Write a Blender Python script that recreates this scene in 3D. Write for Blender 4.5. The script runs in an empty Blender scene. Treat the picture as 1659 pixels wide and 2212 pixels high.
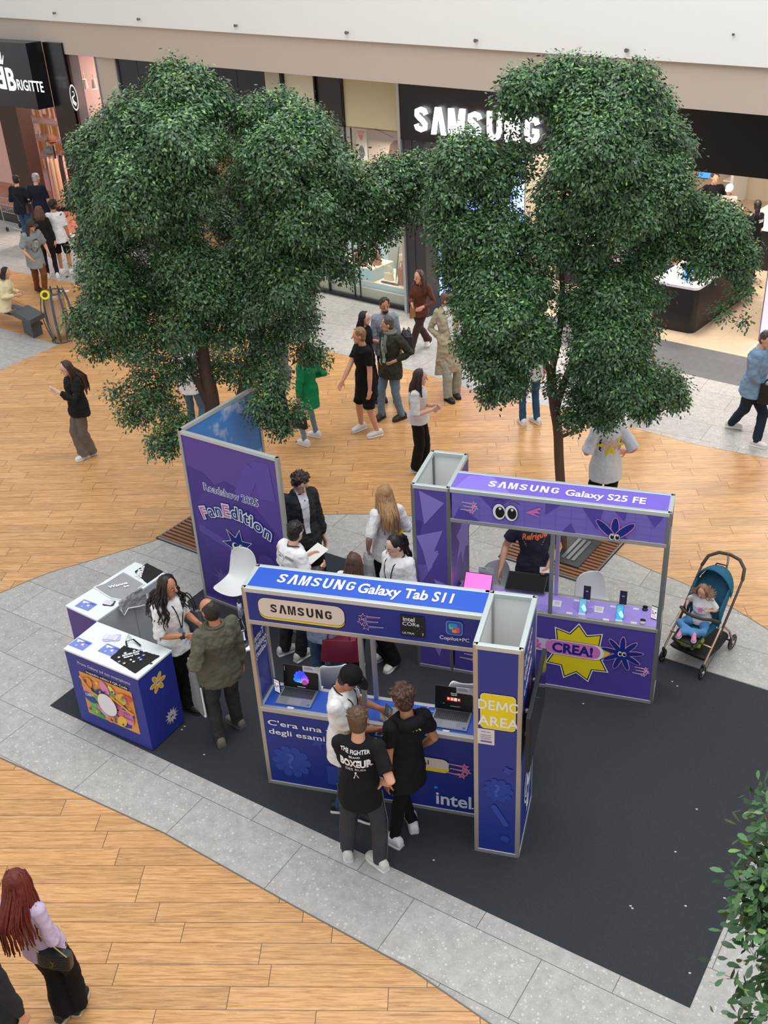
import bpy, bmesh, math, random
import numpy as np
from mathutils import Vector, Matrix
from mathutils.bvhtree import BVHTree
random.seed(7); rng=np.random.default_rng(7)
C=bpy.context.scene.collection; SC=bpy.context.scene
# ---------------------------------------------------------------- camera
FPX=2270.8; CAM=np.array([3.4041,-6.7978,7.3468]); YAW,PIT,ROL=.2972,.5289,-.0568
def _axes():
    cy,sy=math.cos(YAW),math.sin(YAW);cp,sp=math.cos(PIT),math.sin(PIT)
    f=np.array([-sy*cp,cy*cp,-sp]);r=np.array([cy,sy,0.]);u=np.cross(r,f)
    cr,sr=math.cos(ROL),math.sin(ROL)
    return cr*r+sr*u,-sr*r+cr*u,f
RX,UY,FZ=_axes()
cd=bpy.data.cameras.new('camera');cam=bpy.data.objects.new('camera',cd);C.objects.link(cam)
cd.sensor_fit='HORIZONTAL';cd.sensor_width=36.;cd.lens=FPX/1659*36;cd.clip_start=.1;cd.clip_end=200
M=Matrix.Identity(4)
for i in range(3):
    M[i][0]=RX[i];M[i][1]=UY[i];M[i][2]=-FZ[i];M[i][3]=CAM[i]
cam.matrix_world=M;SC.camera=cam
SC.view_settings.view_transform='Standard';SC.view_settings.look='None';SC.view_settings.gamma=1
SC.view_settings.use_curve_mapping=False;SC.view_settings.exposure=0.22
# ---------------------------------------------------------------- light: daylight through the mall's glass roof
w=bpy.data.worlds.new('world');SC.world=w;w.use_nodes=True
w.node_tree.nodes['Background'].inputs[0].default_value=(.93,.97,1,1);w.node_tree.nodes['Background'].inputs[1].default_value=.70
def area(name,loc,size,power,col=(1,1,1),rot=(0,0,0),sy=None):
    l=bpy.data.lights.new(name,'AREA');l.energy=power;l.color=col;l.size=size
    if sy: l.shape='RECTANGLE';l.size_y=sy
    o=bpy.data.objects.new(name,l);o.location=loc;o.rotation_euler=rot;C.objects.link(o);return o
area('skylight',(1.5,3,16),12,1650,(1,.985,.96),(math.radians(4),math.radians(-6),.2),16)
# ---------------------------------------------------------------- pixel helpers (camera ray -> world point)
def ray(px,py):return FZ+RX*(px-829.5)/FPX-UY*(py-1106)/FPX
def fl(px,py,z=0.):
    d=ray(px,py);return CAM+(z-CAM[2])/d[2]*d
def onpl(px,py,A,n):
    d=ray(px,py);return CAM+((np.array(A,float)-CAM)@np.array(n,float))/(d@np.array(n,float))*d
def V(*a):return np.array(a,float)
def nrm(v):
    v=np.asarray(v,float);l=np.linalg.norm(v);return v/l if l>1e-9 else v
HF=nrm(V(-math.sin(YAW),math.cos(YAW),0));HR=V(math.cos(YAW),math.sin(YAW),0)
def facing(deg):
    a=math.radians(deg);return nrm(-HF*math.cos(a)+HR*math.sin(a))
# ---------------------------------------------------------------- materials
def lin(c):
    return tuple((x/255/12.92 if x/255<=.04045 else ((x/255+.055)/1.055)**2.4) for x in c)+(1,)
_m={}
def mat(name,rgb,rough=.6,metal=0.,bump=0.,bscale=60.,var=0.,vscale=8.,spec=None,emit=0.,ecol=None,island=0.,alpha=1.,trans=0.,stretch=None,weave=False):
    if name in _m:return _m[name]
    m=bpy.data.materials.new(name);m.use_nodes=True;nt=m.node_tree;b=nt.nodes['Principled BSDF'];_m[name]=m
    c=lin(rgb);b.inputs['Base Color'].default_value=c;b.inputs['Roughness'].default_value=rough;b.inputs['Metallic'].default_value=metal
    if spec is not None:b.inputs['Specular IOR Level'].default_value=spec
    if trans:b.inputs['Transmission Weight'].default_value=trans
    if alpha<1:b.inputs['Alpha'].default_value=alpha
    if emit:
        b.inputs['Emission Color'].default_value=lin(ecol or rgb);b.inputs['Emission Strength'].default_value=emit
    N=nt.nodes.new;L=nt.links.new
    def co():
        t=N('ShaderNodeTexCoord').outputs['Object']
        if stretch:
            mp=N('ShaderNodeMapping');mp.inputs['Scale'].default_value=stretch;L(t,mp.inputs[0]);return mp.outputs[0]
        return t
    if var or island:
        mx=N('ShaderNodeMix');mx.data_type='RGBA';mx.inputs[6].default_value=tuple(x*(1-(var or island)) for x in c[:3])+(1,);mx.inputs[7].default_value=tuple(min(1,x*(1+(var or island))) for x in c[:3])+(1,)
        if island: g=N('ShaderNodeNewGeometry').outputs['Random Per Island']
        else:
            n=N('ShaderNodeTexNoise');n.inputs['Scale'].default_value=vscale;n.inputs['Detail'].default_value=4;L(co(),n.inputs[0]);g=n.outputs[0]
        L(g,mx.inputs[0]);L(mx.outputs[2],b.inputs['Base Color'])
    if bump:
        n=N('ShaderNodeTexNoise');n.inputs['Scale'].default_value=bscale;n.inputs['Detail'].default_value=3;L(co(),n.inputs[0])
        bp=N('ShaderNodeBump');bp.inputs['Strength'].default_value=bump;bp.inputs['Distance'].default_value=.01;L(n.outputs[0],bp.inputs['Height']);L(bp.outputs[0],b.inputs['Normal'])
    return m
def cloth(rgb,name=None,rough=.85,bump=.7):
    return mat(name or 'cloth_%d_%d_%d'%tuple(rgb),rgb,rough,bump=bump,bscale=18,var=.10,vscale=10,spec=.25)
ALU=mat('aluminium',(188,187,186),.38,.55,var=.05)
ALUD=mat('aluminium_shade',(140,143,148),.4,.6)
WHITE=mat('white_plastic',(236,237,238),.35)
BLACK=mat('black_plastic',(22,23,25),.4)
# ---------------------------------------------------------------- mesh builder
class MB:
    def __init__(s):s.v=[];s.f=[];s.m=[];s.n=0
    def add(s,v,f,mi=0):
        v=np.asarray(v,float).reshape(-1,3);s.v.append(v);o=s.n
        for q in f:s.f.append([i+o for i in q]);s.m.append(mi)
        s.n+=len(v)
    def box(s,c,h,ax=None,mi=0):
        ax=ax if ax is not None else np.eye(3);c=np.asarray(c,float)
        P=[c+ax[0]*h[0]*i+ax[1]*h[1]*j+ax[2]*h[2]*k for i in(-1,1) for j in(-1,1) for k in(-1,1)]
        s.add(P,[(0,1,3,2),(4,6,7,5),(0,4,5,1),(2,3,7,6),(0,2,6,4),(1,5,7,3)],mi)
    def bx(s,a,b,mi=0):
        a=np.asarray(a,float);b=np.asarray(b,float);s.box((a+b)/2,np.abs(b-a)/2,None,mi)
    def loft(s,secs,n=16,mi=0,cap=True,p=2.):
        rings=[]
        for c,a,b in secs:
            t=np.linspace(0,2*np.pi,n,endpoint=False);ct,st=np.cos(t),np.sin(t)
            ct=np.sign(ct)*np.abs(ct)**(2/p);st=np.sign(st)*np.abs(st)**(2/p)
            rings.append(np.asarray(c)+ct[:,None]*a+st[:,None]*b)
        v=np.concatenate(rings);f=[]
        for k in range(len(secs)-1):
            for i in range(n):
                j=(i+1)%n;f.append((k*n+i,k*n+j,(k+1)*n+j,(k+1)*n+i))
        if cap:
            f.append(tuple(range(n-1,-1,-1)));f.append(tuple((len(secs)-1)*n+i for i in range(n)))
        s.add(v,f,mi)
    def tube(s,pts,r,n=10,mi=0,rnd=True,flat=None,flatdir=None):
        P=[np.asarray(p,float) for p in pts];k=len(P)
        if np.isscalar(r):r=[r]*k
        r=list(r)
        if rnd:
            d0=nrm(P[0]-P[1]);d1=nrm(P[-1]-P[-2])
            P=[P[0]+d0*r[0]*.95,P[0]+d0*r[0]*.6]+P+[P[-1]+d1*r[-1]*.6,P[-1]+d1*r[-1]*.95]
            r=[r[0]*.3,r[0]*.8]+r+[r[-1]*.8,r[-1]*.3];k=len(P)
        secs=[];t0=nrm(P[1]-P[0]);up=V(0,0,1) if abs(t0[2])<.9 else V(1,0,0)
        if flatdir is not None:up=np.asarray(flatdir,float)
        a=nrm(np.cross(up,t0))
        for i in range(k):
            t=nrm(P[min(i+1,k-1)]-P[max(i-1,0)]);a=nrm(a-t*(a@t));b=np.cross(t,a)
            secs.append((P[i],a*r[i],b*r[i]*(flat or 1)))
        s.loft(secs,n,mi)
    def ell(s,c,a,b,d,n=14,m=9,mi=0):
        c=np.asarray(c,float);a,b,d=[np.asarray(x,float) for x in(a,b,d)]
        secs=[]
        for i in range(m+1):
            th=np.pi*(i+.15)/(m+.3);secs.append((c-d*np.cos(th),a*np.sin(th),b*np.sin(th)))
        s.loft(secs,n,mi)
    def sph(s,c,r,n=12,m=8,mi=0):s.ell(c,V(r,0,0),V(0,r,0),V(0,0,r),n,m,mi)
    def prism(s,pts,d,mi=0):
        P=np.asarray(pts,float);k=len(P);v=np.concatenate([P,P+np.asarray(d,float)])
        f=[tuple(range(k-1,-1,-1)),tuple(range(k,2*k))]+[(i,(i+1)%k,k+(i+1)%k,k+i) for i in range(k)]
        s.add(v,f,mi)
    def mesh(s,name):
        me=bpy.data.meshes.new(name)
        if s.v: me.from_pydata(np.concatenate(s.v).tolist(),[],s.f)
        return me
def setprops(o,label=None,cat=None,group=None,kind=None):
    if label:o['label']=label
    if cat:o['category']=cat
    if group:o['group']=group
    if kind:o['kind']=kind
    return o
def obj(name,mb,mats,parent=None,smooth=False,fixn=True,bevel=0,rebase=True,**kw):
    me=mb.mesh(name) if isinstance(mb,MB) else mb
    mats=mats if isinstance(mats,(list,tuple)) else [mats]
    for m in mats:me.materials.append(m)
    if isinstance(mb,MB) and len(mats)>1:me.polygons.foreach_set('material_index',mb.m)
    if isinstance(mb,MB) and fixn and len(me.polygons)<30000:
        bm=bmesh.new();bm.from_mesh(me);bmesh.ops.recalc_face_normals(bm,faces=bm.faces);bm.to_mesh(me);bm.free()
    if smooth:
        me.polygons.foreach_set('use_smooth',[True]*len(me.polygons))
    o=bpy.data.objects.new(name,me);C.objects.link(o)
    if parent is not None:
        o.parent=parent;pl=parent_world(parent);o.matrix_parent_inverse=Matrix.Translation(pl).inverted()
    else:
        # put the origin at the base of the thing
        if len(me.vertices) and rebase:
            co=np.empty(len(me.vertices)*3);me.vertices.foreach_get('co',co);co=co.reshape(-1,3)
            b=V((co[:,0].min()+co[:,0].max())/2,(co[:,1].min()+co[:,1].max())/2,co[:,2].min())
            me.vertices.foreach_set('co',(co-b).ravel());o.location=b
    if bevel:
        md=o.modifiers.new('b','BEVEL');md.width=bevel;md.segments=2;md.limit_method='ANGLE'
    setprops(o,**kw);return o
def parent_world(p):
    l=Vector(p.location)
    while p.parent is not None:
        break
    return l if p.parent is None else ZERO
ZERO=Vector((0,0,0))
def thing(name,loc,label,cat,group=None):
    o=bpy.data.objects.new(name,None);o.empty_display_size=.1;C.objects.link(o);o.location=tuple(loc);setprops(o,label,cat,group);return o
# children's meshes are written in world coordinates: parts of a moved Empty get an inverse matrix, sub-parts inherit identity
def remesh(mb,vox,smooth=2,name='m',disp=0.,dscale=.25):
    me=mb.mesh(name);o=bpy.data.objects.new(name,me);C.objects.link(o)
    r=o.modifiers.new('r','REMESH');r.mode='VOXEL';r.voxel_size=vox;r.use_smooth_shade=True
    if smooth:
        sm=o.modifiers.new('s','SMOOTH');sm.factor=.5;sm.iterations=smooth
    if disp:
        tx=_tex(dscale);d=o.modifiers.new('d','DISPLACE');d.texture=tx;d.strength=disp;d.mid_level=.5;d.texture_coords='GLOBAL'
    dg=bpy.context.evaluated_depsgraph_get();ev=o.evaluated_get(dg)
    out=bpy.data.meshes.new_from_object(ev,depsgraph=dg);out.name=name
    bpy.data.objects.remove(o);bpy.data.meshes.remove(me)
    out.polygons.foreach_set('use_smooth',[True]*len(out.polygons));return out
_t={}
def _tex(sc):
    if sc not in _t:
        t=bpy.data.textures.new('folds','CLOUDS');t.noise_scale=sc;t.noise_depth=2;_t[sc]=t
    return _t[sc]
# ---------------------------------------------------------------- flat prints and lettering
class Frame:
    def __init__(s,o,ux,uz,n=None,conform=None):
        s.o=np.asarray(o,float);s.ux=nrm(ux);s.uz=nrm(uz);s.n=nrm(n if n is not None else np.cross(s.ux,s.uz));s.bvh=conform
    def p(s,x,z,lay=0):
        q=s.o+s.ux*x+s.uz*z
        if s.bvh is not None:
            h=s.bvh.ray_cast(Vector(q+s.n*.35),Vector(-s.n),.9)
            if h[0] is not None:return np.array(h[0])+s.n*(.004+lay*.0012)
        return q+s.n*(.0015+lay*.0009)
class Art:
    """prints of one panel gathered into one mesh with several inks"""
    def __init__(s,fr):s.fr=fr;s.mb=MB();s.mats=[];s.lay=0
    def mi(s,m):
        if m not in s.mats:s.mats.append(m)
        return s.mats.index(m)
    def poly(s,pts,m,lay=None):
        s.lay+=1;l=s.lay*.35 if lay is None else lay
        s.mb.add([s.fr.p(x,z,l) for x,z in pts],[tuple(range(len(pts)))],s.mi(m))
    def tri(s,v2,faces,m,lay=None):
        s.lay+=1;l=s.lay*.35 if lay is None else lay
        s.mb.add([s.fr.p(x,z,l) for x,z in v2],faces,s.mi(m))
    def circle(s,x,z,r,m,rz=None,n=24,rot=0.):
        rz=rz or r;s.poly([(x+r*math.cos(t)*math.cos(rot)-rz*math.sin(t)*math.sin(rot),z+r*math.cos(t)*math.sin(rot)+rz*math.sin(t)*math.cos(rot)) for t in np.linspace(0,2*math.pi,n,endpoint=False)],m)
    def rrect(s,x0,z0,x1,z1,r,m,rot=0.):
        P=[]
        for cx,cz,a in((x1-r,z1-r,0),(x0+r,z1-r,90),(x0+r,z0+r,180),(x1-r,z0+r,270)):
            for k in range(6):
                t=math.radians(a+k*18);P.append((cx+r*math.cos(t),cz+r*math.sin(t)))
        if rot:
            mx,mz=(x0+x1)/2,(z0+z1)/2;c,q=math.cos(rot),math.sin(rot)
            P=[(mx+(a-mx)*c-(b-mz)*q,mz+(a-mx)*q+(b-mz)*c) for a,b in P]
        s.poly(P,m)
    def star(s,x,z,r1,r2,n,m,rot=0.,sx=1.):
        P=[]
        for k in range(2*n):
            t=rot+math.pi*k/n;r=r1 if k%2==0 else r2;P.append((x+sx*r*math.cos(t),z+r*math.sin(t)))
        c=(x,z);pts=[c]+P
        s.tri(pts,[(0,1+k,1+(k+1)%(2*n)) for k in range(2*n)],m)
    def strip(s,pts,w,m):
        P=[np.array(q,float) for q in pts];v=[];f=[]
        for i,q in enumerate(P):
            t=P[min(i+1,len(P)-1)]-P[max(i-1,0)];t=t/ (np.linalg.norm(t)+1e-9);n=V(-t[1],t[0]);ww=w[i] if isinstance(w,(list,tuple)) else w
            v+= [tuple(q+n*ww/2),tuple(q-n*ww/2)]
        f=[(2*i,2*i+1,2*i+3,2*i+2) for i in range(len(P)-1)];s.tri(v,f,m)
    def text(s,body,x,z,h,m,bold=0.,sx=1.,align='CENTER',rot=0.,space=1.,shear=0.,width=None):
        v,f=glyphs(body,bold,space,shear,align)
        if not len(v):return
        v=np.array(v);v[:,0]*=h*sx/.7;v[:,1]*=h/.7
        if width:
            v[:,0]*=width/(v[:,0].max()-v[:,0].min())
        if rot:
            c,q=math.cos(rot),math.sin(rot);v=np.stack([v[:,0]*c-v[:,1]*q,v[:,0]*q+v[:,1]*c],1)
        s.tri([(x+a,z+b) for a,b in v],f,m)
    def flower(s,x,z,r,n,w,m,rot=0.,edge=None,ew=.0):
        for k in range(n):
            t=rot+2*math.pi*k/n
            if edge:s.circle(x+r*.52*math.cos(t),z+r*.52*math.sin(t),r*.5+ew,edge,w+ew,n=14,rot=t)
        for k in range(n):
            t=rot+2*math.pi*k/n;s.circle(x+r*.52*math.cos(t),z+r*.52*math.sin(t),r*.5,m,w,n=14,rot=t)
    def done(s,name,parent,**kw):
        return obj(name,s.mb,s.mats,parent,fixn=False,**kw) if s.mb.n else None
_g={}
def glyphs(body,bold=0.,space=1.,shear=0.,align='CENTER'):
    k=(body,bold,space,shear,align)
    if k in _g:return _g[k]
    c=bpy.data.curves.new('t','FONT');c.body=body;c.offset=bold;c.space_character=space;c.shear=shear;c.align_x=align;c.resolution_u=3
    o=bpy.data.objects.new('t',c);C.objects.link(o);dg=bpy.context.evaluated_depsgraph_get();me=bpy.data.meshes.new_from_object(o.evaluated_get(dg),depsgraph=dg)
    v=[(q.co.x,q.co.y) for q in me.vertices];f=[tuple(q.vertices) for q in me.polygons]
    bpy.data.objects.remove(o);bpy.data.curves.remove(c);bpy.data.meshes.remove(me);_g[k]=(v,f);return v,f
def wordmark(art,x,z,width,h,m,bold=.05):
    """SAMSUNG set wide and bold, its A without a bar"""
    W=width/7.35
    for k,ch in enumerate('SAMSUNG'):
        cx=x-width/2+W*(.5+k*1.055);w_=W*.86
        if ch=='A':
            a=w_/2;t=w_*.30
            art.tri([(cx-a,z),(cx-a+t,z),(cx,z+h*.80),(cx,z+h),(cx+a-t,z),(cx+a,z),(cx-t*.62,z+h),(cx+t*.62,z+h)],[(0,1,2,6),(2,3,6),(2,4,5,7),(2,7,3)],m)
        elif ch=='M':
            a=w_*.52;t=w_*.22
            art.tri([(cx-a,z),(cx-a+t,z),(cx-a+t,z+h*.8),(cx-t*.5,z),(cx+t*.5,z),(cx+a-t,z+h*.8),(cx+a-t,z),(cx+a,z),(cx+a,z+h),(cx+a-t*1.6,z+h),(cx,z+h*.28),(cx-a+t*1.6,z+h),(cx-a,z+h)],[(0,1,2,12),(2,11,12),(2,3,10,11),(3,4,10),(4,5,9,10),(5,9,8),(5,6,7,8)],m)
        elif ch=='U':
            a=w_*.46;t=w_*.27;P=[];n=8
            for i in range(n+1):
                q=math.pi+math.pi*i/n;P.append((cx+a*math.cos(q),z+h*.38+h*.40*math.sin(q),cx+(a-t)*math.cos(q),z+h*.38+h*.22*math.sin(q)))
            v=[(cx-a,z+h),(cx-a+t,z+h)]+[c for q in P for c in((q[0],q[1]),(q[2],q[3]))]+[(cx+a,z+h),(cx+a-t,z+h)]
            art.tri(v,[(2*i,2*i+1,2*i+3,2*i+2) for i in range(n+2)],m)
        elif ch=='N':
            a=w_*.46;t=w_*.27
            art.tri([(cx-a,z),(cx-a+t*.9,z),(cx-a+t*.9,z+h*.62),(cx+a-t*1.15,z),(cx+a,z),(cx+a,z+h),(cx+a-t*.9,z+h),(cx+a-t*.9,z+h*.38),(cx-a+t*1.15,z+h),(cx-a,z+h)],[(0,1,2,9),(2,8,9),(2,3,7,8),(3,4,7),(4,5,6,7)],m)
        else:
            n=22;a=w_*.45;hh=h/2;t=w_*.27
            if ch=='S':
                pts=[(a*.78,h*.70),(a*.60,h*.83),(0,h*.87),(-a*.62,h*.80),(-a*.66,h*.66),(-a*.3,h*.57),(a*.25,h*.46),(a*.66,h*.34),(a*.62,h*.19),(0,h*.12),(-a*.64,h*.18),(-a*.78,h*.31)]
            else:
                pts=[(a*.74,h*.70),(a*.55,h*.83),(0,h*.87),(-a*.58,h*.80),(-a*.7,h*.6),(-a*.7,h*.4),(-a*.58,h*.2),(0,h*.12),(a*.5,h*.17),(a*.68,h*.30),(a*.68,h*.46),(a*.10,h*.46)]
            art.strip([(cx+p,z+q) for p,q in pts],[t*.98]*len(pts),m)
def ink(rgb):return mat('ink_%d_%d_%d'%tuple(rgb),rgb,.5,spec=.3)
def planeart(parent,o,ux,uz,n=None):return Art(Frame(o,ux,uz,n))
# ---------------------------------------------------------------- floors
def nodes(m):
    nt=m.node_tree;return nt,nt.nodes['Principled BSDF'],nt.nodes.new,nt.links.new
def mth(nt,op,a,b=None,c=None):
    n=nt.nodes.new('ShaderNodeMath');n.operation=op
    for i,x in enumerate((a,b,c)):
        if x is None:continue
        if isinstance(x,(int,float)):n.inputs[i].default_value=x
        else:nt.links.new(x,n.inputs[i])
    return n.outputs[0]
def planks(name,c1,c2,seam,ang,pw,pl,rough,grain=1.):
    m=bpy.data.materials.new(name);m.use_nodes=True;nt,b,N,L=nodes(m)
    tc=N('ShaderNodeTexCoord').outputs['Object'];mp=N('ShaderNodeMapping');mp.vector_type='TEXTURE';mp.inputs['Rotation'].default_value=(0,0,ang);L(tc,mp.inputs[0])
    sp=N('ShaderNodeSeparateXYZ');L(mp.outputs[0],sp.inputs[0]);x,y=sp.outputs[0],sp.outputs[1]
    v=mth(nt,'DIVIDE',y,pw);row=mth(nt,'FLOOR',v);fv=mth(nt,'SUBTRACT',v,row)
    wn=N('ShaderNodeTexWhiteNoise');wn.noise_dimensions='1D';L(row,wn.inputs['W'])
    u=mth(nt,'ADD',mth(nt,'DIVIDE',x,pl),mth(nt,'MULTIPLY',wn.outputs[0],7.3));cell=mth(nt,'FLOOR',u);fu=mth(nt,'SUBTRACT',u,cell)
    s1=mth(nt,'LESS_THAN',fv,.005/pw);s2=mth(nt,'LESS_THAN',fu,.006/pl);se=mth(nt,'MAXIMUM',s1,s2)
    w2=N('ShaderNodeTexWhiteNoise');w2.noise_dimensions='2D';cb=N('ShaderNodeCombineXYZ');L(row,cb.inputs[0]);L(cell,cb.inputs[1]);L(cb.outputs[0],w2.inputs[0])
    # grain: stretched noise, its phase shifted per plank
    g=N('ShaderNodeCombineXYZ');L(mth(nt,'ADD',mth(nt,'MULTIPLY',x,1.9),mth(nt,'MULTIPLY',w2.outputs[0],40)),g.inputs[0]);L(mth(nt,'MULTIPLY',y,34),g.inputs[1]);L(mth(nt,'MULTIPLY',w2.outputs[0],9),g.inputs[2])
    n1=N('ShaderNodeTexNoise');n1.inputs['Scale'].default_value=1.6;n1.inputs['Detail'].default_value=6;n1.inputs['Roughness'].default_value=.62;n1.inputs['Distortion'].default_value=1.1;L(g.outputs[0],n1.inputs[0])
    rp=N('ShaderNodeValToRGB');rp.color_ramp.elements[0].position=.34;rp.color_ramp.elements[1].position=.60
    rp.color_ramp.elements[0].color=lin([a*.86 for a in c2]);rp.color_ramp.elements[1].color=lin(c1);L(n1.outputs[0],rp.inputs[0])
    tn=N('ShaderNodeMix');tn.data_type='RGBA';tn.blend_type='MULTIPLY';tn.inputs[0].default_value=1;L(rp.outputs[0],tn.inputs[6])
    gr=N('ShaderNodeMapRange');gr.inputs[3].default_value=.86;gr.inputs[4].default_value=1.06;L(w2.outputs[0],gr.inputs[0]);L(gr.outputs[0],tn.inputs[7])
    sm=N('ShaderNodeMix');sm.data_type='RGBA';L(se,sm.inputs[0]);L(tn.outputs[2],sm.inputs[6]);sm.inputs[7].default_value=lin(seam);L(sm.outputs[2],b.inputs['Base Color'])
    b.inputs['Roughness'].default_value=rough;b.inputs['Specular IOR Level'].default_value=.4
    return m
def tiles(name,base,dark,light,seam,ang,tw,th,ox,oy,rough,flake=1.):
    m=bpy.data.materials.new(name);m.use_nodes=True;nt,b,N,L=nodes(m)
    tc=N('ShaderNodeTexCoord').outputs['Object'];mp=N('ShaderNodeMapping');mp.vector_type='TEXTURE';mp.inputs['Rotation'].default_value=(0,0,ang);L(tc,mp.inputs[0])
    sp=N('ShaderNodeSeparateXYZ');L(mp.outputs[0],sp.inputs[0]);x,y=sp.outputs[0],sp.outputs[1]
    v=mth(nt,'DIVIDE',mth(nt,'SUBTRACT',y,oy),th);row=mth(nt,'FLOOR',v);fv=mth(nt,'SUBTRACT',v,row)
    u=mth(nt,'ADD',mth(nt,'DIVIDE',mth(nt,'SUBTRACT',x,ox),tw),mth(nt,'MULTIPLY',mth(nt,'MODULO',mth(nt,'ABSOLUTE',row),2.),.5));cell=mth(nt,'FLOOR',u);fu=mth(nt,'SUBTRACT',u,cell)
    se=mth(nt,'MAXIMUM',mth(nt,'LESS_THAN',fv,.006/th),mth(nt,'LESS_THAN',fu,.006/tw))
    w2=N('ShaderNodeTexWhiteNoise');w2.noise_dimensions='2D';cb=N('ShaderNodeCombineXYZ');L(row,cb.inputs[0]);L(cell,cb.inputs[1]);L(cb.outputs[0],w2.inputs[0])
    n1=N('ShaderNodeTexNoise');n1.inputs['Scale'].default_value=9;n1.inputs['Detail'].default_value=9;n1.inputs['Roughness'].default_value=.75;L(mp.outputs[0],n1.inputs[0])
    rp=N('ShaderNodeValToRGB');rp.color_ramp.elements[0].position=.32;rp.color_ramp.elements[1].position=.68;rp.color_ramp.elements[0].color=lin(dark);rp.color_ramp.elements[1].color=lin(base);L(n1.outputs[0],rp.inputs[0])
    vo=N('ShaderNodeTexVoronoi');vo.inputs['Scale'].default_value=24;vo.inputs['Randomness'].default_value=1.;L(mp.outputs[0],vo.inputs[0])
    vn=N('ShaderNodeSeparateColor');L(vo.outputs['Color'],vn.inputs[0])
    fk=mth(nt,'MULTIPLY',mth(nt,'LESS_THAN',vo.outputs['Distance'],mth(nt,'MULTIPLY',vn.outputs[1],.34)),mth(nt,'LESS_THAN',vn.outputs[0],.62))
    m1=N('ShaderNodeMix');m1.data_type='RGBA';L(mth(nt,'MULTIPLY',fk,.5*flake),m1.inputs[0]);L(rp.outputs[0],m1.inputs[6]);m1.inputs[7].default_value=lin(light)
    vo2=N('ShaderNodeTexVoronoi');vo2.inputs['Scale'].default_value=48;L(mp.outputs[0],vo2.inputs[0]);vc=N('ShaderNodeSeparateColor');L(vo2.outputs['Color'],vc.inputs[0])
    f2=mth(nt,'MULTIPLY',mth(nt,'LESS_THAN',vo2.outputs['Distance'],mth(nt,'MULTIPLY',vc.outputs[1],.42)),mth(nt,'LESS_THAN',vc.outputs[0],.4))
    m0=N('ShaderNodeMix');m0.data_type='RGBA';L(mth(nt,'MULTIPLY',f2,.45*flake),m0.inputs[0]);L(rp.outputs[0],m0.inputs[6]);m0.inputs[7].default_value=lin(light);L(m0.outputs[2],m1.inputs[6])
    tn=N('ShaderNodeMix');tn.data_type='RGBA';tn.blend_type='MULTIPLY';tn.inputs[0].default_value=1;L(m1.outputs[2],tn.inputs[6])
    gr=N('ShaderNodeMapRange');gr.inputs[3].default_value=.93;gr.inputs[4].default_value=1.05;L(w2.outputs[0],gr.inputs[0]);L(gr.outputs[0],tn.inputs[7])
    sm=N('ShaderNodeMix');sm.data_type='RGBA';L(se,sm.inputs[0]);L(tn.outputs[2],sm.inputs[6]);sm.inputs[7].default_value=lin(seam);L(sm.outputs[2],b.inputs['Base Color'])
    b.inputs['Roughness'].default_value=rough;b.inputs['Specular IOR Level'].default_value=.35
    return m
WOOD=planks('oak_floor',(224,172,116),(204,146,88),(96,66,42),math.atan(.2313),.2,1.25,.36)
STONE=tiles('terrazzo_stone',(192,189,184),(160,158,154),(226,224,220),(96,95,93),math.atan(-.305),1.178,.589,.15,-.463+.003,.5)
SHOPF=tiles('shop_floor_tile',(212,190,164),(198,174,146),(220,202,178),(170,150,128),math.atan(-.44),1.2,.6,0,0,.35,.2)
DARKT=tiles('dark_threshold_tile',(104,104,106),(90,90,93),(112,112,114),(78,78,80),math.atan(-.44),1.2,.6,.3,.1,.45,.2)
def slab(name,pts,z0,z1,m,**kw):
    mb=MB();mb.prism([(x,y,z0) for x,y in pts],(0,0,z1-z0));return obj(name,mb,m,None,rebase=False,**kw)
def pix(*q):return [tuple(fl(x,y)[:2]) for x,y in q]
slab('floor',[(-40,-14),(14,-14),(14,34),(-40,34)],-.1,0,WOOD,kind='structure')
def curve(P,n=6):
    P=[V(*p) for p in P];o=[]
    for i in range(len(P)-1):
        a,b,c,d=P[max(i-1,0)],P[i],P[i+1],P[min(i+2,len(P)-1)]
        for k in range(n):
            t=k/n;o.append(.5*((2*b)+(c-a)*t+(2*a-5*b+4*c-d)*t*t+(3*b-a-3*c+d)*t**3))
    o.append(P[-1]);return [tuple(q) for q in o]
# the plaza of grey stone around the stands
rear=curve(pix((0,1282),(100,1240),(200,1210),(330,1170),(420,1140),(520,1124),(620,1115),(740,1111),(860,1113),(1000,1124),(1120,1140),(1230,1160),(1327,1196),(1405,1231),(1489,1266),(1583,1314),(1659,1361)),4)
front=pix((0,1637),(355,1800),(640,1960),(890,2095),(1060,2212))
lft=curve([rear[0],(-5.35,1.6),(-5.3,.9),(-4.6,.45),(-3.6,.05),front[0]],4)
fr2=curve([front[-1],(3.7,-2.45),(5.2,-3.2),(6.8,-3.2),(8.4,-1.5),(8.6,.4),(7.4,2.),(6.,2.9),rear[-1]],4)
slab('floor',(rear[::-1]+lft[1:-1]+front+fr2[1:-1]),.0,.003,STONE,kind='structure')
tr=MB();edge=[V(x,y,.003) for x,y in (rear[::-1]+lft[1:-1]+front+fr2[1:-1])];edge.append(edge[0])
for a,b in zip(edge[:-1],edge[1:]):
    t=nrm(b-a);n=V(-t[1],t[0],0)
    if np.linalg.norm(b-a)>1e-4:tr.box((a+b)/2,(np.linalg.norm(b-a)/2,.006,.0015),(t,n,V(0,0,1)))
obj('trim_1',tr,mat('edge_strip',(112,110,106),.5,.3),None,rebase=False,kind='structure')
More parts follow.
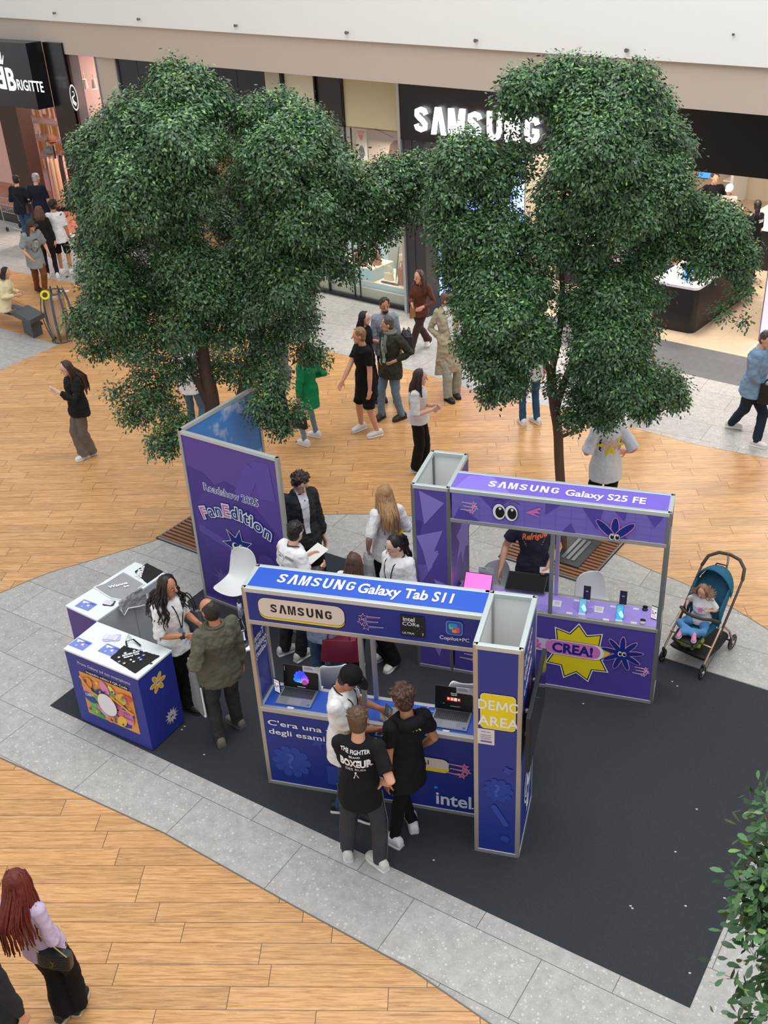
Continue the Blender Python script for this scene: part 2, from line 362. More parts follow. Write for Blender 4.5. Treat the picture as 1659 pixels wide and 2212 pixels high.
# the stone lane in front of the shops
farE=pix((0,580),(155,611),(420,690),(690,755),(780,775),(910,805),(1010,840),(1210,885),(1390,930),(1500,960),(1659,990))
slab('floor',[(-30,26.5),(-20,19)]+farE+[(9,6.4),(12,5.5),(12,8),(8,9.5)]+[(-2,13.4),(-14,18.8),(-30,28)],.0,.003,STONE,kind='structure')
slab('floor',pix((0,708),(128,745),(0,800))+[(-12,9),(-12,11.3)],.0,.003,STONE,kind='structure')
# carpet of the stands
ux,uy=V(.9558,-.2941),V(.2941,.9558)
ca=fl(108,1525)[:2];cb_=fl(1490,2178)[:2];W_=3.93
slab('exhibition_carpet',[tuple(ca),tuple(cb_),tuple(cb_+uy*W_),tuple(ca+uy*W_)],.003,.007,mat('carpet_felt',(64,67,72),1.,bump=.8,bscale=240,var=.30,vscale=90,spec=.1),label='charcoal felt carpet laid out under the display stands',cat='carpet')
lit=MB()
for px,py in((937,1858),(1362,1957),(1366,1962),(1505,1748),(1632,1815),(1565,1940),(1459,1840),(1481,1957),(1490,2102),(1260,1520),(1463,1482),(1452,1472),(441,1630),(399,1569),(393,1576)):
    c=fl(px,py,.009);lit.box(c,(.009,.006,.002))
obj('litter',lit,mat('paper_scrap',(205,200,190),.8),None,label='tiny white paper scraps strewn over the charcoal carpet',cat='litter',kind='stuff')
c=fl(139,629,.004);mb=MB();mb.box(c,(.11,.06,.001),(nrm(V(.95,.3,0)),nrm(V(-.3,.95,0)),V(0,0,1)))
obj('paper_sheet',mb,mat('paper',(232,230,226),.7),None,label='small white sheet of paper on the wood floor beside the round bin',cat='paper')
# ---------------------------------------------------------------- wooden tree grates
def grate(cn,label,ang_dir,hole=None):
    P=[fl(*q) for q in cn];c=sum(P)/len(P);t=thing('tree_grate',(c[0],c[1],0),label,'grate','slatted tree grates in the stone')
    a=nrm(P[1]-P[0]);b=nrm(V(-a[1],a[0],0));w=1.05 if hole is None else 1.2;h=.62
    o=P[0]
    mb=MB();mb.box(o+a*.6+b*.6+V(0,0,.004),(.62,.62,.003),(a,b,V(0,0,1)));obj('grate_pit',mb,mat('pit_dark',(30,26,24),.9),t)
    for i in range(17):
        y=.04+i*.0705;mb=MB();mb.box(o+a*.6+b*y+V(0,0,.016),(.6,.021,.012),(a,b,V(0,0,1)));obj('slat',mb,mat('grate_wood',(142,96,66),.6,var=.2,vscale=5),t)
    mb=MB()
    for s in(0,1):
        mb.box(o+a*.6+b*(s*1.2)+V(0,0,.012),(.61,.012,.012),(a,b,V(0,0,1)));mb.box(o+b*.6+a*(s*1.2)+V(0,0,.012),(.012,.61,.012),(a,b,V(0,0,1)))
    obj('rim',mb,ALUD,t)
    return o,a,b,t
grate([(341,1163),(427,1195)],'slatted brown wooden tree grate beside the tall purple wall',None)
o,a,b,gt=grate([(1080,1203),(1252,1257)],'slatted brown wooden tree grate behind the purple demo counter',None)
mb=MB()
g0=fl(1228,1190)
mb.box(g0+V(0,0,.033),(.3,.34,.006),(a,b,V(0,0,1)));obj('access_plate',mb,mat('plate_grey',(70,72,76),.5,.3),gt)
for k in(-1,0,1):
    mb=MB();q=fl(1245,1193)+a*k*.07;mb.box(q+V(0,0,.043),(.022,.26,.005),(a,b,V(0,0,1)));obj('vent_bar',mb,ALUD,gt)
# ---------------------------------------------------------------- facade frame
FA=V(-2.,13.18,0);FD=nrm(V(1,-.44,0));FN=V(-FD[1],FD[0],0)   # along the shops (to the right), and into the shops
FN=FN if FN[1]>0 else -FN;ZZ=V(0,0,1);FAX=(FD,FN,ZZ)
def fac(px,py,dep=0.):
    q=onpl(px,py,FA+FN*dep,FN);return float((q-FA)@FD),float(q[2])
def fp(t,d,z):return FA+FD*t+FN*d+ZZ*z
def fbox(mb,t0,t1,d0,d1,z0,z1,mi=0):
    mb.box(fp((t0+t1)/2,(d0+d1)/2,(z0+z1)/2),(abs(t1-t0)/2,abs(d1-d0)/2,abs(z1-z0)/2),FAX,mi)
def fobj(name,boxes,m,parent=None,**kw):
    mb=MB()
    for q in boxes:fbox(mb,*q)
    return obj(name,mb,m,parent,**kw)
def fquad(pxs,dep):
    ts=[fac(x,y,dep) for x,y in pxs];return min(a for a,_ in ts),max(a for a,_ in ts),min(z for _,z in ts),max(z for _,z in ts)
# floors inside the shops
slab('floor',[tuple(fp(t,d,0)[:2]) for t,d in((.05,0),(12,0),(12,1.25),(.05,1.25))],0,.004,DARKT,kind='structure')
slab('floor',[tuple(fp(t,d,0)[:2]) for t,d in((.05,1.25),(12,1.25),(12,12),(.05,12))],0,.0045,SHOPF,kind='structure')
slab('floor',[tuple(fp(t,d,0)[:2]) for t,d in((-30,.1),(-8.2,.1),(-8.2,2.8),(-30,2.8))],0,.0045,planks('shop_wood_floor',(186,128,104),(160,104,84),(120,80,66),math.atan(-.44),.15,1.2,.4),kind='structure')
# upper gallery: white edge band over a beige fascia, its slab behind
PLA=fl(0,105,4.5);PLB=fl(1659,250,4.5);GD=nrm(PLB-PLA);GN=V(-GD[1],GD[0],0);GN=GN if GN[1]>0 else -GN
def gpt(px,py,d=0.):return onpl(px,py,PLA+GN*d,GN)
def ext(a,b,l,r):u=nrm(b-a);return a-u*l,b+u*r
b0,b1=ext(gpt(0,105),gpt(1659,250),6,6);m0,m1=ext(gpt(0,37),gpt(1659,145),6,6)
mb=MB();mb.prism([b0,b1,m1,m0],GN*.35);obj('wall_gallery_fascia',mb,mat('beige_plaster',(196,184,173),.8,var=.02),None,rebase=False,kind='structure')
mb=MB();mb.prism([m0-GN*.06,m1-GN*.06,m1-GN*.06+ZZ*2.2,m0-GN*.06+ZZ*2.2],GN*.4);obj('wall_gallery_parapet',mb,mat('white_paint',(240,242,241),.6,var=.015),None,rebase=False,kind='structure')
mb=MB();mb.prism([b0+GN*.1,b1+GN*.1,b1+GN*12,b0+GN*12],(0,0,.3));obj('ceiling',mb,mat('soffit_white',(225,222,216),.8),None,rebase=False,kind='structure')
for k,(px,py) in enumerate(((120,28),(302,41),(512,55),(752,70),(1031,87),(1357,108),(1586,74))):
    c=gpt(px,py,-.06);mb=MB();s=.55 if k==6 else 1
    mb.tube([c+GN*.02,c-GN*.05*s],.018*s,12,rnd=False);mb.tube([c-GN*.05*s,c-GN*.065*s],.030*s,14,rnd=False)
    obj('glass_standoff',mb,mat('standoff_steel',(120,118,116),.35,.7),None,smooth=False,label='%s small round metal standoff on the white gallery edge'%('tiny lone' if k==6 else ['first from left,','second from left,','third from left,','fourth from left,','fifth from left,','last on the right,'][k]),cat='fixing',group='metal standoffs along the gallery edge')
# walls behind and between shops
BEI=mat('shop_beige_wall',(206,192,172),.8);PINK=mat('shop_pink_wall',(228,186,176),.75)
DARKG=mat('anthracite_panel',(60,63,70),.35,.3,var=.05);NAVY=mat('navy_panel',(22,26,42),.3);BLK=mat('black_gloss',(14,14,17),.2);BRN=mat('brown_gloss_panel',(46,36,34),.15)
fobj('wall_shop_rear',[(-30,14,11.5,11.7,0,4.8)],BEI,rebase=False,kind='structure')
fobj('wall_shop_left_rear',[(-30,-8.3,2.8,2.9,0,4.8)],PINK,rebase=False,kind='structure')
fobj('wall_shop_divider',[(-8.55,-8.3,.2,2.8,0,4.8)],PINK,rebase=False,kind='structure')
fobj('wall_shop_divider_middle',[(-.02,.04,.3,11.5,0,4.8)],BEI,rebase=False,kind='structure')
fobj('wall_shop_right',[(11.8,12,0,11.5,0,4.8)],BEI,rebase=False,kind='structure')
# ---------------------------------------------------------------- shop fronts
GLASS=mat('shop_glass',(235,240,240),.02,alpha=.10,spec=.5);
def fthing(name,t,label,cat,group=None,d=0.):
    return thing(name,fp(t,d,0),label,cat,group)
def fart(d=-.03,t0=0.):return Art(Frame(FA+FN*d+FD*t0,FD,ZZ,-FN))
S_=thing('shop_front',fp(-12,0,0),'black glossy boutique front with a white lettered sign and pillars','shop front')
fobj('sign_box',[(-14.5,-10.95,-.45,.0,3.25,4.75)],mat('sign_black',(24,27,33),.25),S_)
a=Art(Frame(FA-FN*.452,FD,ZZ,-FN));LW=mat('lit_white_letters',(225,235,240),.5,emit=1.3)
q=[fac(x,y,-.452) for x,y in((5,185),(60,180))]
def P2(x,y,d=-.452):return fac(x,y,d)
t0,z0=P2(19,176);t0+=.26;a.text('B',t0-.16,z0-.19,.50,LW,bold=.03,sx=.95)
v,f=glyphs('B',.03,1.,0.,'CENTER');a.tri([(t0-.60-x*.60/.7,z0-.17+y*.50/.7) for x,y in v],[tuple(reversed(q)) for q in f],LW)
a.text('RIGITTE',t0+.62,z0-.17,.24,LW,bold=.012,sx=.92)
for k in(-1.5,-.5,.5,1.5):a.strip([(t0-.42+k*.03,z0+.40),(t0-.42+k*.11,z0+.72-abs(k)*.08)],[.05,.015],LW)
a.done('lettering',S_)
fobj('pillar',[(-13.35,-12.5,-.1,.3,0,3.25)],BRN,S_);fobj('pillar',[(-10.75,-10.0,-.12,.3,0,4.75)],BLK,S_)
a=fart(-.13);t,z=P2(160,211,-.13);a.circle(t,z,.15,mat('swan_white',(225,225,225),.5,emit=.4),.30);a.circle(t,z,.12,ink((30,32,40)),.26)
a.strip([(t+.05,z-.16),(t-.05,z-.1),(t-.06,z),(t+.04,z+.06),(t+.03,z+.14),(t-.04,z+.13)],[.10,.09,.05,.03,.03,.02],mat('swan_white',(225,225,225)))
a.done('oval_sign',S_)
fobj('lower_plinth',[(-16.5,-13.35,-.05,.2,0,.35)],BRN,S_)
def wind(name,t0,t1,z0,z1,fr,parent=None,w=.05):
    o=fobj(name,[(t0,t1,-.06,.06,z1-w,z1),(t0,t1,-.06,.06,z0,z0+w),(t0,t0+w,-.06,.06,z0,z1),(t1-w,t1,-.06,.06,z0,z1)],fr,parent,rebase=False,kind=None if parent else 'structure')
    return o
w1=wind('window_1',-10.0,-8.85,.1,4.6,BLK);fobj('window_pane',[(-9.95,-8.9,-.005,.005,.15,4.55)],GLASS,w1)
fobj('wall_pier_left',[(-8.82,-8.12,-.08,.2,0,4.7)],mat('pier_beige',(190,178,166),.6),rebase=False,kind='structure')
fobj('trim_2',[(-8.86,-8.82,-.1,.2,0,4.7),(-8.12,-8.08,-.1,.2,0,4.7)],ALUD,rebase=False,kind='structure')
nv=fobj('wall_navy_shop',[(-8.08,-3.35,-.05,.1,2.9,4.7)],NAVY,rebase=False,kind='structure')
for t in(-7.4,-6.3,-5.2,-4.2):fobj('panel_seam',[(t,t+.012,-.055,-.045,2.9,4.7)],BLK,nv)
fobj('wall_navy_shop_pillar',[(-8.08,-7.7,-.05,.2,0,2.9),(-3.5,-3.35,-.05,.3,0,2.9)],BLK,rebase=False,kind='structure')
fobj('wall_pier_pale',[(-3.35,-2.95,-.08,.25,0,4.7)],mat('pier_pale',(196,192,172),.6),rebase=False,kind='structure')
# handbag shop: tall window
w2=wind('window_2',-2.95,.06,.05,4.65,BLK,w=.045)
fobj('mullion',[(-2.08,-2.04,-.03,.03,.05,4.6),(-1.36,-1.34,-.02,.02,.05,4.6),(-1.2,-1.19,-.02,.02,.05,3.5)],BLK,w2)
fobj('frosted_panel',[(-2.9,-2.1,.02,.05,3.4,4.6)],mat('frosted_cream',(222,219,196),.5),w2)
fobj('dark_screen',[(-2.04,-1.42,.02,.05,2.6,4.6)],mat('dark_screen',(44,43,47),.3),w2)
fobj('roller_blind',[(-1.36,.0,.03,.05,3.52,4.6)],mat('cream_blind',(204,196,158),.6),w2)
fobj('window_pane',[(-2.9,.01,-.003,.003,.08,3.5)],GLASS,w2)
fobj('window_stallriser',[(-2.95,.0,.05,.12,.08,.28)],mat('riser_olive',(168,166,142),.5),w2)
fobj('wall_display_back',[(-3.,.0,1.9,2.0,0,3.6)],mat('display_cream',(216,206,190),.6),rebase=False,kind='structure')
pb=MB();PB=mat('plinth_ice_blue',(178,208,216),.5);PT=mat('plinth_top',(236,226,208),.5)
for tag,(t0,t1,d0,d1,z1) in {'long ice-blue display plinth along the bag shop window':(-2.85,-.05,.15,1.1,.40),'cream topped display block standing on the left of the long plinth':(-2.3,-.98,.17,.85,.66),'tall pale display block at the rear of the bag shop window':(-2.6,-1.4,1.2,1.85,1.3)}.items():
    t=fthing('display_plinth',(t0+t1)/2,tag,'plinth','display plinths in the bag shop window',d=(d0+d1)/2)
    fobj('plinth_body',[(t0,t1,d0,d1,.402 if z1==.66 else .006,z1-.02)],PB,t);fobj('plinth_top',[(t0-.005,t1+.005,d0-.005,d1+.005,z1-.02,z1)],PT,t)
def bag(c,ax,w,h,d,m,label,cat='bag',name='handbag',hl=.16,group=None,hm=None,flap=True,rot=None,taper=.85):
    """soft bag: body, flap, handles"""
    a,b=nrm(ax[0]),nrm(ax[1]);u=nrm(np.cross(a,b)) if rot is None else rot
    t=thing(name,c,label,cat,group);mb=MB();c=np.asarray(c,float)
    mb.loft([(c+u*h*k,a*w/2*(1-(1-taper)*k),b*d/2*(1-.35*k)) for k in(0,.06,.5,.9,1)],20,p=5);o=obj('bag_body',mb,m,t,smooth=False,bevel=.004)
    if flap:
        mb=MB();mb.box(c+u*h*.72-b*(d*.40),(w*.42,.006,h*.24),(a,b,u));obj('flap',mb,m,t,bevel=.004)
    for s in(-1,1):
        mb=MB();pts=[c+u*h*.96+b*s*d*.2+a*w*.28*math.cos(q)+u*hl*math.sin(q) for q in np.linspace(math.pi,0,9)];mb.tube(pts,.008,6);obj('handle',mb,hm or m,t,smooth=True)
    return t
TAN=mat('tan_leather',(168,96,48),.4,bump=.2);CRM=mat('cream_leather',(222,206,178),.4)
bag(fp(-1.52,.45,.66),(FD,FN),.34,.20,.14,TAN,'wide tan handbag on the left of the upper display block','bag',group='handbags in the shop window')
bag(fp(-1.17,.5,.66),(FD,FN),.26,.26,.14,TAN,'tall tan handbag on the right of the upper display block','bag',group='handbags in the shop window')
bag(fp(-.78,.45,.40),(FD,FN),.24,.15,.09,CRM,'cream handbag on the low plinth by the dark slippers','bag',group='handbags in the shop window')
bag(fp(-.36,.38,.40),(FD,FN),.16,.34,.20,TAN,'brown handbag at the right end of the window plinth','bag',group='handbags in the shop window')
bag(fp(-.72,.9,.55),(FD,FN),.26,.28,.12,CRM,'larger cream quilted handbag behind the slippers','bag',group='handbags in the shop window')
for s in(0,1):
    mb=MB();c=fp(-.70+.2*s,.24,.42);mb.tube([c-FD*.1,c,c+FD*.12],[.03,.035,.03],8,flat=.5);obj('slipper',mb,BLK,None,smooth=True,label=['dark slipper lying nearer the cream bag in the window','dark slipper lying further right in the window'][s],cat='shoe',group='dark slippers on the window plinth')
mb=MB();c=fp(-.56,.4,.40);mb.tube([c,c+ZZ*.3+FD*.05,c+ZZ*.75+FD*.12],[.015,.05,.03],8,flat=.4);obj('scarf',mb,mat('grey_scarf',(120,122,112),.7),None,smooth=True,label='grey patterned scarf draped down onto the window plinth',cat='scarf')
ps=fobj('poster',[(-2.22,-1.2,1.70,1.72,2.3,3.2)],mat('poster_stone',(178,160,150),.7,var=.15,vscale=5),None,label='large poster of a brown-haired person against pale stone behind the window',cat='poster')
a=Art(Frame(FA+FN*1.698,FD,ZZ,-FN));a.circle(-1.42,2.72,.20,ink((84,52,42)),.22);a.circle(-1.32,2.66,.12,ink((206,158,138)),.15);a.strip([(-1.55,2.85),(-1.62,2.6),(-1.68,2.32)],[.10,.14,.18],ink((96,62,48)));a.strip([(-2.1,3.15),(-1.5,2.98)],.02,ink((110,90,84)));a.done('picture',ps)
ps=fobj('poster',[(-2.52,-2.24,1.66,1.68,2.45,3.1)],mat('poster_light',(206,206,204),.7),None,label='small grey poster with a red triangle lettered above it',cat='poster')
a=Art(Frame(FA+FN*1.658,FD,ZZ,-FN));a.poly([(-2.50,3.06),(-2.26,3.06),(-2.38,2.84)],ink((212,52,66)));a.text('GUESS',-2.38,2.98,.06,ink((240,240,240)));a.circle(-2.38,2.62,.08,ink((70,60,58)),.14);a.done('picture',ps)
# phone shop portal
PS=thing('shop_front',fp(3.6,0,0),'black shop portal with large glowing white SAMSUNG letters','shop front')
fobj('sign_band',[(.14,12,-.12,.15,3.42,4.75)],mat('band_black',(13,14,18),.35),PS)
fobj('side_post',[(.08,.14,-.14,.12,0,4.7)],ALU,PS)
fobj('side_pillar',[(.14,.62,-.08,.5,0,3.42)],DARKG,PS);fobj('pillar_seam',[(.36,.375,-.085,-.075,0,3.42)],BLK,PS)
a=Art(Frame(FA-FN*.155,FD,ZZ,-FN));wordmark(a,1.86,3.58,2.75,.47,mat('glow_letters',(255,255,255),.5,emit=5.));o=a.done('glowing_lettering',PS)
# give the letters thickness
md=o.modifiers.new('s','SOLIDIFY');md.thickness=.035;md.offset=1
# led wall on the pillar's inner flank, leaning into the shop
sc=thing('led_screen',fp(.64,.5,0),'tall glowing blue and lilac LED wall inside the shop entrance','screen')
mb=MB();d0,d1=.30,3.2
A0=fp(.62,d0,.30);B0=fp(.80,d1,.30);dd=nrm(B0-A0);nn=nrm(V(dd[1],-dd[0],0))
mb.prism([A0,B0,B0+ZZ*2.25,A0+ZZ*2.25],-nn*.08);obj('screen_case',mb,BLK,sc)
a=Art(Frame(A0,dd,ZZ,nn));LEN=float(np.linalg.norm(B0-A0))
def em(rgb,e=1.):return mat('glow_%d_%d_%d'%tuple(rgb),rgb,.4,emit=e)
a.rrect(.03,.03,LEN-.03,2.22,.02,em((150,176,250),.95));a.rrect(.3,.35,.9,1.9,.05,em((48,92,226),.9));a.rrect(.36,.35,.46,1.9,.02,em((24,52,190),.8));a.circle(.85,.55,.22,em((210,150,220),.8));a.circle(1.5,1.6,.5,em((120,150,246),.9));a.done('picture',sc)
fobj('wall_entrance_flank',[(.14,.60,.5,3.4,0,4.6)],DARKG,rebase=False,kind='structure')
rs=thing('led_screen',fp(6.8,2.1,0),'lilac glowing LED screen on the right flank of the entrance','screen')
A1=fl(1637,737);B1=fl(1652,640);dd=nrm(B1-A1);nn=nrm(V(dd[1],-dd[0],0));
mb=MB();mb.prism([A1,A1+dd*2.2,A1+dd*2.2+ZZ*3,A1+ZZ*3],nn*.12);obj('screen_case',mb,ALUD,rs)
A1b=A1-dd*.004+nn*.02
mb=MB();mb.prism([A1b,A1b+nn*1.1,A1b+nn*1.1+ZZ*3.,A1b+ZZ*3.],-dd*.02);obj('glowing_face',mb,em((206,190,250),.9),rs)
# tables
TW=mat('table_white',(246,246,246),.3);TB=mat('table_black',(22,21,22),.4)
def stable(t0,t1,d0,d1,label,h=.9,ang=0.):
    c=fp((t0+t1)/2,(d0+d1)/2,0);th=thing('display_table',c,label,'table','display tables inside the phone shop')
    a,b=FD,FN;w,l=(t1-t0)/2,(d1-d0)/2
    for nm,z0,z1,g,m in(('table_base',.005,h-.05,.03,TB),('tabletop',h-.05,h,0,TW)):
        mb=MB();r=.12;P=[]
        for sx,sy,a0 in((1,1,0),(-1,1,90),(-1,-1,180),(1,-1,270)):
            for k in range(7):
                q=math.radians(a0+15*k);P.append(c+a*(sx*(w-g-r)+r*math.cos(q))+b*(sy*(l-g-r)+r*math.sin(q))+ZZ*z0)
        mb.prism(P,(0,0,z1-z0));obj(nm,mb,m,th)
    return th
stable(4.5,5.45,1.75,4.6,'black display table with a white top at the front right of the phone shop')
stable(1.5,2.5,3.2,6.3,'black based display table half hidden behind the right tree')
stable(4.3,5.3,6.0,8.4,'long white topped display table deep in the phone shop')
stable(7.2,8.6,4.2,5.6,'white display table at the right edge of the phone shop')
def tablet(c,up,a,w,h,m,label,group=None,name='tablet',stand=True):
    n=nrm(np.cross(a,up));mb=MB();c=np.asarray(c,float);t=thing(name,c,label,'tablet' if name=='tablet' else name.replace('_',' '),group)
    mb.box(c+up*h/2,(w/2,h/2,.004),(a,up,n));obj('casing',mb,BLACK,t,bevel=.003)
    mb=MB();mb.box(c+up*h/2+n*.0046,(w/2-.007,h/2-.007,.0006),(a,up,n));obj('display',mb,m,t)
    if stand:
        mb=MB();mb.box(c+V(0,0,.003)-n*.04,(w*.3,.05,.003),(a,nrm(V(n[0],n[1],0)),ZZ));mb.tube([c-n*.005+up*h*.35,c-nrm(V(n[0],n[1],0))*.07+V(0,0,.005)],.005,6);obj('prop',mb,BLACK,t)
    return t
tl=nrm(ZZ*.9+FN*.35)
tablet(fl(1483,606,.905),tl,FD,.2,.28,em((96,150,235),.9),'upright tablet with a bright blue screen on the front shop table')
c=fl(1520,585,.905);tablet(c,tl,FD,.08,.16,em((40,70,150),.6),'small phone standing on the front shop table beside the blue tablet',name='smartphone')
tablet(fl(1520,385,.95),tl,FD,.32,.3,em((60,140,230),.8),'blue tablet screen on the rear shop table beside the person in black')
for k,(px,py) in enumerate(((1480,590),(1540,560),(1530,600))):
    mb=MB();mb.box(fl(px,py,.903),(.07,.045,.003),FAX);obj('display_mat',mb,mat('mat_grey',(120,122,126),.5),None,label='thin grey device mat on the front shop table, %s'%['left of the tablet','furthest back','nearest the right edge'][k],cat='mat',group='grey device mats on the front shop table')
# unseen ceiling panels and fill lamps added to light the shops
for k,(t,d) in enumerate(((1.8,2.),(4.8,2.),(7.6,2.),(1.8,5.),(4.8,5.),(7.6,5.),(-11.6,1.2),(-11.6,3.),(-9.4,2.5))):
    L=thing('added_ceiling_light',fp(t,d,4.38),'unseen ceiling light panel added to light the shops','ceiling light','unseen light panels added in the shops')
    fobj('light_panel',[(t-.5,t+.5,d-.15,d+.15,4.38,4.4)],mat('lamp_panel',(255,246,232),.5,emit=9. if k<6 else 6.),L)
    q=fp(t,d,4.3);area('shop_fill_lamp',q,1.,95 if k<6 else 120,(1,.93,.84) if k<6 else (1,.84,.76))
area('window_fill_lamp',fp(-1.4,.8,2.9),1.0,60,(1,.92,.76))  # unseen fill lamps added behind the shop windows
area('window_fill_lamp',fp(-5.5,1.2,2.8),1.5,40,(1,.9,.8))
# pilllar side contents of the jewellery shop
JT=fac(90,300,2.75)[0]
for r in range(4):
    z=2.35-r*.5
    rail=fobj('display_rail',[(JT-1.6,JT+2.2,2.72,2.76,z+.18,z+.20)],ALU,None,label='wall rail full of hanging jewellery in the pink shop, %s'%['topmost','second from top','third from top','lowest'][r],cat='rail',group='jewellery rails in the pink shop')
    mb=MB()
    for k in range(62):
        t=JT-1.55+k*.060;l=random.uniform(.16,.38);fbox(mb,t,t+.040,2.68,2.70,z+.17-l,z+.17,random.randrange(3))
    obj('hanging_jewellery',mb,[mat('jewel_gold',(214,160,96),.35,.4),mat('jewel_card',(244,214,200),.6),mat('jewel_amber',(190,112,70),.4)],rail,kind='stuff')
d=fobj('door_1',[(fac(24,300,2.)[0],fac(46,300,2.)[0],2.,2.05,0,2.6)],mat('door_plum',(78,66,86),.4),rebase=False,kind='structure')
g=thing('security_gate',fl(75,440),'white shop security gate arch beside two people in navy','gate');gc=fl(72,440)
mb=MB();mb.tube([gc-FD*.3,gc-FD*.3+ZZ*1.55,gc+FD*.3+ZZ*1.62,gc+FD*.3],.035,8);obj('gate_frame',mb,mat('gate_white',(226,214,212),.4),g)
mb=MB();mb.box(gc+ZZ*.8,(.25,.005,.55),FAX);obj('gate_panel',mb,mat('gate_clear',(230,214,210),.3,alpha=.35),g)
# scarf rack with hat
rc=fl(142,452);R_=thing('scarf_rack',rc,'round rack hung with pink and beige scarves under a brown hat','rack')
mb=MB();mb.tube([rc+ZZ*.03,rc+ZZ*1.75],.025,8);mb.loft([(rc+ZZ*z,V(r,0,0),V(0,r,0)) for z,r in((.01,.3),(.04,.3),(.05,.05))],18);obj('rack_pole',mb,BLACK,R_)
for k in range(12):
    a_=2*math.pi*k/12;e=rc+V(math.cos(a_)*.25,math.sin(a_)*.25,0);mb=MB();mb.tube([e+ZZ*1.42,e+ZZ*1.0+V(0,0,0),e+ZZ*.22],[.05,.075,.085],7,flat=.5,flatdir=(math.cos(a_),math.sin(a_),.01));
    obj('scarf',mb,[mat('scarf_pink',(224,172,160),.8,bump=.5),mat('scarf_beige',(206,172,142),.8,bump=.5),mat('scarf_black',(34,30,32),.8)][[0,1,1,2][k%4]],R_,smooth=True,label=['pink scarf','beige scarf','beige scarf','black scarf'][k%4])
mb=MB();mb.ell(rc+ZZ*1.95,V(.13,0,0),V(0,.15,0),ZZ*.13);mb.loft([(rc+ZZ*1.90,V(.2,0,0),V(0,.2,0)),(rc+ZZ*1.915,V(.2,0,0),V(0,.2,0))],18);obj('hat',mb,mat('hat_brown',(124,84,58),.9),None,smooth=True,label='brown brimmed hat on top of the scarf rack',cat='hat')
mb=MB();mb.ell(rc+ZZ*1.62-FD*.24,V(.16,0,0),V(0,.13,0),ZZ*.13);obj('beanie',mb,mat('hat_grey',(138,150,158),1.,bump=.6,bscale=60),None,smooth=True,label='fluffy grey-blue hat on the left side of the scarf rack',cat='hat')
# spot lamps of the pink window
for k,(px,py) in enumerate(((165,184),(184,180),(203,180))):
    c=onpl(px,py,FA+FN*.9,FN);s=thing('spot_lamp',c,'%s pale track spotlight in the pink shop window'%['left','middle','right lit'][k],'spotlight','track spotlights in the pink window')
    mb=MB();mb.tube([c+ZZ*.10,c-ZZ*.12],[.045,.075],10,rnd=False);obj('lamp_head',mb,mat('spot_case',(206,190,182),.5),s)
    mb=MB();mb.tube([c-ZZ*.121,c-ZZ*.126],.068,10,rnd=False);obj('lens',mb,mat('spot_lens',(255,240,230),.4,emit=(8. if k==2 else .4)) if k==2 else mat('spot_lens_dim',(200,180,175),.4),s)
    mb=MB();mb.tube([c+ZZ*.08,c+ZZ*.22],.012,6);obj('lamp_stem',mb,ALU,s)
fobj('light_track',[(-9.9,-8.9,.85,.9,3.98,4.02),(-9.7,-9.68,.86,.88,4.02,4.8),(-9.1,-9.08,.86,.88,4.02,4.8)],mat('track_white',(226,208,200),.5),None,label='white light track behind the pink shop window',cat='track')

for px,py,w_,h_,m,l in((1625,418,.5,.95,TB,'black cabinet at the back right of the phone shop'),(1650,418,.25,.9,mat('wood_pale',(206,180,146),.6),'pale wooden cabinet beside the black one at the back of the phone shop')):
    c=fl(px,py);t=thing('cabinet',c,l,'cabinet');mb=MB();mb.box(c+ZZ*h_/2,(w_/2,.3,h_/2-.003),FAX);obj('cabinet_body',mb,m,t,bevel=.01);mb=MB();mb.box(c+ZZ*(h_+.01),(w_/2+.01,.31,.012),FAX);obj('cabinet_top',mb,m,t)
c=fl(1588,440);t=thing('display_shelf',c,'white sloping display shelf behind the person in the white cap','shelf')
mb=MB();mb.box(c+ZZ*.5+FN*.5,(.04,.9,.5),FAX);obj('side_panel',mb,TW,t)
for k in range(3):
    mb=MB();mb.box(c+ZZ*(.35+.28*k)+FN*.5-FD*.12,(.14,.85,.015),FAX);obj('shelf_board',mb,TW,t)
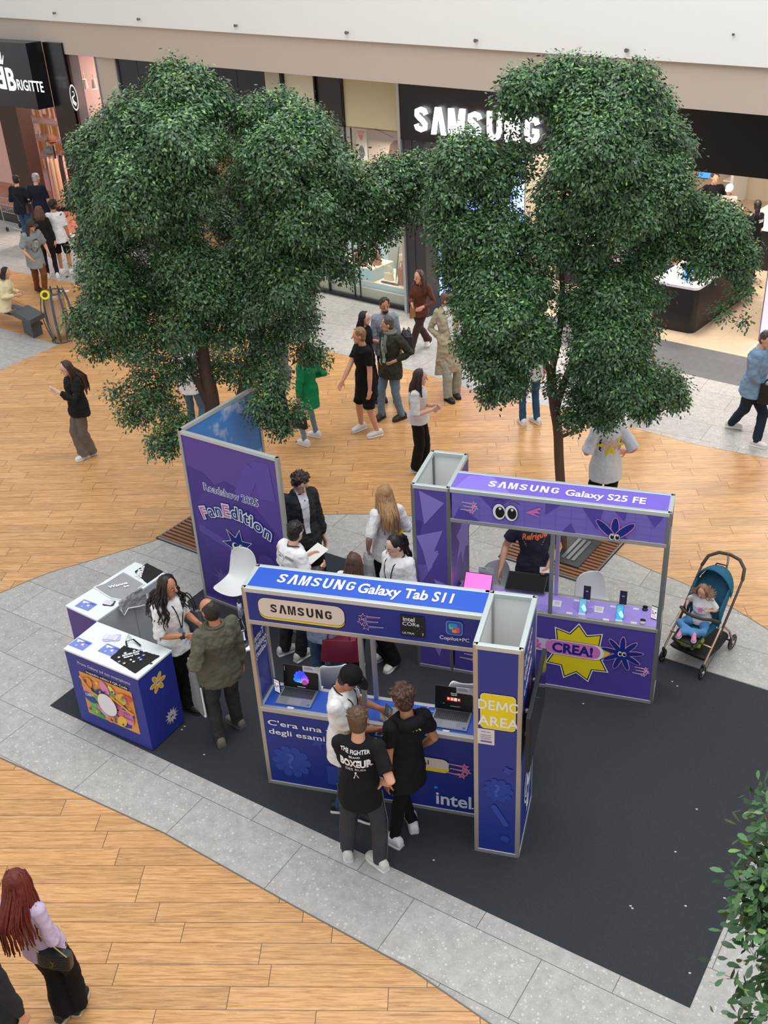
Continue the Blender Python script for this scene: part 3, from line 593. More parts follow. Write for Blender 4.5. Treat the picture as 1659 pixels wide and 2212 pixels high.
# ---------------------------------------------------------------- display stands
BLUE=mat('panel_royal_blue',(38,52,138),.42,spec=.4,var=.03,vscale=2);BLUET=mat('panel_blue_lit_top',(44,90,198),.35,spec=.5)  # brighter blue for upward panels: overhead light put into the colour
BLUEC=mat('panel_column_blue',(40,54,142),.42);PUR=mat('panel_purple',(92,76,164),.42,spec=.4,var=.03,vscale=2);PURT=mat('panel_lilac_lit_top',(124,106,210),.35);INNER=mat('panel_white_inside',(248,250,249),.5)  # header top lilac is painted lighter for the light from above
LILT=mat('counter_lilac',(176,156,240),.35)
WI=ink((240,240,246));DI=ink((32,30,36));CREAM=ink((222,208,196));YEL=ink((238,214,36));PNK=ink((222,124,196));NVI=ink((26,44,132));PINKL=ink((236,180,214))
class St:
    """a display stand in its own axes: x along the front, y into the stand"""
    def __init__(s,o,rot,name,label,cat='display stand'):
        c,q=math.cos(rot),math.sin(rot);s.o=V(o[0],o[1],.007);s.x=V(c,q,0);s.y=V(-q,c,0);s.ax=(s.x,s.y,ZZ);s.t=thing(name,s.o,label,cat)
    def w(s,x,y,z):return s.o+s.x*x+s.y*y+ZZ*z
    def box(s,name,a,b,m,parent=None,bevel=0,**kw):
        mb=MB();a,b=V(*a),V(*b);mb.box(s.w(*((a+b)/2)),np.abs(b-a)/2,s.ax);return obj(name,mb,m,parent or s.t,bevel=bevel,**kw)
    def post(s,x,y,z0,z1,m=None,r=.02):return s.box('post',(x-r,y-r,z0),(x+r,y+r,z1),m or ALU,bevel=.004)
    def rail(s,a,b,r=.022,m=None,name='rail'):
        a,b=V(*a),V(*b);d=b-a;h=np.where(np.abs(d)>1e-6,np.abs(d)/2,r);mb=MB();mb.box(s.w(*((a+b)/2)),h,s.ax);return obj(name,mb,m or ALU,s.t,bevel=.004)
    def art(s,x,y,z,side='front'):
        if side=='front':return Art(Frame(s.w(x,y,z),s.x,ZZ,-s.y))
        if side=='top':return Art(Frame(s.w(x,y,z),s.x,s.y,ZZ))
        if side=='right':return Art(Frame(s.w(x,y,z),s.y,ZZ,s.x))
        if side=='left':return Art(Frame(s.w(x,y,z),-s.y,ZZ,-s.x))
def comet(a,x,z,s,line,fill,flip=1,n=3):
    for k in range(n):
        cx,cz=x+flip*s*[.12,0,.26][k],z+s*[.34,0,-.34][k]*.9
        a.poly([(cx,cz+s*.07),(cx+flip*s*.92,cz+s*.10),(cx+flip*s*.92,cz+s*.05),(cx,cz-s*.07)],line)
        a.star(cx,cz,s*.26,s*.12,5,line,.4+k*.5);a.star(cx,cz,s*.21,s*.095,5,fill,.4+k*.5)
        a.poly([(cx+flip*s*.1,cz+s*.035),(cx+flip*s*.86,cz+s*.085),(cx+flip*s*.86,cz+s*.065),(cx+flip*s*.1,cz-s*.035)],fill)
def eyes(a,x,z,r,rot=0):
    for s in(-1,1):
        a.circle(x+s*r*.8,z,r*.9,DI,r*1.25);a.circle(x+s*r*.8,z,r*.84,WI,r*1.18);a.circle(x+s*r*.8+r*.1,z-r*.05,r*.6,DI,r*.85);a.circle(x+s*r*.8+r*.12,z+r*.5,r*.18,WI)
# ===== blue stand
B=St((0,0),0,'demo_stand','royal blue demo stand with two laptops and a tall column');w,c,d,e,h1,h2,H=2.097,.398,.375,.379,.958,1.932,2.293
g=.02
for x,y in((g,g),(g,d-g)):B.post(x,y,0,H,mat('alu_warm',(186,176,162),.4,.5) if y==g else None)
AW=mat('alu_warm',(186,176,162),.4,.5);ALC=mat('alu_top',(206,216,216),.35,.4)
for y in(g,d-g):B.post(1.04,y,h1,h2)
B.post(w-g,d-g,0,H)
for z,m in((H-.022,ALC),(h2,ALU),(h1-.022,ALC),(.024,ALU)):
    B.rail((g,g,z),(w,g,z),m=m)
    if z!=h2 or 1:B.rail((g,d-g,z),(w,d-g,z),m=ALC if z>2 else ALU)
    B.rail((g,g,z),(g,d-g,z),m=m)
pt=B.box('header_top',(g,g,H-.012),(w,d-g,H-.002),BLUET)
a=B.art(0,0,H-.002,'top');wordmark(a,.62,.13,.72,.145,WI);a.text('Galaxy Tab S11',1.42,.125,.135,WI,bold=.024,sx=1.28,width=.82);a.done('lettering',pt)
hp=B.box('header_front',(.04,.004,h2+.02),(w,.014,H-.04),BLUE)
B.box('header_back',(.04,d-.014,h2+.02),(w,d-.004,H-.04),BLUE)
a=B.art(0,.004,0)
def sign(a,x0,z0,x1,z1):
    r=(z1-z0)/2*.75;a.rrect(x0-.006,z0-.028,x1+.006,z1+.006-.01,r,DI);a.rrect(x0,z0-.022,x1,z1-.02,r,YEL);a.rrect(x0-.004,z0-.004,x1+.004,z1+.004,r,DI);a.rrect(x0,z0,x1,z1,r,CREAM)
    wordmark(a,(x0+x1)/2,z0+(z1-z0)*.27,(x1-x0)*.74,(z1-z0)*.46,DI)
sign(a,.14,2.01,.92,2.21)
comet(a,1.07,2.09,.16,PINKL,ink((44,58,140)))
a.rrect(1.41,2.0,1.62,2.215,.008,ink((36,36,40)));a.text('intel',1.485,2.155,.042,WI,bold=.01);a.text('CORe',1.50,2.11,.036,WI,bold=.002,sx=1.1);a.text('ULTRA',1.475,2.022,.020,WI,bold=.005,sx=1.2);a.text('7',1.60,2.02,.026,WI)
for i in range(4):
    for j in range(5):
        if (i+j)%2==0:a.circle(1.535+i*.02,2.04+j*.026,.0028,ink((150,150,155)),n=6)
a.rrect(1.80,2.075,1.94,2.215,.03,ink((120,150,200)));a.rrect(1.806,2.081,1.934,2.209,.027,ink((52,86,172)))
a.rrect(1.825,2.13,1.865,2.185,.014,ink((124,196,90)));a.rrect(1.835,2.15,1.895,2.19,.014,ink((40,150,215)));a.rrect(1.872,2.10,1.915,2.155,.014,ink((226,84,110)));a.rrect(1.85,2.098,1.89,2.13,.012,ink((238,150,60)));a.text('Copilot+PC',1.87,2.02,.036,WI,bold=.004,width=.25)
a.done('printed_artwork',hp)
# counter
B.box('countertop',(0.045,.04,h1-.012),(w,d-.04,h1),BLUET)
B.rail((g,g,h1-.02),(w,g,h1-.02),m=ALU,r=.024)
fpn=B.box('front_panel',(.04,.006,.045),(w,.016,h1-.045),BLUE)
B.box('back_panel',(.04,d-.016,.045),(w,d-.006,h1-.045),BLUE);B.box('side_panel',(.006,.04,.045),(.016,d-.04,h2-.02),BLUEC)
a=Art(Frame(B.w(.016,0,0),-B.y,ZZ,B.x));
for k,tx in enumerate(('Tutte','possibilita','Galaxy')):a.text(tx,-.19,1.62-k*.085,.07,WI,bold=.02,rot=.12)
a.done('lettering',B.t)
a=B.art(0,.006,0);LB=ink((54,72,160))
a.circle(.27,.33,.15,LB,.15);
for k in range(10):a.circle(.27+.15*math.cos(k*.628),.33+.15*math.sin(k*.628),.045,LB)
a.text('?',.26,.25,.18,ink((70,90,176)),bold=.03);a.rrect(.62,.12,.80,.36,.02,LB);a.star(.56,.63,.09,.04,5,LB);a.rrect(.66,.42,.95,.66,.05,LB)
a.text("C'era una volta la notte",.075,.76,.062,WI,bold=.012,sx=1.3,align='LEFT',width=1.30);a.text("degli esami, oggi",.075,.655,.062,WI,bold=.012,sx=1.3,align='LEFT',width=.82)
a.rrect(.96,.535,1.80,.665,.06,DI);a.rrect(.97,.50,1.795,.60,.05,YEL);a.rrect(.965,.54,1.795,.66,.06,CREAM);a.text('con Galaxy AI',1.36,.575,.055,DI,bold=.005,width=.5)
comet(a,1.96,.56,.17,PINKL,ink((196,100,140)),-1)
a.text('intel',1.66,.11,.15,ink((214,220,238)),bold=.02,sx=1.35,align='LEFT',width=.33);a.circle(2.01,.12,.008,WI);a.rrect(1.655,.30,1.685,.325,.004,ink((60,150,230)))
a.done('printed_artwork',fpn)
# column
for x in(w+g,w+c-g):
    for y in(-e+g,d-g):B.post(x,y,0,H,AW if y<0 else ALU)
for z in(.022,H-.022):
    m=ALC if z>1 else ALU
    for y in(-e+g,d-g):B.rail((w+g,y,z),(w+c-g,y,z),m=m)
    for x in(w+g,w+c-g):B.rail((x,-e+g,z),(x,d-g,z),m=m)
def colp(nm,a0,b0,mo):return B.box(nm,a0,b0,mo)
cf=colp('front_panel',(w+.035,-e+.004,.04),(w+c-.035,-e+.012,H-.04),BLUEC);colp('inner_lining',(w+.035,-e+.013,.04),(w+c-.035,-e+.02,H-.04),INNER)
colp('back_panel',(w+.035,d-.012,.04),(w+c-.035,d-.004,H-.04),BLUEC);colp('inner_lining',(w+.035,d-.02,.04),(w+c-.035,d-.013,H-.04),INNER)
colp('side_panel',(w+.004,-e+.035,.04),(w+.012,d-.035,H-.04),BLUEC);colp('inner_lining',(w+.013,-e+.035,.04),(w+.02,d-.035,H-.04),INNER)
cr=colp('side_panel',(w+c-.012,-e+.035,.04),(w+c-.004,d-.035,H-.04),BLUEC);colp('inner_lining',(w+c-.02,-e+.035,.04),(w+c-.013,d-.035,H-.04),INNER)
colp('floor_panel',(w+.04,-e+.04,.03),(w+c-.04,d-.04,.05),INNER)
for z,k in((1.75,0),(1.2,1)):
    mb=MB();q=B.w(w+.03,.22,z);mb.tube([q,q-ZZ*.15+B.x*.03,q-ZZ*.35+B.x*.02],.006,6);obj('cable',mb,ink((206,200,190)),B.t,smooth=True)
a=B.art(w,-e+.004,0);a.rrect(.052,1.445,.352,1.825,.04,DI);a.rrect(.058,1.451,.346,1.819,.036,WI);a.rrect(.062,1.455,.342,1.815,.034,YEL)
for tx,z in(('DEMO',1.655),('AREA',1.485)):
    
    if tx=='AREA':a.text(tx,.205,z,.10,WI,bold=.012,width=.338)
for tx,x_,w_ in(('D',.075,.070),('E',.148,.052),('O',.335,.086)):a.text(tx,x_,1.655,.10,WI,bold=.012,width=w_)
for q in([(.194,1.655),(.203,1.755)],[(.203,1.75),(.236,1.67)],[(.236,1.67),(.269,1.75)],[(.269,1.755),(.278,1.655)]):a.strip(q,.015,WI)
a.circle(.21,.78,.10,ink((50,68,158)),.10)
for k in range(10):a.circle(.21+.10*math.cos(k*.628),.78+.10*math.sin(k*.628),.032,ink((50,68,158)))
a.text('?',.20,.71,.14,ink((66,86,176)),bold=.03);a.star(.29,1.02,.05,.03,4,ink((60,72,160)),.4);a.rrect(.20,.36,.25,.62,.02,ink((58,76,168)),.5);a.circle(.27,.22,.04,ink((50,68,158)))
a.done('printed_artwork',cf)
nt_=B.box('paper_notice',(w+.035,-e-.001,1.28),(w+.175,-e+.003,1.44),ink((224,216,218)));a=B.art(w,-e-.001,0);a.text('DEMO AREA',.105,1.41,.010,DI)
for k in range(3):a.strip([(.06,1.38-k*.02),(.15,1.38-k*.02)],.006,ink((150,140,160)))
a.rrect(.06,1.305,.155,1.32,.006,ink((110,90,170)));a.done('print',nt_)
a=B.art(w+c-.004,-e,0,'right')
for k,(tx,z) in enumerate((('Un nuovo',2.08),('Galaxy',1.93),('ti aspetta',1.78))):a.text(tx,.30,z,.09,WI,bold=.02,rot=.2,width=.4)
comet(a,.40,1.62,.13,PNK,PNK);
for k in range(24):pass
for R0,mm in((.20,WI),(.18,NVI),(.15,WI),(.135,NVI)):a.circle(.42,.55,R0,mm,R0*1.15)
a.text('AI',.42,.47,.16,WI,bold=.05);a.star(.42,.82,.10,.05,5,WI,.3);a.star(.42,.82,.075,.035,5,NVI,.3);a.star(.42,.28,.10,.05,5,WI,.3);a.done('printed_artwork',cr)
# flat television on the column's flank
tv=thing('television',B.w(2.54,0,1.1),'black flat television mounted on the flank of the blue column','television')
def tvb(nm,a_,b_,m,**k):
    mb=MB();a_,b_=V(*a_),V(*b_);mb.box((a_+b_)/2,np.abs(b_-a_)/2);return obj(nm,mb,m,tv,**k)
tvb('casing',(2.535,-.45,1.11),(2.572,.47,1.69),mat('tv_case',(30,32,36),.45),bevel=.004);tvb('screen',(2.5725,-.44,1.12),(2.575,.46,1.68),mat('tv_screen',(18,20,28),.08))
for y in(-.2,.2):
    for z in(1.3,1.55):tvb('bracket',(2.497,y-.015,z-.01),(2.535,y+.015,z+.01),ALU)
# ===== purple stand
P=St((1.3901,2.0178),-.0458,'demo_stand','purple demo stand with phones on its lilac counter');c2,D2,d2,W2=.4028,.7656,.3841,2.1259
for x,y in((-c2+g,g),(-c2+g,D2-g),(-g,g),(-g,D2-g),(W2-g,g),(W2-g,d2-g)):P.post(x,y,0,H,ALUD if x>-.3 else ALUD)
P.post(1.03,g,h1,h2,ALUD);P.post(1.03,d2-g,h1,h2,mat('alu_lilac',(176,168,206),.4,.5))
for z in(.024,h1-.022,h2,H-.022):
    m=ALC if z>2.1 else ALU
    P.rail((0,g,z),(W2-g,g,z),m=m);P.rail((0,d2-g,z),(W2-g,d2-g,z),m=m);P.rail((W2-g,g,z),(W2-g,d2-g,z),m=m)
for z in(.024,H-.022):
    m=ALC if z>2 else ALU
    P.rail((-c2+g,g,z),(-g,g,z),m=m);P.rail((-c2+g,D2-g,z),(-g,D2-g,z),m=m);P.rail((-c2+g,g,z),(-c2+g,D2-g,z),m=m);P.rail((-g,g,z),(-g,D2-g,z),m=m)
LI=ink((118,100,190));LI2=ink((74,60,150));LI3=ink((146,128,212))
def shards(a,x0,z0,x1,z1,n,sd):
    r=random.Random(sd)
    for _ in range(n):
        cx,cz=r.uniform(x0,x1),r.uniform(z0,z1);s=min(x1-x0,z1-z0)*r.uniform(.4,.9);pts=[]
        for k in range(3):
            t=r.uniform(0,.9)+k*2.09;pts.append((min(x1,max(x0,cx+s*math.cos(t)*.6)),min(z1,max(z0,cz+s*math.sin(t)))))
        a.poly(pts,r.choice((LI,LI2,LI3)))
f1=P.box('front_panel',(-c2+.035,.004,.04),(-.035,.012,H-.04),PUR);a=P.art(0,.004,0);shards(a,-c2+.04,.1,-.04,H-.06,9,3);a.done('printed_artwork',f1);P.box('inner_lining',(-c2+.035,.013,.04),(-.035,.02,H-.04),INNER)
P.box('back_panel',(-c2+.035,D2-.012,.04),(-.035,D2-.004,H-.04),PUR);P.box('inner_lining',(-c2+.035,D2-.02,.04),(-.035,D2-.013,H-.04),INNER)
P.box('side_panel',(-c2+.004,.035,.04),(-c2+.012,D2-.035,H-.04),PUR);P.box('inner_lining',(-c2+.013,.035,.04),(-c2+.02,D2-.035,H-.04),INNER)
f2=P.box('side_panel',(-.012,.035,.04),(-.004,D2-.035,H-.04),PUR);P.box('inner_lining',(-.02,.035,.04),(-.013,D2-.035,H-.04),INNER)
a=P.art(-.004,0,0,'right');a.star(.55,1.45,.36,.2,7,LI3);a.star(.2,2.1,.2,.1,5,LI);a.done('printed_artwork',f2)
ptp=P.box('header_top',(0,g,H-.012),(W2-g,d2-g,H-.002),PURT);a=P.art(0,0,H-.002,'top')
a.poly([(.05,.04),(.6,.04),(.35,.34),(.12,.30)],ink((140,122,228)));a.poly([(1.5,.04),(2.05,.04),(2.0,.2),(1.7,.22)],ink((124,104,214)))
wordmark(a,.70,.125,.72,.125,WI);a.text('Galaxy S25 FE',1.49,.12,.115,WI,bold=.022,sx=1.28,width=.76);a.done('lettering',ptp)
ph=P.box('header_front',(.02,.004,h2+.02),(W2-.04,.014,H-.04),mat('panel_lilac_shade',(124,110,200),.42));P.box('header_back',(.02,d2-.014,h2+.02),(W2-.04,d2-.004,H-.04),PUR)
a=P.art(0,.004,0)
for pts in([(.30,2.25),(.62,2.25),(.44,2.10)],[(.95,2.25),(1.1,2.25),(.95,2.12)],[(1.3,2.25),(1.5,2.25),(1.45,2.02)],[(1.6,2.25),(1.72,2.25),(1.7,2.15)],[(1.9,2.25),(2.06,2.25),(1.98,2.12)],[(1.12,1.955),(1.25,1.955),(1.2,2.06)],[(1.55,1.955),(1.75,1.955),(1.62,2.08)],[(.04,1.96),(.3,1.96),(.1,2.1)]):a.poly(pts,ink((92,76,172)))
for k in range(1,14):a.strip([(.15*k,1.955),(.15*k,2.25)],.002,ink((112,98,190)))
for z in(2.03,2.12,2.2):a.strip([(.03,z),(2.08,z)],.002,ink((112,98,190)))
comet(a,.26,2.11,.13,WI,ink((210,110,190)),-1)
eyes(a,.56,2.10,.075);a.strip([(.45,2.22),(.5,2.24),(.55,2.22)],.006,DI);a.strip([(.6,2.22),(.65,2.235),(.7,2.21)],.006,DI)
for k in range(3):a.poly([(.76,2.13),(.90-.03*k,2.20-.035*k),(.91,2.18-.045*k)],PNK)
for k,(an,l) in enumerate(((90,.22),(135,.25),(45,.25),(175,.3),(5,.3))):
    t=math.radians(an);cx,cz=1.62,1.965;a_=max(.0,0)
    if an in(175,5):continue
    a.circle(cx+l*.5*math.cos(t),cz+l*.5*math.sin(t),l*.52,ink((230,150,200)),.042,rot=t);a.circle(cx+l*.5*math.cos(t),cz+l*.5*math.sin(t),l*.49,NVI,.035,rot=t)
eyes(a,1.62,1.975,.03);a.done('printed_artwork',ph)
ct=P.box('countertop',(.02,.04,h1-.012),(W2-.04,d2-.04,h1),LILT)
a=P.art(0,0,h1,'top');a.circle(1.35,.22,.12,ink((164,144,232)));a.star(1.45,.22,.06,.02,4,ink((196,182,246)));a.circle(.95,.10,.09,ink((160,140,228)),.05);a.done('printed_artwork',ct)
pf=P.box('front_panel',(.02,.006,.045),(W2-.04,.016,h1-.045),mat('panel_violet',(82,70,160),.42));P.box('back_panel',(.02,d2-.016,.045),(W2-.04,d2-.006,h1-.045),PUR)
a=P.art(0,.006,0)
a.star(.26,.62,.15,.07,10,WI);comet(a,.30,.26,.19,WI,ink((206,100,170)),-1)
for k in range(1,14):a.strip([(.15*k,.05),(.15*k,h1-.05)],.0015,ink((88,78,168)))
cx,cz=1.33,.52
for rr,mm in((1.12,WI),(1.06,DI),(1.,YEL)):a.star(cx,cz,.34*rr,.235*rr,9,mm,.17)
a.rrect(.3,cz-.035,1.2,cz+.125,.02,ink((206,196,226)));a.text('SCATTA',.56,cz-.01,.10,ink((214,96,180)),bold=.03,width=.46);a.text('&',.90,cz-.01,.12,ink((214,96,180)),bold=.04)
a.rrect(1.0,cz-.06,1.60,cz+.14,.09,DI);a.rrect(1.0,cz-.055,1.60,cz+.135,.09,WI);a.rrect(1.0,cz-.045,1.565,cz+.125,.082,PNK);a.text('CREA!',1.28,cz-.02,.115,NVI,bold=.04,sx=1.25,width=.42)
fx,fz=1.78,.60
for col,ew in((ink((236,170,210)),.007),(NVI,0)):
    for k in range(9):
        t=math.radians(90+k*40);a.circle(fx+.105*math.cos(t),fz+.105*math.sin(t),.105+ew,col,.026+ew,rot=t)
eyes(a,fx,fz,.026);comet(a,2.04,.42,.12,WI,ink((214,110,190)),-1)
a.done('printed_artwork',pf)
# ===== tall V-shaped wall
F0,F1,F2=V(-1.8915,2.8008,0),V(-.5238,2.344,0),V(-1.4763,4.121,0)
FW=thing('display_wall',F0,'tall V-shaped wall, purple in front and printed with sky inside','display wall')
def wallp(A,Bp,m,nm,side):
    dd=nrm(Bp-A);n=V(dd[1],-dd[0],0);L=np.linalg.norm(Bp-A)
    mb=MB();mb.box((A+Bp)/2+ZZ*1.15,(L/2-.035,.012,1.11),(dd,n,ZZ));o=obj(nm,mb,m,FW)
    for z in(.03,2.278):
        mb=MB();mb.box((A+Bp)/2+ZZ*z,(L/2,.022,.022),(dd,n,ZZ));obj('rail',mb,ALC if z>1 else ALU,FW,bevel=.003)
    for q in(A+dd*.02,Bp-dd*.02):
        mb=MB();mb.box(q+ZZ*1.154,(.022,.023,1.146),(dd,n,ZZ));obj('post',mb,ALU,FW,bevel=.003)
    return o,dd,n,L
o1,dd,n,L=wallp(F0,F1,mat('wall_purple',(92,70,158),.42),'front_panel',1)
a=Art(Frame(F0+n*.0125+V(0,0,.007),dd,ZZ,n));D1=ink((80,62,146));D2i=ink((102,82,170))
a.poly([(.05,.1),(1.39,.1),(1.39,1.2),(1.1,1.5),(.8,1.75),(.6,1.8),(.45,1.7),(.3,1.82),(.05,1.86)],D1);a.circle(.5,1.15,.42,ink((86,66,152)),.5);a.rrect(.85,1.62,1.05,2.1,.01,D2i,-.5);a.rrect(1.08,1.72,1.32,2.18,.01,D2i,.1)
a.strip([(.1,1.05),(.8,.85)],.1,D2i);a.star(.35,.42,.16,.05,8,ink((108,90,176)));a.circle(1.1,.85,.12,D2i);a.star(1.2,.7,.2,.1,6,D2i)
a.text('Roadshow 2025',.68,1.60,.095,WI,bold=.045,sx=1.,width=.82);a.text('Roadshow 2025',.68,1.60,.095,NVI,bold=.0,sx=1.,width=.80)
word='FanEdition'
wd=[.11,.115,.115,.115,.13,.055,.085,.055,.13,.12];xs=[];x=0
for q in wd:xs.append(x+q/2);x+=q
for col,bd in((NVI,.13),(WI,.07),(None,.008)):
    for ch,q in zip(word,xs):
        u=(q/x-.5);ax_=.70+u*1.03;az=1.40-1.15*u*u*.55;hh=.150+.02*(u+.5)
        a.text(ch,ax_,az-.06,hh,col or (ink((214,120,178)) if ch in'FE' else NVI),bold=bd,rot=-u*.75)
a.star(.70,.97,.25,.12,7,WI,.45);a.star(.70,.97,.232,.11,7,NVI,.45)
for s in(-1,1):a.circle(.70+s*.05,.955,.045,WI,.055);a.circle(.70+s*.05+.012,.97,.028,DI,.032)
a.done('printed_artwork',o1)
SKYM=bpy.data.materials.new('sky_print');SKYM.use_nodes=True;nt,b,N,Lk=nodes(SKYM)
tc=N('ShaderNodeTexCoord').outputs['Object'];n1=N('ShaderNodeTexNoise');n1.inputs['Scale'].default_value=1.5;n1.inputs['Detail'].default_value=8;n1.inputs['Roughness'].default_value=.6;Lk(tc,n1.inputs[0])
rp=N('ShaderNodeValToRGB');rp.color_ramp.elements[0].position=.50;rp.color_ramp.elements[1].position=.62;rp.color_ramp.elements[0].color=lin((74,146,222));rp.color_ramp.elements[1].color=lin((236,244,250));Lk(n1.outputs[0],rp.inputs[0]);Lk(rp.outputs[0],b.inputs['Base Color']);b.inputs['Roughness'].default_value=.4
o2,dd,n,L=wallp(F0,F2,SKYM,'sky_panel',1)
a=Art(Frame(F0+n*.0125,dd,ZZ,n));a.poly([(.28,1.2),(.28,2.02),(.42,2.02),(.9,1.60),(1.0,1.2)],ink((150,196,206)))
a.poly([(.24,1.2),(.24,1.96),(.28,2.02),(.28,1.2)],ink((44,96,150)))
for k in range(9):a.strip([(.30+.07*k,1.2),(.30+.07*k,2.02-max(0,(.30+.07*k-.42))*.88)],.006,ink((110,160,176)))
a.done('printed_artwork',o2)
# ===== two small counters
def counter(pts,h,label,side,topm):
    c0=sum(pts)/4;t=thing('reception_counter',V(c0[0],c0[1],.007),label,'counter');F=[V(p[0],p[1],.007) for p in pts];out=[]
    for k in range(4):
        A,Bq=F[k],F[(k+1)%4];dd=nrm(Bq-A);n=V(dd[1],-dd[0],0);mb=MB();L=np.linalg.norm(Bq-A);mb.box((A+Bq)/2+ZZ*h/2-n*.008,(L/2-.002,.008,h/2-.012),(dd,n,ZZ));out.append((obj(['front_panel','side_panel','back_panel','side_panel'][k],mb,side[k],t),A,dd,n,L))
    mb=MB();ce=sum(F)/4;mb.prism([f+(f-ce)*.012+ZZ*(h-.02) for f in F],(0,0,.02));tp=obj('countertop',mb,topm,t)
    return t,out,tp
BL2=mat('counter_blue',(44,54,150),.42);GRY=mat('counter_grey',(190,194,196),.5);TOPW=mat('counter_white',(232,240,242),.35)
C1=[V(-2.27,.43,0),V(-1.308,.154,0),V(-1.178,.635,0),V(-2.158,.914,0)]
t1,fc,tp1=counter(C1,.945,'blue promotional counter with a colourful print at the front left',(BL2,BL2,GRY,BL2),TOPW)
o,A,dd,n,L=fc[0];a=Art(Frame(A+n*.0002,dd,ZZ,n));
a.text('Prova Galaxy sul tuo smartphone',.52,.815,.035,ink((206,208,230)),bold=.01,width=.72);a.rrect(.24,.725,.84,.775,.02,DI);a.text('Inquadra subito il QR Code',.54,.735,.03,WI,bold=.01,width=.56)
X0,Z0,X1,Z1=.15,.17,.87,.72;a.rrect(X0,Z0,X1,Z1,.01,ink((238,164,84)));r=random.Random(4)
for k in range(46):
    x,z=r.uniform(X0+.08,X1-.08),r.uniform(Z0+.07,Z1-.07);n_=r.randint(4,7);ro=r.uniform(0,6);P__=[]
    for q in range(n_):
        t=ro+q*2*math.pi/n_;R__=r.uniform(.04,.09);P__.append((min(X1-.01,max(X0+.01,x+R__*1.3*math.cos(t))),min(Z1-.01,max(Z0+.01,z+R__*.8*math.sin(t)))))
    a.poly(P__,ink(r.choice(((226,140,190),(238,160,80),(64,72,160),(242,204,70),(224,110,150),(120,184,110),(120,90,170),(236,190,210),(70,120,190)))))
for x,z,rr,cc in((.25,.6,.10,(240,160,70)),(.5,.63,.09,(230,150,200)),(.72,.58,.10,(238,190,60)),(.78,.36,.09,(232,140,190)),(.28,.25,.08,(120,190,90)),(.5,.24,.07,(238,150,60)),(.66,.27,.09,(240,200,70)),(.24,.42,.09,(60,80,160)),(.42,.55,.07,(60,70,150)),(.6,.66,.05,(240,220,120)),(.80,.62,.07,(220,90,90)),(.36,.22,.05,(90,170,80))):
    a.circle(x,z,rr,ink(cc),rr*.62,rot=r.uniform(0,3))
for k in range(26):
    x,z=r.uniform(X0+.05,X1-.05),r.uniform(Z0+.04,Z1-.04);a.circle(x,z,r.uniform(.01,.035),ink(r.choice(((238,160,70),(60,70,160),(240,205,70),(230,120,170),(120,190,150),(120,80,170)))),r.uniform(.008,.02),rot=r.uniform(0,3))
a.strip([(.17,.68),(.3,.52),(.42,.5),(.6,.56),(.86,.44)],.03,ink((238,170,50)));a.circle(.50,.43,.135,DI,.145);a.circle(.50,.43,.13,WI,.14)
a.text('OPEN',.27,.455,.035,WI,bold=.01,rot=.2);a.text('TRY',.77,.40,.035,ink((120,60,120)),bold=.01);a.text('Galaxy',.77,.35,.035,ink((120,60,120)),bold=.01)
a.strip([(.3,.09),(.75,.09)],.003,ink((80,92,180)));a.done('printed_artwork',o)
o,A,dd,n,L=fc[1];a=Art(Frame(A+n*.0002,dd,ZZ,n));
for k in range(6):
    t=k*math.pi/3;a.circle(.24+.062*math.cos(t),.72+.062*math.sin(t),.055,ink((240,226,190)),.028,rot=t)
for k in range(6):
    t=k*math.pi/3;a.circle(.24+.062*math.cos(t),.72+.062*math.sin(t),.047,ink((226,172,40)),.021,rot=t)
a.circle(.24,.72,.03,ink((240,226,190)));eyes(a,.24,.725,.014)
a.star(.33,.22,.10,.055,12,ink((206,200,200)));eyes(a,.33,.22,.016)
for k in range(1,5):a.strip([(.1*k,.03),(.1*k,.91)],.0015,ink((38,60,150)))
a.done('printed_artwork',o)
C2=[V(-2.648,1.119,0),V(-2.174,.944,0),V(-1.859,1.894,0),V(-2.301,2.05,0)]
t2,fc,tp2=counter(C2,.945,'white topped promotional counter standing behind the blue one',(mat('counter_plum',(86,58,142),.42),GRY,GRY,mat('counter_plum',(86,58,142),.42)),TOPW)
o,A,dd,n,L=fc[1];a=Art(Frame(A+n*.0003,dd,ZZ,n));a.strip([(.5,.01),(.5,.92)],.006,ink((150,154,158)));a.done('panel_joint',o)
# ---------------------------------------------------------------- people
SKIN=mat('skin_light',(214,160,132),.5,bump=.1,var=.05);SKINT=mat('skin_tan',(190,130,98),.5,bump=.1,var=.05);SKINP=mat('skin_pale',(224,178,156),.5,var=.04)
EYEW=mat('eye_white',(226,222,216),.3);EYED=mat('eye_dark',(34,24,20),.2);LIP=mat('lips',(168,84,76),.5)
def hairmat(rgb):
    n='hair_%d_%d_%d'%tuple(rgb)
    return mat(n,rgb,.45,bump=1.,bscale=45,var=.35,vscale=30,stretch=(1,1,.12),spec=.45)
def ik(a,b,l1,l2,hint):
    d=b-a;D=np.linalg.norm(d);mx=(l1+l2)*.999
    if D>mx:b=a+d/D*mx;d=b-a;D=mx
    D=max(D,abs(l1-l2)+.02)
    u=nrm(d);x=(l1*l1-l2*l2+D*D)/(2*D);y=math.sqrt(max(0,l1*l1-x*x));h=nrm(hint-u*(hint@u));return a+u*x+h*y,b
def lerp(a,b,t):return a+(b-a)*t
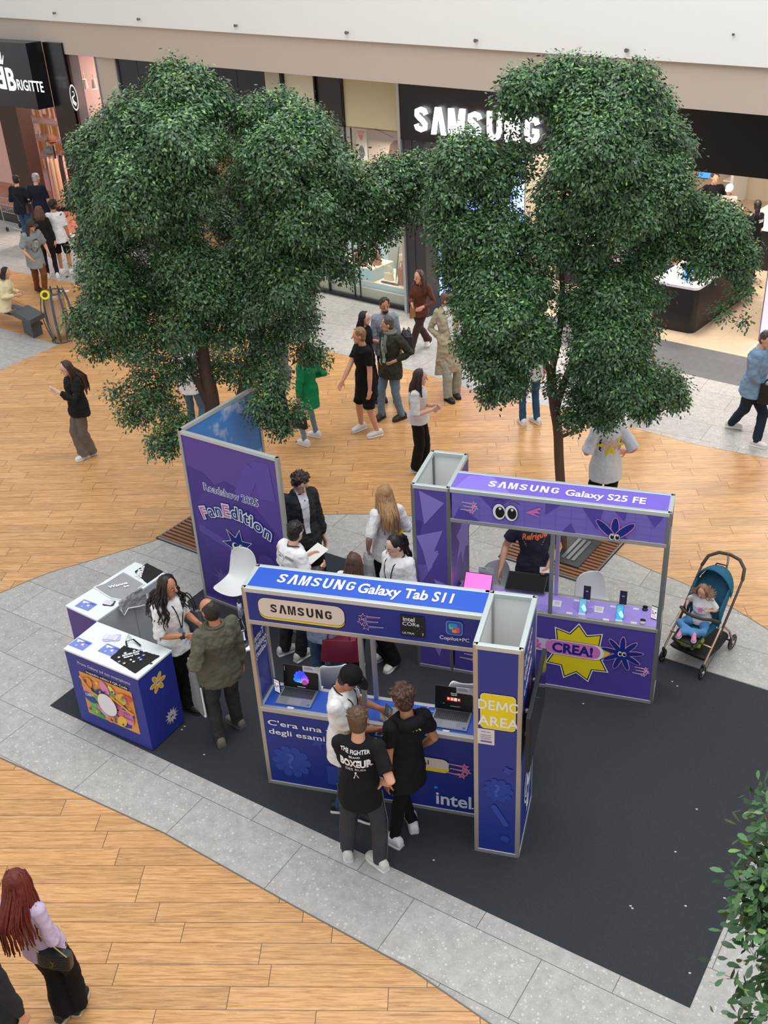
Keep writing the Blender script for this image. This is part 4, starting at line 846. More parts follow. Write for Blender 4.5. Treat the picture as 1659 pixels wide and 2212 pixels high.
def hand(mb,wr,dr,pal,side,s,curl=.35,grip=False):
    """wrist, direction, palm normal; five fingers"""
    dr=nrm(dr);pal=nrm(pal-dr*(pal@dr));ac=np.cross(dr,pal)*side   # towards the thumb
    mb.loft([(wr+dr*s*x,ac*s*wd,pal*s*th) for x,wd,th in((-.012,.024,.02),(.02,.032,.017),(.055,.041,.015),(.085,.040,.012),(.094,.034,.008))],12,p=2.6)
    cu=curl if not grip else .95
    for k,(o,l) in enumerate(((.030,.070),(.010,.078),(-.011,.073),(-.030,.058))):
        b=wr+dr*s*.086+ac*s*o;pts=[b];ang=cu*.35+ .05*k
        for q,fr in enumerate((.45,.32,.25)):
            dd=dr*math.cos(ang)+pal*math.sin(ang)+ac*o*1.5;pts.append(pts[-1]+nrm(dd)*l*fr*s);ang+=cu*(.9 if grip else .75)
        mb.tube(pts,[.0092*s,.0088*s,.008*s,.007*s],6)
    b=wr+dr*s*.025+ac*s*.033;p1=b+(ac*.72+dr*.62+pal*.2)*.034*s;p2=p1+(ac*.25+dr*.9+pal*.35*(1+cu))*.032*s
    mb.tube([b,p1,p2],[.0125*s,.011*s,.0085*s],6)
def person(label,head,h,feet,face,hturn=0,hdown=10,hands=(None,None),skin=SKIN,fem=False,near=True,top=None,bot=None,shoes=(236,236,234),sole=None,hair=('short',(50,38,30)),
           lean=None,grip=(False,False),foot=None,under=None,bulk=1.,feetz=(0.,0.),pelvis=None,wide=1.,seat=None,kid=False,floor=None,maxlean=.34,floorz=0.,loc=None,toe=(8,8),cap=None,extra=None,faceon=True,palm=None):
    s=h/1.75;vx=.0095 if near else .014
    if floor is None:floor=floorz
    fz=[floor+feetz[0],floor+feetz[1]]
    if feet is None:
        q0=fl(*head,floor+h);r0=np.cross(facing(face),ZZ);q0[2]=floor;feet=(tuple(q0-r0*.11+facing(face)*.03),tuple(q0+r0*.11-facing(face)*.03))
    FLp=[fl(*feet[i],fz[i]) if feet[i] is not None and len(feet[i])==2 else V(*feet[i]) for i in(0,1)]   # left foot, right foot (of the person)
    fw=facing(face);rt=np.cross(fw,ZZ)
    mid=(FLp[0]+FLp[1])/2;mid[2]=floor
    top_z=floor+h if seat is None else seat+h*.52
    HT=fl(*head,top_z) if len(head)==2 else V(*head)
    off=HT-mid;off[2]=0;L=np.linalg.norm(off)
    if L>maxlean and seat is None:HT[:2]=mid[:2]+off[:2]/L*maxlean
    hf=nrm(V(*(facing(face+hturn))));hr=np.cross(hf,ZZ)
    dn=math.radians(hdown);hf2=nrm(hf*math.cos(dn)-ZZ*math.sin(dn));hu=nrm(ZZ*math.cos(dn)+hf*math.sin(dn))
    hs=s*(1.25 if kid else 1.)
    HC=HT-ZZ*.118*hs
    NK=HC-hu*.10*hs-hf2*.022*hs;NB=NK-ZZ*.055*s-fw*.02*s-(0 if True else 0)
    if pelvis is not None:PC=V(*pelvis)
    else:
        PC=lerp(mid,V(NB[0],NB[1],0),.40);PC[2]=floor+.535*h
    SHW=(.136 if fem else .154)*s*wide*bulk**.5;HW=.084*s
    l1,l2=.245*h,.245*h;ank=[FLp[i]+ZZ*.075*s for i in(0,1)]
    HJ=[PC+rt*HW*(-1 if i==0 else 1)-ZZ*.02*s for i in(0,1)]
    if seat is None:
        for _ in range(30):
            if max(np.linalg.norm(HJ[i]-ank[i]) for i in(0,1))<=(l1+l2)*.995:break
            PC[2]-=.01;HJ=[q-ZZ*.01 for q in HJ]
    KN=[];AN=[]
    for i in(0,1):
        k,a_=ik(HJ[i],ank[i],l1,l2,fw+rt*(-.15 if i==0 else .15));KN.append(k);AN.append(a_)
    up=nrm(NB-PC);SC_=NB-up*.055*s;SH=[SC_+rt*SHW*(-1 if i==0 else 1)-up*.012 for i in(0,1)]
    a1,a2=.168*h,.150*h;EL=[];WR=[];HD=[]
    for i in(0,1):
        sg=-1 if i==0 else 1;hd=hands[i]
        if hd is None:tg=SH[i]-ZZ*(.315*h)+rt*sg*.075*s+fw*.05*s
        elif abs(hd[0])>5:tg=fl(hd[0],hd[1],floor+hd[2])
        else:tg=SH[i]+fw*hd[0]*s+rt*sg*hd[1]*s+ZZ*hd[2]*s
        e,w_=ik(SH[i],tg,a1,a2,-ZZ*.6-fw*.5+rt*sg*.45);EL.append(e);WR.append(w_);HD.append(nrm(w_-e))
    b=bulk
    # ---- skin
    mb=MB();spine=lambda t:lerp(PC,NB,t);bl=(bot or {}).get('len',1.);lg=.80 if bl>=1 else 1.
    def torso(mb,off,hem=None,arms=1,fit=1.):
        R=[(-.10,.148,.105),(.0,.160,.115),(.15,.148,.108),(.33,.122 if fem else .134,.098),(.52,.135 if fem else .152,.108),(.72,.150 if fem else .168,.115),(.86,.148 if fem else .166,.100),(.94,.112,.08),(1.0,.064,.060)]
        secs=[]
        for t,rx,ry in R:
            bb=b if t<.8 else 1
            rx*=.91*(1.13 if off>0 and t<=.15 else 1);ry*=(1.12 if off>0 and t<=.15 else 1);secs.append((spine(t)+fw*((.012 if t>.4 else 0)+(b-1)*.06*(1 if t<.7 else 0)),rt*(rx*s*bb*wide+off*fit),nrm(np.cross(rt,up))*(ry*s*bb+off*fit)))
        if hem is not None:
            lo=[];z0=secs[1];n_=3
            for k in range(n_,0,-1):
                z=hem*k/n_;lo.append((z0[0]-ZZ*z,z0[1]*(1+(.03+1.0*max(0,hem/s-.25))*k/n_)+0*rt,z0[2]*(1+(.05+1.4*max(0,hem/s-.25))*k/n_)))
            secs=lo+secs[1:]
        mb.loft(secs,24);
        for i in(0,1):mb.ell(SH[i]-rt*(-1 if i==0 else 1)*.028*s,rt*(.060*s+off*.5),nrm(np.cross(rt,up))*(.058*s+off*.5),up*(.056*s+off*.4))
    torso(mb,-.018)
    mb.tube([NB-up*.03,NK,HC-hu*.03*hs],[.060*s,.053*s,.052*s],12)
    mb.ell(HC+hu*.012*hs-hf2*.006*hs,hr*.074*hs,hf2*.092*hs,hu*.105*hs,18,12)
    mb.ell(HC+hf2*.028*hs-hu*.060*hs,hr*.054*hs,hf2*.058*hs,hu*.056*hs,14,9)
    mb.ell(HC+hf2*.062*hs-hu*.104*hs,hr*.022*hs,hf2*.022*hs,hu*.018*hs,8,6)
    mb.tube([HC+hf2*.082*hs+hu*.02*hs,HC+hf2*.108*hs-hu*.022*hs],[.009*hs,.0145*hs],8)
    for q in(-1,1):mb.ell(HC+hr*q*.076*hs-hu*.006*hs-hf2*.006*hs,hr*.011*hs,hf2*.018*hs,hu*.030*hs,8,6)
    for i in(0,1):
        mb.tube([SH[i],lerp(SH[i],EL[i],.5),EL[i],lerp(EL[i],WR[i],.35),WR[i]],[.040*s*b**.5,.045*s*b**.5,.039*s,.040*s,.026*s],10)
        sg=-1 if i==0 else 1
        pn=(rt*-sg*.8+fw*.2) if palm is None or palm[i] is None else palm[i]
        hand(mb,WR[i],HD[i]*.9+ (fw*.1),V(*pn) if palm is None or palm[i] is None else V(*pn),-sg if True else sg,s,grip=grip[i])
        mb.tube([HJ[i],lerp(HJ[i],KN[i],.45),KN[i],lerp(KN[i],AN[i],.3),AN[i]+ZZ*.01],[.080*s*lg,.074*s*lg,.054*s*lg,.054*s*lg,.036*s],10)
        tx=nrm(facing(face+(toe[i] if i else -toe[i])));mb.tube([AN[i]-tx*.03*s-ZZ*.03*s,AN[i]+tx*.06*s-ZZ*.045*s,AN[i]+tx*.13*s-ZZ*.05*s],[.03*s,.028*s,.02*s],8)
    base=mid.copy()
    me=remesh(mb,vx*.8,1,'person');co=np.empty(len(me.vertices)*3);me.vertices.foreach_get('co',co);co=co.reshape(-1,3)-base;me.vertices.foreach_set('co',co.ravel())
    me.materials.append(skin);root=bpy.data.objects.new('person',me);C.objects.link(root);root.location=base;setprops(root,label,'person')
    def part(nm,mb,m,smooth=2,disp=0.,dsc=.2,vox=None,**kw):
        m2=remesh(mb,vox or vx,smooth,nm,disp,dsc);m2.materials.append(m)
        o=bpy.data.objects.new(nm,m2);C.objects.link(o);o.parent=root;o.matrix_parent_inverse=Matrix.Translation(base).inverted();setprops(o,**kw);return o
    # ---- face
    if near and faceon:
        for q in(-1,1):
            c=HC+hf2*.080*hs+hr*q*.030*hs+hu*.004*hs
            e=MB();e.ell(c,hr*.0115*hs,hf2*.0075*hs,hu*.0045*hs,8,6);e.ell(c+hf2*.0050*hs-hu*.001,hr*.0075*hs,hf2*.005*hs,hu*.0058*hs,8,6,1);obj('eye',e,[EYEW,EYED],root,smooth=True)
            e=MB();e.tube([c+hu*.020*hs-hr*q*.014*hs+hf2*.009*hs,c+hu*.024*hs+hf2*.008*hs,c+hu*.018*hs+hr*q*.018*hs-hf2*.002*hs],.0036*hs,5);obj('eyebrow',e,hairmat(hair[1]),root,smooth=True)
        e=MB();c=HC+hf2*.083*hs-hu*.058*hs;e.tube([c-hr*.022*hs-hf2*.008*hs,c+hf2*.003*hs,c+hr*.022*hs-hf2*.008*hs],[.004*hs,.0075*hs,.004*hs],6);obj('lips',e,LIP,root,smooth=True)
    # ---- trousers
    B_=dict(color=(28,28,32),r=(.094,.080,.066,.062,.058),len=1.,name='trousers');B_.update(bot or {})
    mb=MB();r=[x*s*b**.4*.93 for x in B_['r']];nrm2=nrm(np.cross(rt,ZZ))
    mb.loft([(PC-ZZ*.07*s,rt*.125*s*b,nrm2*.10*s),(PC,rt*.158*s*b,nrm2*.124*s*b),(PC+up*.09*s,rt*.145*s*b,nrm2*.115*s*b),(PC+up*.13*s,rt*.138*s*b,nrm2*.110*s*b)],20)
    for i in(0,1):
        P_=[HJ[i]+ZZ*.01,lerp(HJ[i],KN[i],.5),KN[i],lerp(KN[i],AN[i],.5),AN[i]-ZZ*.015*s]
        if B_['len']<1:
            P_=[HJ[i],lerp(HJ[i],KN[i],.4),lerp(HJ[i],KN[i],.8),lerp(HJ[i],KN[i],1.)];rr=[r[0],r[0]*1.0,r[0]*.98,r[0]*.98]
        else:rr=r
        mb.tube(P_,rr,14,rnd=B_['len']>=1 and False)
    part(B_['name'],mb,cloth(B_['color']),2,disp=.024,dsc=.09)
    if B_.get('stripe'):
        for i in(0,1):
            sg=-1 if i==0 else 1;e=MB();out=rt*sg
            e.tube([HJ[i]+out*(r[0]+.012),lerp(HJ[i],KN[i],.5)+out*(r[1]+.006),KN[i]+out*(r[2]+.005),lerp(KN[i],AN[i],.5)+out*(r[3]+.005),AN[i]+out*(r[4]+.004)],.006,6);obj('side_stripe',e,cloth(B_['stripe']),root,smooth=True)
    # ---- top
    T=dict(color=(236,236,238),name='t_shirt',hem=.13,sleeve=.62,off=.016,sr=.072,fold=.016);T.update(top or {})
    mb=MB();torso(mb,T['off'],hem=T['hem']*s)
    for i in(0,1):
        L_=T['sleeve'];k=(T['sr']*.80+.004)*s
        if L_<=1:P_=[SH[i],lerp(SH[i],EL[i],L_*.5),lerp(SH[i],EL[i],L_)];rr=[k*1.0,k,k*1.02];mb.sph(SH[i],k*1.06)
        else:
            P_=[SH[i],lerp(SH[i],EL[i],.5),EL[i],lerp(EL[i],WR[i],(L_-1)*.6),lerp(EL[i],WR[i],(L_-1)*.97)];rr=[k,k*.95,k*.86,k*.80,k*.62];mb.sph(SH[i],k*1.05)
        if L_>0:mb.tube(P_,rr,14,rnd=False)
    shirt=part(T['name'],mb,cloth(T['color']),2,disp=T['fold']*1.7,dsc=.10)
    bm=bmesh.new();bm.from_mesh(shirt.data);bvh=BVHTree.FromBMesh(bm);bm.free()
    fr_f=Frame(spine(.62),rt*-1 if False else -rt,ZZ,fw,bvh);fr_b=Frame(spine(.62),rt,ZZ,-fw,bvh)
    if T.get('collar'):
        e=MB();n_=14;P_=[NB-up*.012*s+rt*math.cos(q)*.082*s+fw*(math.sin(q)*.072*s+.012)+ZZ*.012 for q in np.linspace(math.pi*.62+math.pi*0,math.pi*2.38,n_)];e.tube(P_,.020*s,8,flat=.6);obj('collar',e,cloth(T['collar']),root,smooth=True)
    if under:
        a=Art(fr_f);a.mb=MB();c0=under
        for k in range(8):
            z0=-.24*s+k*.065*s;hw=.030+.004*k;a.tri([(-hw,z0),(hw,z0),(hw,z0+.065*s),(-hw,z0+.065*s)],[(0,1,2,3)],cloth(c0),8)
        a.done('undershirt',root)
    # ---- shoes
    for i in(0,1):
        tx=nrm(facing(face+(toe[i] if i else -toe[i])));sx=np.cross(tx,ZZ);A=AN[i]-ZZ*.075*s;lf=1.
        pitch=0
        A=AN[i]-ZZ*.075*s
        o_=V(0,0,0)
        e=MB()
        sh=[(-.085,.033,.030),(-.07,.040,.05),(-.03,.043,.058),(.03,.044,.050),(.09,.050,.036),(.14,.046,.030),(.165,.034,.022),(.175,.018,.012)]
        e.loft([(A+tx*x*s+ZZ*(.018+hh*.92)*s,sx*wd*s,ZZ*hh*s) for x,wd,hh in sh],14,p=2.3)
        e.tube([A+ZZ*.05*s-tx*.02*s,A+ZZ*.10*s-tx*.025*s],[.044*s,.042*s],10,rnd=False)
        if shoes is not None:
            so=part('shoe',e,mat('shoe_%d_%d_%d'%tuple(shoes),shoes,.6,bump=.3,bscale=50),1,vox=.008)
            e=MB();e.loft([(A+tx*x*s+ZZ*.014*s,sx*wd*1.1*s,ZZ*.014*s) for x,wd,hh in sh],14,p=4)
            q=obj('sole',e,mat('sole_%d_%d_%d'%tuple(sole or (225,224,220)),sole or (225,224,220),.6),None);q.location=(0,0,0)
            # keep it a sub-part of the shoe
            me_=q.data;co=np.empty(len(me_.vertices)*3);me_.vertices.foreach_get('co',co);co=co.reshape(-1,3)
            b0=co.min(0);bpos=A.copy();secs_min=bpos
            bpy.data.objects.remove(q);e2=obj('sole',e,mat('sole_%d_%d_%d'%tuple(sole or (225,224,220)),sole or (225,224,220),.6),so)
    # ---- hair
    hk,hc=hair[0],hair[1];HMt=hairmat(hc);mb=MB();ln=hair[2] if len(hair)>2 else .35
    rr=random.Random(sum(ord(q)*(i+1) for i,q in enumerate(label))%9999)
    def scalp(mb,g=1.,fringe=.0,low=1.):
        mb.ell(HC+hu*.030*hs-hf2*.022*hs,hr*.083*hs*g,hf2*.092*hs*g,hu*.098*hs*g,18,12)
        mb.ell(HC-hf2*.038*hs-hu*.022*hs*low,hr*.076*hs*g,hf2*.062*hs*g,hu*.085*hs*g,14,10)
    loose=MB()
    def locks(n,l,spread,wave,r0,arc=1.12,top=.05):
        for k in range(n):
            q=math.pi*(.5-arc/2+arc*(k+rr.random()*.8)/n);d0=nrm(hr*math.cos(q)-hf2*math.sin(q));lf=rr.uniform(.82,1.05)*l;ph=rr.uniform(0,6.3);ad=rr.uniform(-.010,.014)
            P_=[HC+hu*(.112)*hs-hf2*.01*hs+d0*.02*hs,HC+hu*(.085+rr.uniform(0,.02))*hs+d0*.062*hs,HC+hu*.02*hs+d0*(.088+ad)*hs];p=HC-hu*.05*hs+d0*(.096+ad)*hs;m_=max(5,int(lf/.028))
            tan=nrm(np.cross(d0,ZZ))
            for j in range(m_):
                t=j/(m_-1);P_.append(p-ZZ*lf*t+d0*spread*t*(1-.35*t)-fw*(max(0,-(d0@fw))*(.34 if l>.27 and hk=='long' else .05)*min(t,.45))+ (tan*math.cos(ph+j*1.15)+d0*math.sin(ph+j*1.15))*wave*min(1,t*3))
            nn=len(P_);loose.tube(P_,[r0*hs*(.5 if i<1 else 1)*(1-.6*max(0,(i-3)/(nn-3))**2) for i in range(nn)],6)
    def strands(mb,n,l,spread,back=True,wave=0.,r0=.020):
        for k in range(n):
            q=math.pi*(k+.5)/n if back else 2*math.pi*k/n
            d0=nrm(hr*math.cos(q)-hf2*math.sin(q)*(1 if back else 1));st=HC+hu*.05*hs+d0*.070*hs
            P_=[st,HC-hu*.03*hs+d0*.088*hs];p=HC-hu*.10*hs+d0*.090*hs;nn_=max(3,int(l/.07))
            for j in range(nn_):
                t=j/(nn_-1);p2=p-ZZ*l*t+d0*(spread*t)*.5-fw*.012*t
                if wave:p2=p2+V(rr.uniform(-1,1),rr.uniform(-1,1),0)*wave
                P_.append(p2)
            m_=len(P_);mb.tube(P_,[r0*hs*1.1]*(2)+[r0*hs*(1.05-.75*(j/(nn_-1))**2) for j in range(nn_)],7)
    if hk=='short':
        scalp(mb,1.0 if cap is None else .92)
        for k in range(40 if cap is None else 0):
            d=nrm(hr*rr.uniform(-1,1)+hu*rr.uniform(.2,1)+hf2*rr.uniform(-1,.75));p=HC+hu*.028*hs-hf2*.015*hs+d*.085*hs;mb.tube([p-d*.02,p+nrm(d+hf2*.3+V(rr.uniform(-.4,.4),rr.uniform(-.4,.4),0))*.020*hs],[.016*hs,.006*hs],6)
    elif hk=='mop':
        scalp(mb,1.05)
        for k in range(110):
            d=nrm(hr*rr.uniform(-1,1)+hu*rr.uniform(-.25,1)+hf2*rr.uniform(-1,.8))
            if d@hf2>.15 and d@hu<.45:continue
            p=HC+hu*.03*hs-hf2*.018*hs+d*.090*hs;q=p+nrm(d+V(rr.uniform(-.9,.9),rr.uniform(-.9,.9),rr.uniform(-.5,.5)))*.035*hs;mb.tube([p-d*.02,p+d*.008,q],[.018*hs,.015*hs,.006*hs],6)
    elif hk=='bald':
        mb.ell(HC-hf2*.022*hs-hu*.006*hs,hr*.083*hs,hf2*.094*hs,hu*.112*hs,18,12)
        for k in range(0):
            q=math.pi*(k/14);d0=nrm(hr*math.cos(q)-hf2*math.sin(q));p=HC-hu*.02*hs+d0*.072*hs;mb.ell(p+hu*.015*hs,V(.024,0,0)*hs,V(0,.024,0)*hs,hu*.045*hs,8,6)
    elif hk=='long':scalp(mb,.98);strands(mb,13,ln*.8*s,.04,wave=.0,r0=.020);locks(46,ln*s+.02,.05,.003,.0105)
    elif hk=='curly':scalp(mb,.98 if cap is None else .93);locks(60 if ln>.15 else (40 if cap is None else 0),ln*s,.13 if ln>.15 else .05,.017,.0095,1.3);locks(34 if cap is None else 0,ln*.8*s,.20 if ln>.15 else .08,.02,.009,1.2)
    elif hk=='pony':
        scalp(mb,.99);b0=HC-hf2*.11*hs+hu*.04*hs
        mb.sph(b0,.03*hs)
        for k in range(34):
            ph=rr.uniform(0,6.3);sp=rr.uniform(0,.05);dx=hr*math.cos(ph)*sp-hf*abs(math.sin(ph))*sp;P_=[b0-hf2*(-.03),b0-hf2*.03+hu*.02]
            for j in range(1,13):
                t=j/12;P_.append(b0-hf2*.05*hs-ZZ*ln*s*t*rr.uniform(.97,1.)+dx*(1.6*t)+V(math.cos(ph+j*1.2),math.sin(ph+j*1.2),0)*.013)
            loose.tube(P_,[.010*hs]*11+[.007*hs,.005*hs,.003*hs],6)
    elif hk=='bun':scalp(mb,1.);mb.sph(HC-hf2*.11*hs+hu*.02*hs,.045*hs)
    if hk!='none':
        hv=vx*.78;ho=part('hair',mb,HMt,1,disp=.006,dsc=.03,vox=hv)
        if loose.n:obj('loose_locks',loose,HMt,ho,smooth=True,fixn=False)
    if cap:
        e=MB();e.ell(HC+hu*.034*hs-hf2*.01*hs,hr*.092*hs,hf2*.104*hs,hu*.100*hs,18,12)
        o=part('cap',e,cloth(cap),1)
        e=MB();cc=HC+hu*.035*hs+hf2*.085*hs
        e.loft([(cc+hf2*x*hs-hu*x*.25*hs,hr*wd*hs,hu*.006*hs) for x,wd in((-.03,.080),(.03,.078),(.065,.062),(.085,.035))],14);obj('cap_brim',e,cloth(cap),o,smooth=True)
    kit=dict(root=root,HC=HC,hf=hf2,hu=hu,hr=hr,fw=fw,rt=rt,up=up,WR=WR,EL=EL,SH=SH,HD=HD,NB=NB,PC=PC,spine=spine,front=fr_f,back=fr_b,s=s,KN=KN,AN=AN,HJ=HJ,hs=hs,bvh=bvh)
    return kit
def lanyard(k,col=(24,24,28),badge=True):
    e=MB();NB,fw,rt,s=k['NB'],k['fw'],k['rt'],k['s'];fr=k['front']
    L_=[NB-fw*.06*s+rt*0]
    for sg in(-1,1):
        P_=[NB-fw*.065*s+ZZ*.025,NB+rt*sg*.075*s+ZZ*.02]+[fr.p(-sg*x*s,z*s,3) for x,z in((.07,.16),(.055,.08),(.03,-.04),(.008,-.14))]
        e.tube(P_,.0055,6)
    obj('lanyard',e,cloth(col),k['root'],smooth=True)
    if badge:
        a=Art(fr);a.rrect(-.03*s,-.25*s,.03*s,-.15*s,.005,ink((150,170,210)));a.rrect(-.022*s,-.20*s,.022*s,-.16*s,.003,WI);a.done('badge',k['root'])
def patch(k,pts,col,side='front',name='patch'):
    a=Art(k[side]);a.poly(pts,ink(col));a.done(name,k['root'])
JEAN=(92,124,150);WOOL=(28,28,31)
def inhand(k,i,name,label,cat,w,h,t,m,up=None,rot=None,scr=None,group=None,dz=0.,fwd=.09):
    c=k['WR'][i]+k['HD'][i]*fwd*k['s']+ZZ*dz;u=nrm(up) if up is not None else nrm(ZZ*.6+k['fw']*.4-k['fw']*.0);a=nrm(np.cross(u,k['fw']+V(.001,.002,0)));n=np.cross(a,u)
    T=thing(name,c,label,cat,group);mb=MB();mb.box(c,(w/2,h/2,t/2),(a,u,n));o=obj('casing' if scr else 'sheet',mb,m,T,bevel=min(.003,t*.3))
    if scr:
        for sg in(1,-1):
            mb=MB();mb.box(c+n*sg*(t/2+.0006),(w/2-.004,h/2-.004,.0005),(a,u,n));obj('display' if sg>0 else 'back_cover',mb,scr if sg>0 else m,T)
    return T
def tote(k,i,label,m,w=.32,h=.34,d=.1,drop=.22,cat='bag',name='shoulder_bag',at=None,hm=None,group=None,ax=None):
    c=(at if at is not None else k['WR'][i]+k['HD'][i]*.07)-ZZ*(drop+h);f=ax if ax is not None else k['fw'];return bag(c,(f,nrm(np.cross(ZZ,f))),w,h,d,m,label,cat,name,hl=drop,hm=hm,flap=False,rot=ZZ,group=group)
# --- front group at the blue stand
k=person('person in white t-shirt and black cap looking down at a phone',(754,1441),1.76,((775,1768),(735,1752)),74,hturn=6,hdown=36,hands=((820,1530,1.16),(812,1575,1.08)),skin=SKINT,top=dict(color=(240,240,240),sleeve=.85,sr=.085,hem=.16),bot=dict(color=(52,72,98)),shoes=(24,26,32),hair=('curly',(40,30,26),.015),cap=(22,22,25),grip=(True,True))
lanyard(k,badge=False)
a=Art(Frame(k['HC'],-k['hr'],k['hu'],k['hf']));
inhand(k,0,'smartphone','large black tablet-like phone held by the person in the black cap','smartphone',.10,.19,.010,BLACK,up=nrm(ZZ*.7-k['fw']*.1+k['rt']*.5),scr=em((60,90,96),.3))
cp=[o for o in k['root'].children if o.name.startswith('cap')][0];bm=bmesh.new();bm.from_mesh(cp.data);bv=BVHTree.FromBMesh(bm);bm.free()
a=Art(Frame(k['HC']+k['hu']*.045*k['s'],-k['hr'],k['hu'],k['hf'],bv));a.text('GALAXY',0,.028,.010,WI,bold=.01);a.text('build',0,.008,.014,WI,bold=.01,shear=.4);a.text('your style',0,-.012,.012,WI,bold=.01,shear=.4);a.done('lettering',cp)
k=person('person in black t-shirt lettered BOXEUR and grey track trousers seen from behind',(771,1529),1.77,((752,1848),(822,1872)),165,hturn=12,hdown=12,hands=((815,1628,1.16),(826,1690,1.04)),skin=SKIN,top=dict(color=(24,24,27),sleeve=.72,sr=.074,hem=.17),bot=dict(color=(62,62,68),r=(.102,.092,.082,.074,.060),stripe=(92,92,98)),shoes=(214,212,206),hair=('short',(92,70,52)),toe=(-20,55),wide=1.02)
a=Art(k['back']);a.text('THE FIGHTER',0,.13,.034,WI,bold=.02,width=.25);a.text('BRAND',0,.092,.020,WI,bold=.01);a.text('BOXEUR',0,.0,.072,WI,bold=.05,width=.27);a.text('DES RUES',0,-.045,.024,WI,width=.17);a.strip([(-.02,-.14),(.0,-.08),(.02,-.13)],.008,WI);a.circle(0,-.07,.009,WI);a.done('lettering',k['root'])
k=person('person in black sleeveless hooded vest and black tracksuit with tousled brown hair',(866,1484),1.77,((893,1788),(852,1824)),205,hturn=20,hdown=14,hands=((836,1690,.86),(.16,.06,-.48)),skin=SKINT,top=dict(color=(20,20,23),sleeve=.55,sr=.080,hem=.20,off=.024),bot=dict(color=(20,20,22),r=(.098,.086,.074,.064,.052),stripe=(150,146,136)),shoes=(222,224,228),sole=(205,206,208),hair=('mop',(74,50,38)),toe=(20,25))
e=MB();NB,s=k['NB'],k['s'];e.ell(NB-k['fw']*.085*s-ZZ*.02,k['rt']*.13*s,k['fw']*.06*s,ZZ*.06*s);e.tube([NB+k['rt']*.1*s,NB-k['fw']*.09*s+k['rt']*.08*s,NB-k['fw']*.09*s-k['rt']*.08*s,NB-k['rt']*.1*s],.035*s,8);obj('hood',remesh(e,.01,2),cloth((18,18,21)),k['root'],smooth=True)
a=Art(k['back'])
for q in range(5):a.strip([(-.10+q*.035,.20-q*.012),(-.06+q*.035,.15-q*.012)],.012,ink((206,204,170)))
a.done('print',k['root'])
# --- left counters
k=person('person with long dark curls in white staff t-shirt handing out a sheet',(358,1245),1.72,((410,1532),(398,1506)),62,hturn=2,hdown=8,hands=((.26,-.02,-.26),(.24,-.06,-.30)),skin=SKINT,fem=True,top=dict(color=(238,238,240),sleeve=1.05,sr=.088,hem=.10,off=.028,fold=.022),bot=dict(color=(20,20,23),r=(.100,.092,.084,.084,.088)),shoes=(24,24,26),sole=(30,30,32),hair=('curly',(34,24,22),.34))
lanyard(k);T=k
c=(k['WR'][0]+k['WR'][1])/2+k['fw']*.11+ZZ*.02
sh=thing('paper_sheet',c,'blank white sheet held out by the person with long dark curls','paper');mb=MB();u=nrm(ZZ*.7+k['fw']*.7);mb.box(c,(.105,.148,.0015),(k['rt'],u,np.cross(k['rt'],u)));obj('sheet',mb,mat('paper',(232,230,226),.7),sh)
mb=MB();mb.tube([k['WR'][1]-k['HD'][1]*.03,k['WR'][1]-k['HD'][1]*.005],.033,12,rnd=False);mb.tube([k['WR'][1]-k['HD'][1]*.017+k['rt']*.03,k['WR'][1]-k['HD'][1]*.017+k['rt']*.045],.019,12,rnd=False);obj('watch',mb,BLACK,k['root'])
bag(k['PC']+k['rt']*-.24+k['fw']*.05-ZZ*.13,(k['fw'],-k['rt']),.30,.36,.08,mat('felt_grey',(92,98,104),.9),'dark grey felt bag hanging at the side of the person with long dark curls','bag','shoulder_bag',hl=.2,hm=BLACK,flap=False,rot=ZZ)
k=person('balding person in olive green bomber jacket standing with back turned by the blue counter',(447,1295),1.75,((478,1605),(515,1568)),213,hturn=22,hdown=14,hands=((.16,.06,-.36),None),skin=SKINT,top=dict(color=(98,96,80),name='jacket',sleeve=1.95,sr=.088,hem=.13,off=.034,collar=(92,90,74),fold=.03),bot=dict(color=(60,57,56),r=(.104,.092,.078,.070,.064)),shoes=(120,114,106),sole=(100,96,90),hair=('bald',(44,36,32)),bulk=1.14,toe=(16,14))
mb=MB();q=k['HC']+k['hf']*.07;
for sg in(-1,1):mb.tube([q+k['hr']*sg*.03+k['hf']*.02,q+k['hr']*sg*.07,k['HC']+k['hr']*sg*.082-k['hf']*.01],.003,5)
obj('glasses',mb,BLACK,k['root'])
c=k['WR'][0]+k['HD'][0]*.08
cb2=thing('cloth_bag',c-ZZ*.75,'long grey cloth bag with white edging held by the balding person','bag');mb=MB()
mb.loft([(c-ZZ*z+k['fw']*.02,k['fw']*wd,k['rt']*.03) for z,wd in((.0,.03),(.12,.07),(.35,.11),(.58,.12),(.66,.115))],16,p=3);obj('bag_body',remesh(mb,.012,2,disp=.03,dscale=.12),mat('felt_light',(132,134,136),.95,bump=.6),cb2,smooth=True)
mb=MB();mb.tube([c-ZZ*.66-k['fw']*.11,c-ZZ*.665+k['fw']*.11],.012,6);mb.tube([c-ZZ*.64-k['fw']*.12,c-ZZ*.30-k['fw']*.11],.010,6);obj('edging',mb,WI,cb2)
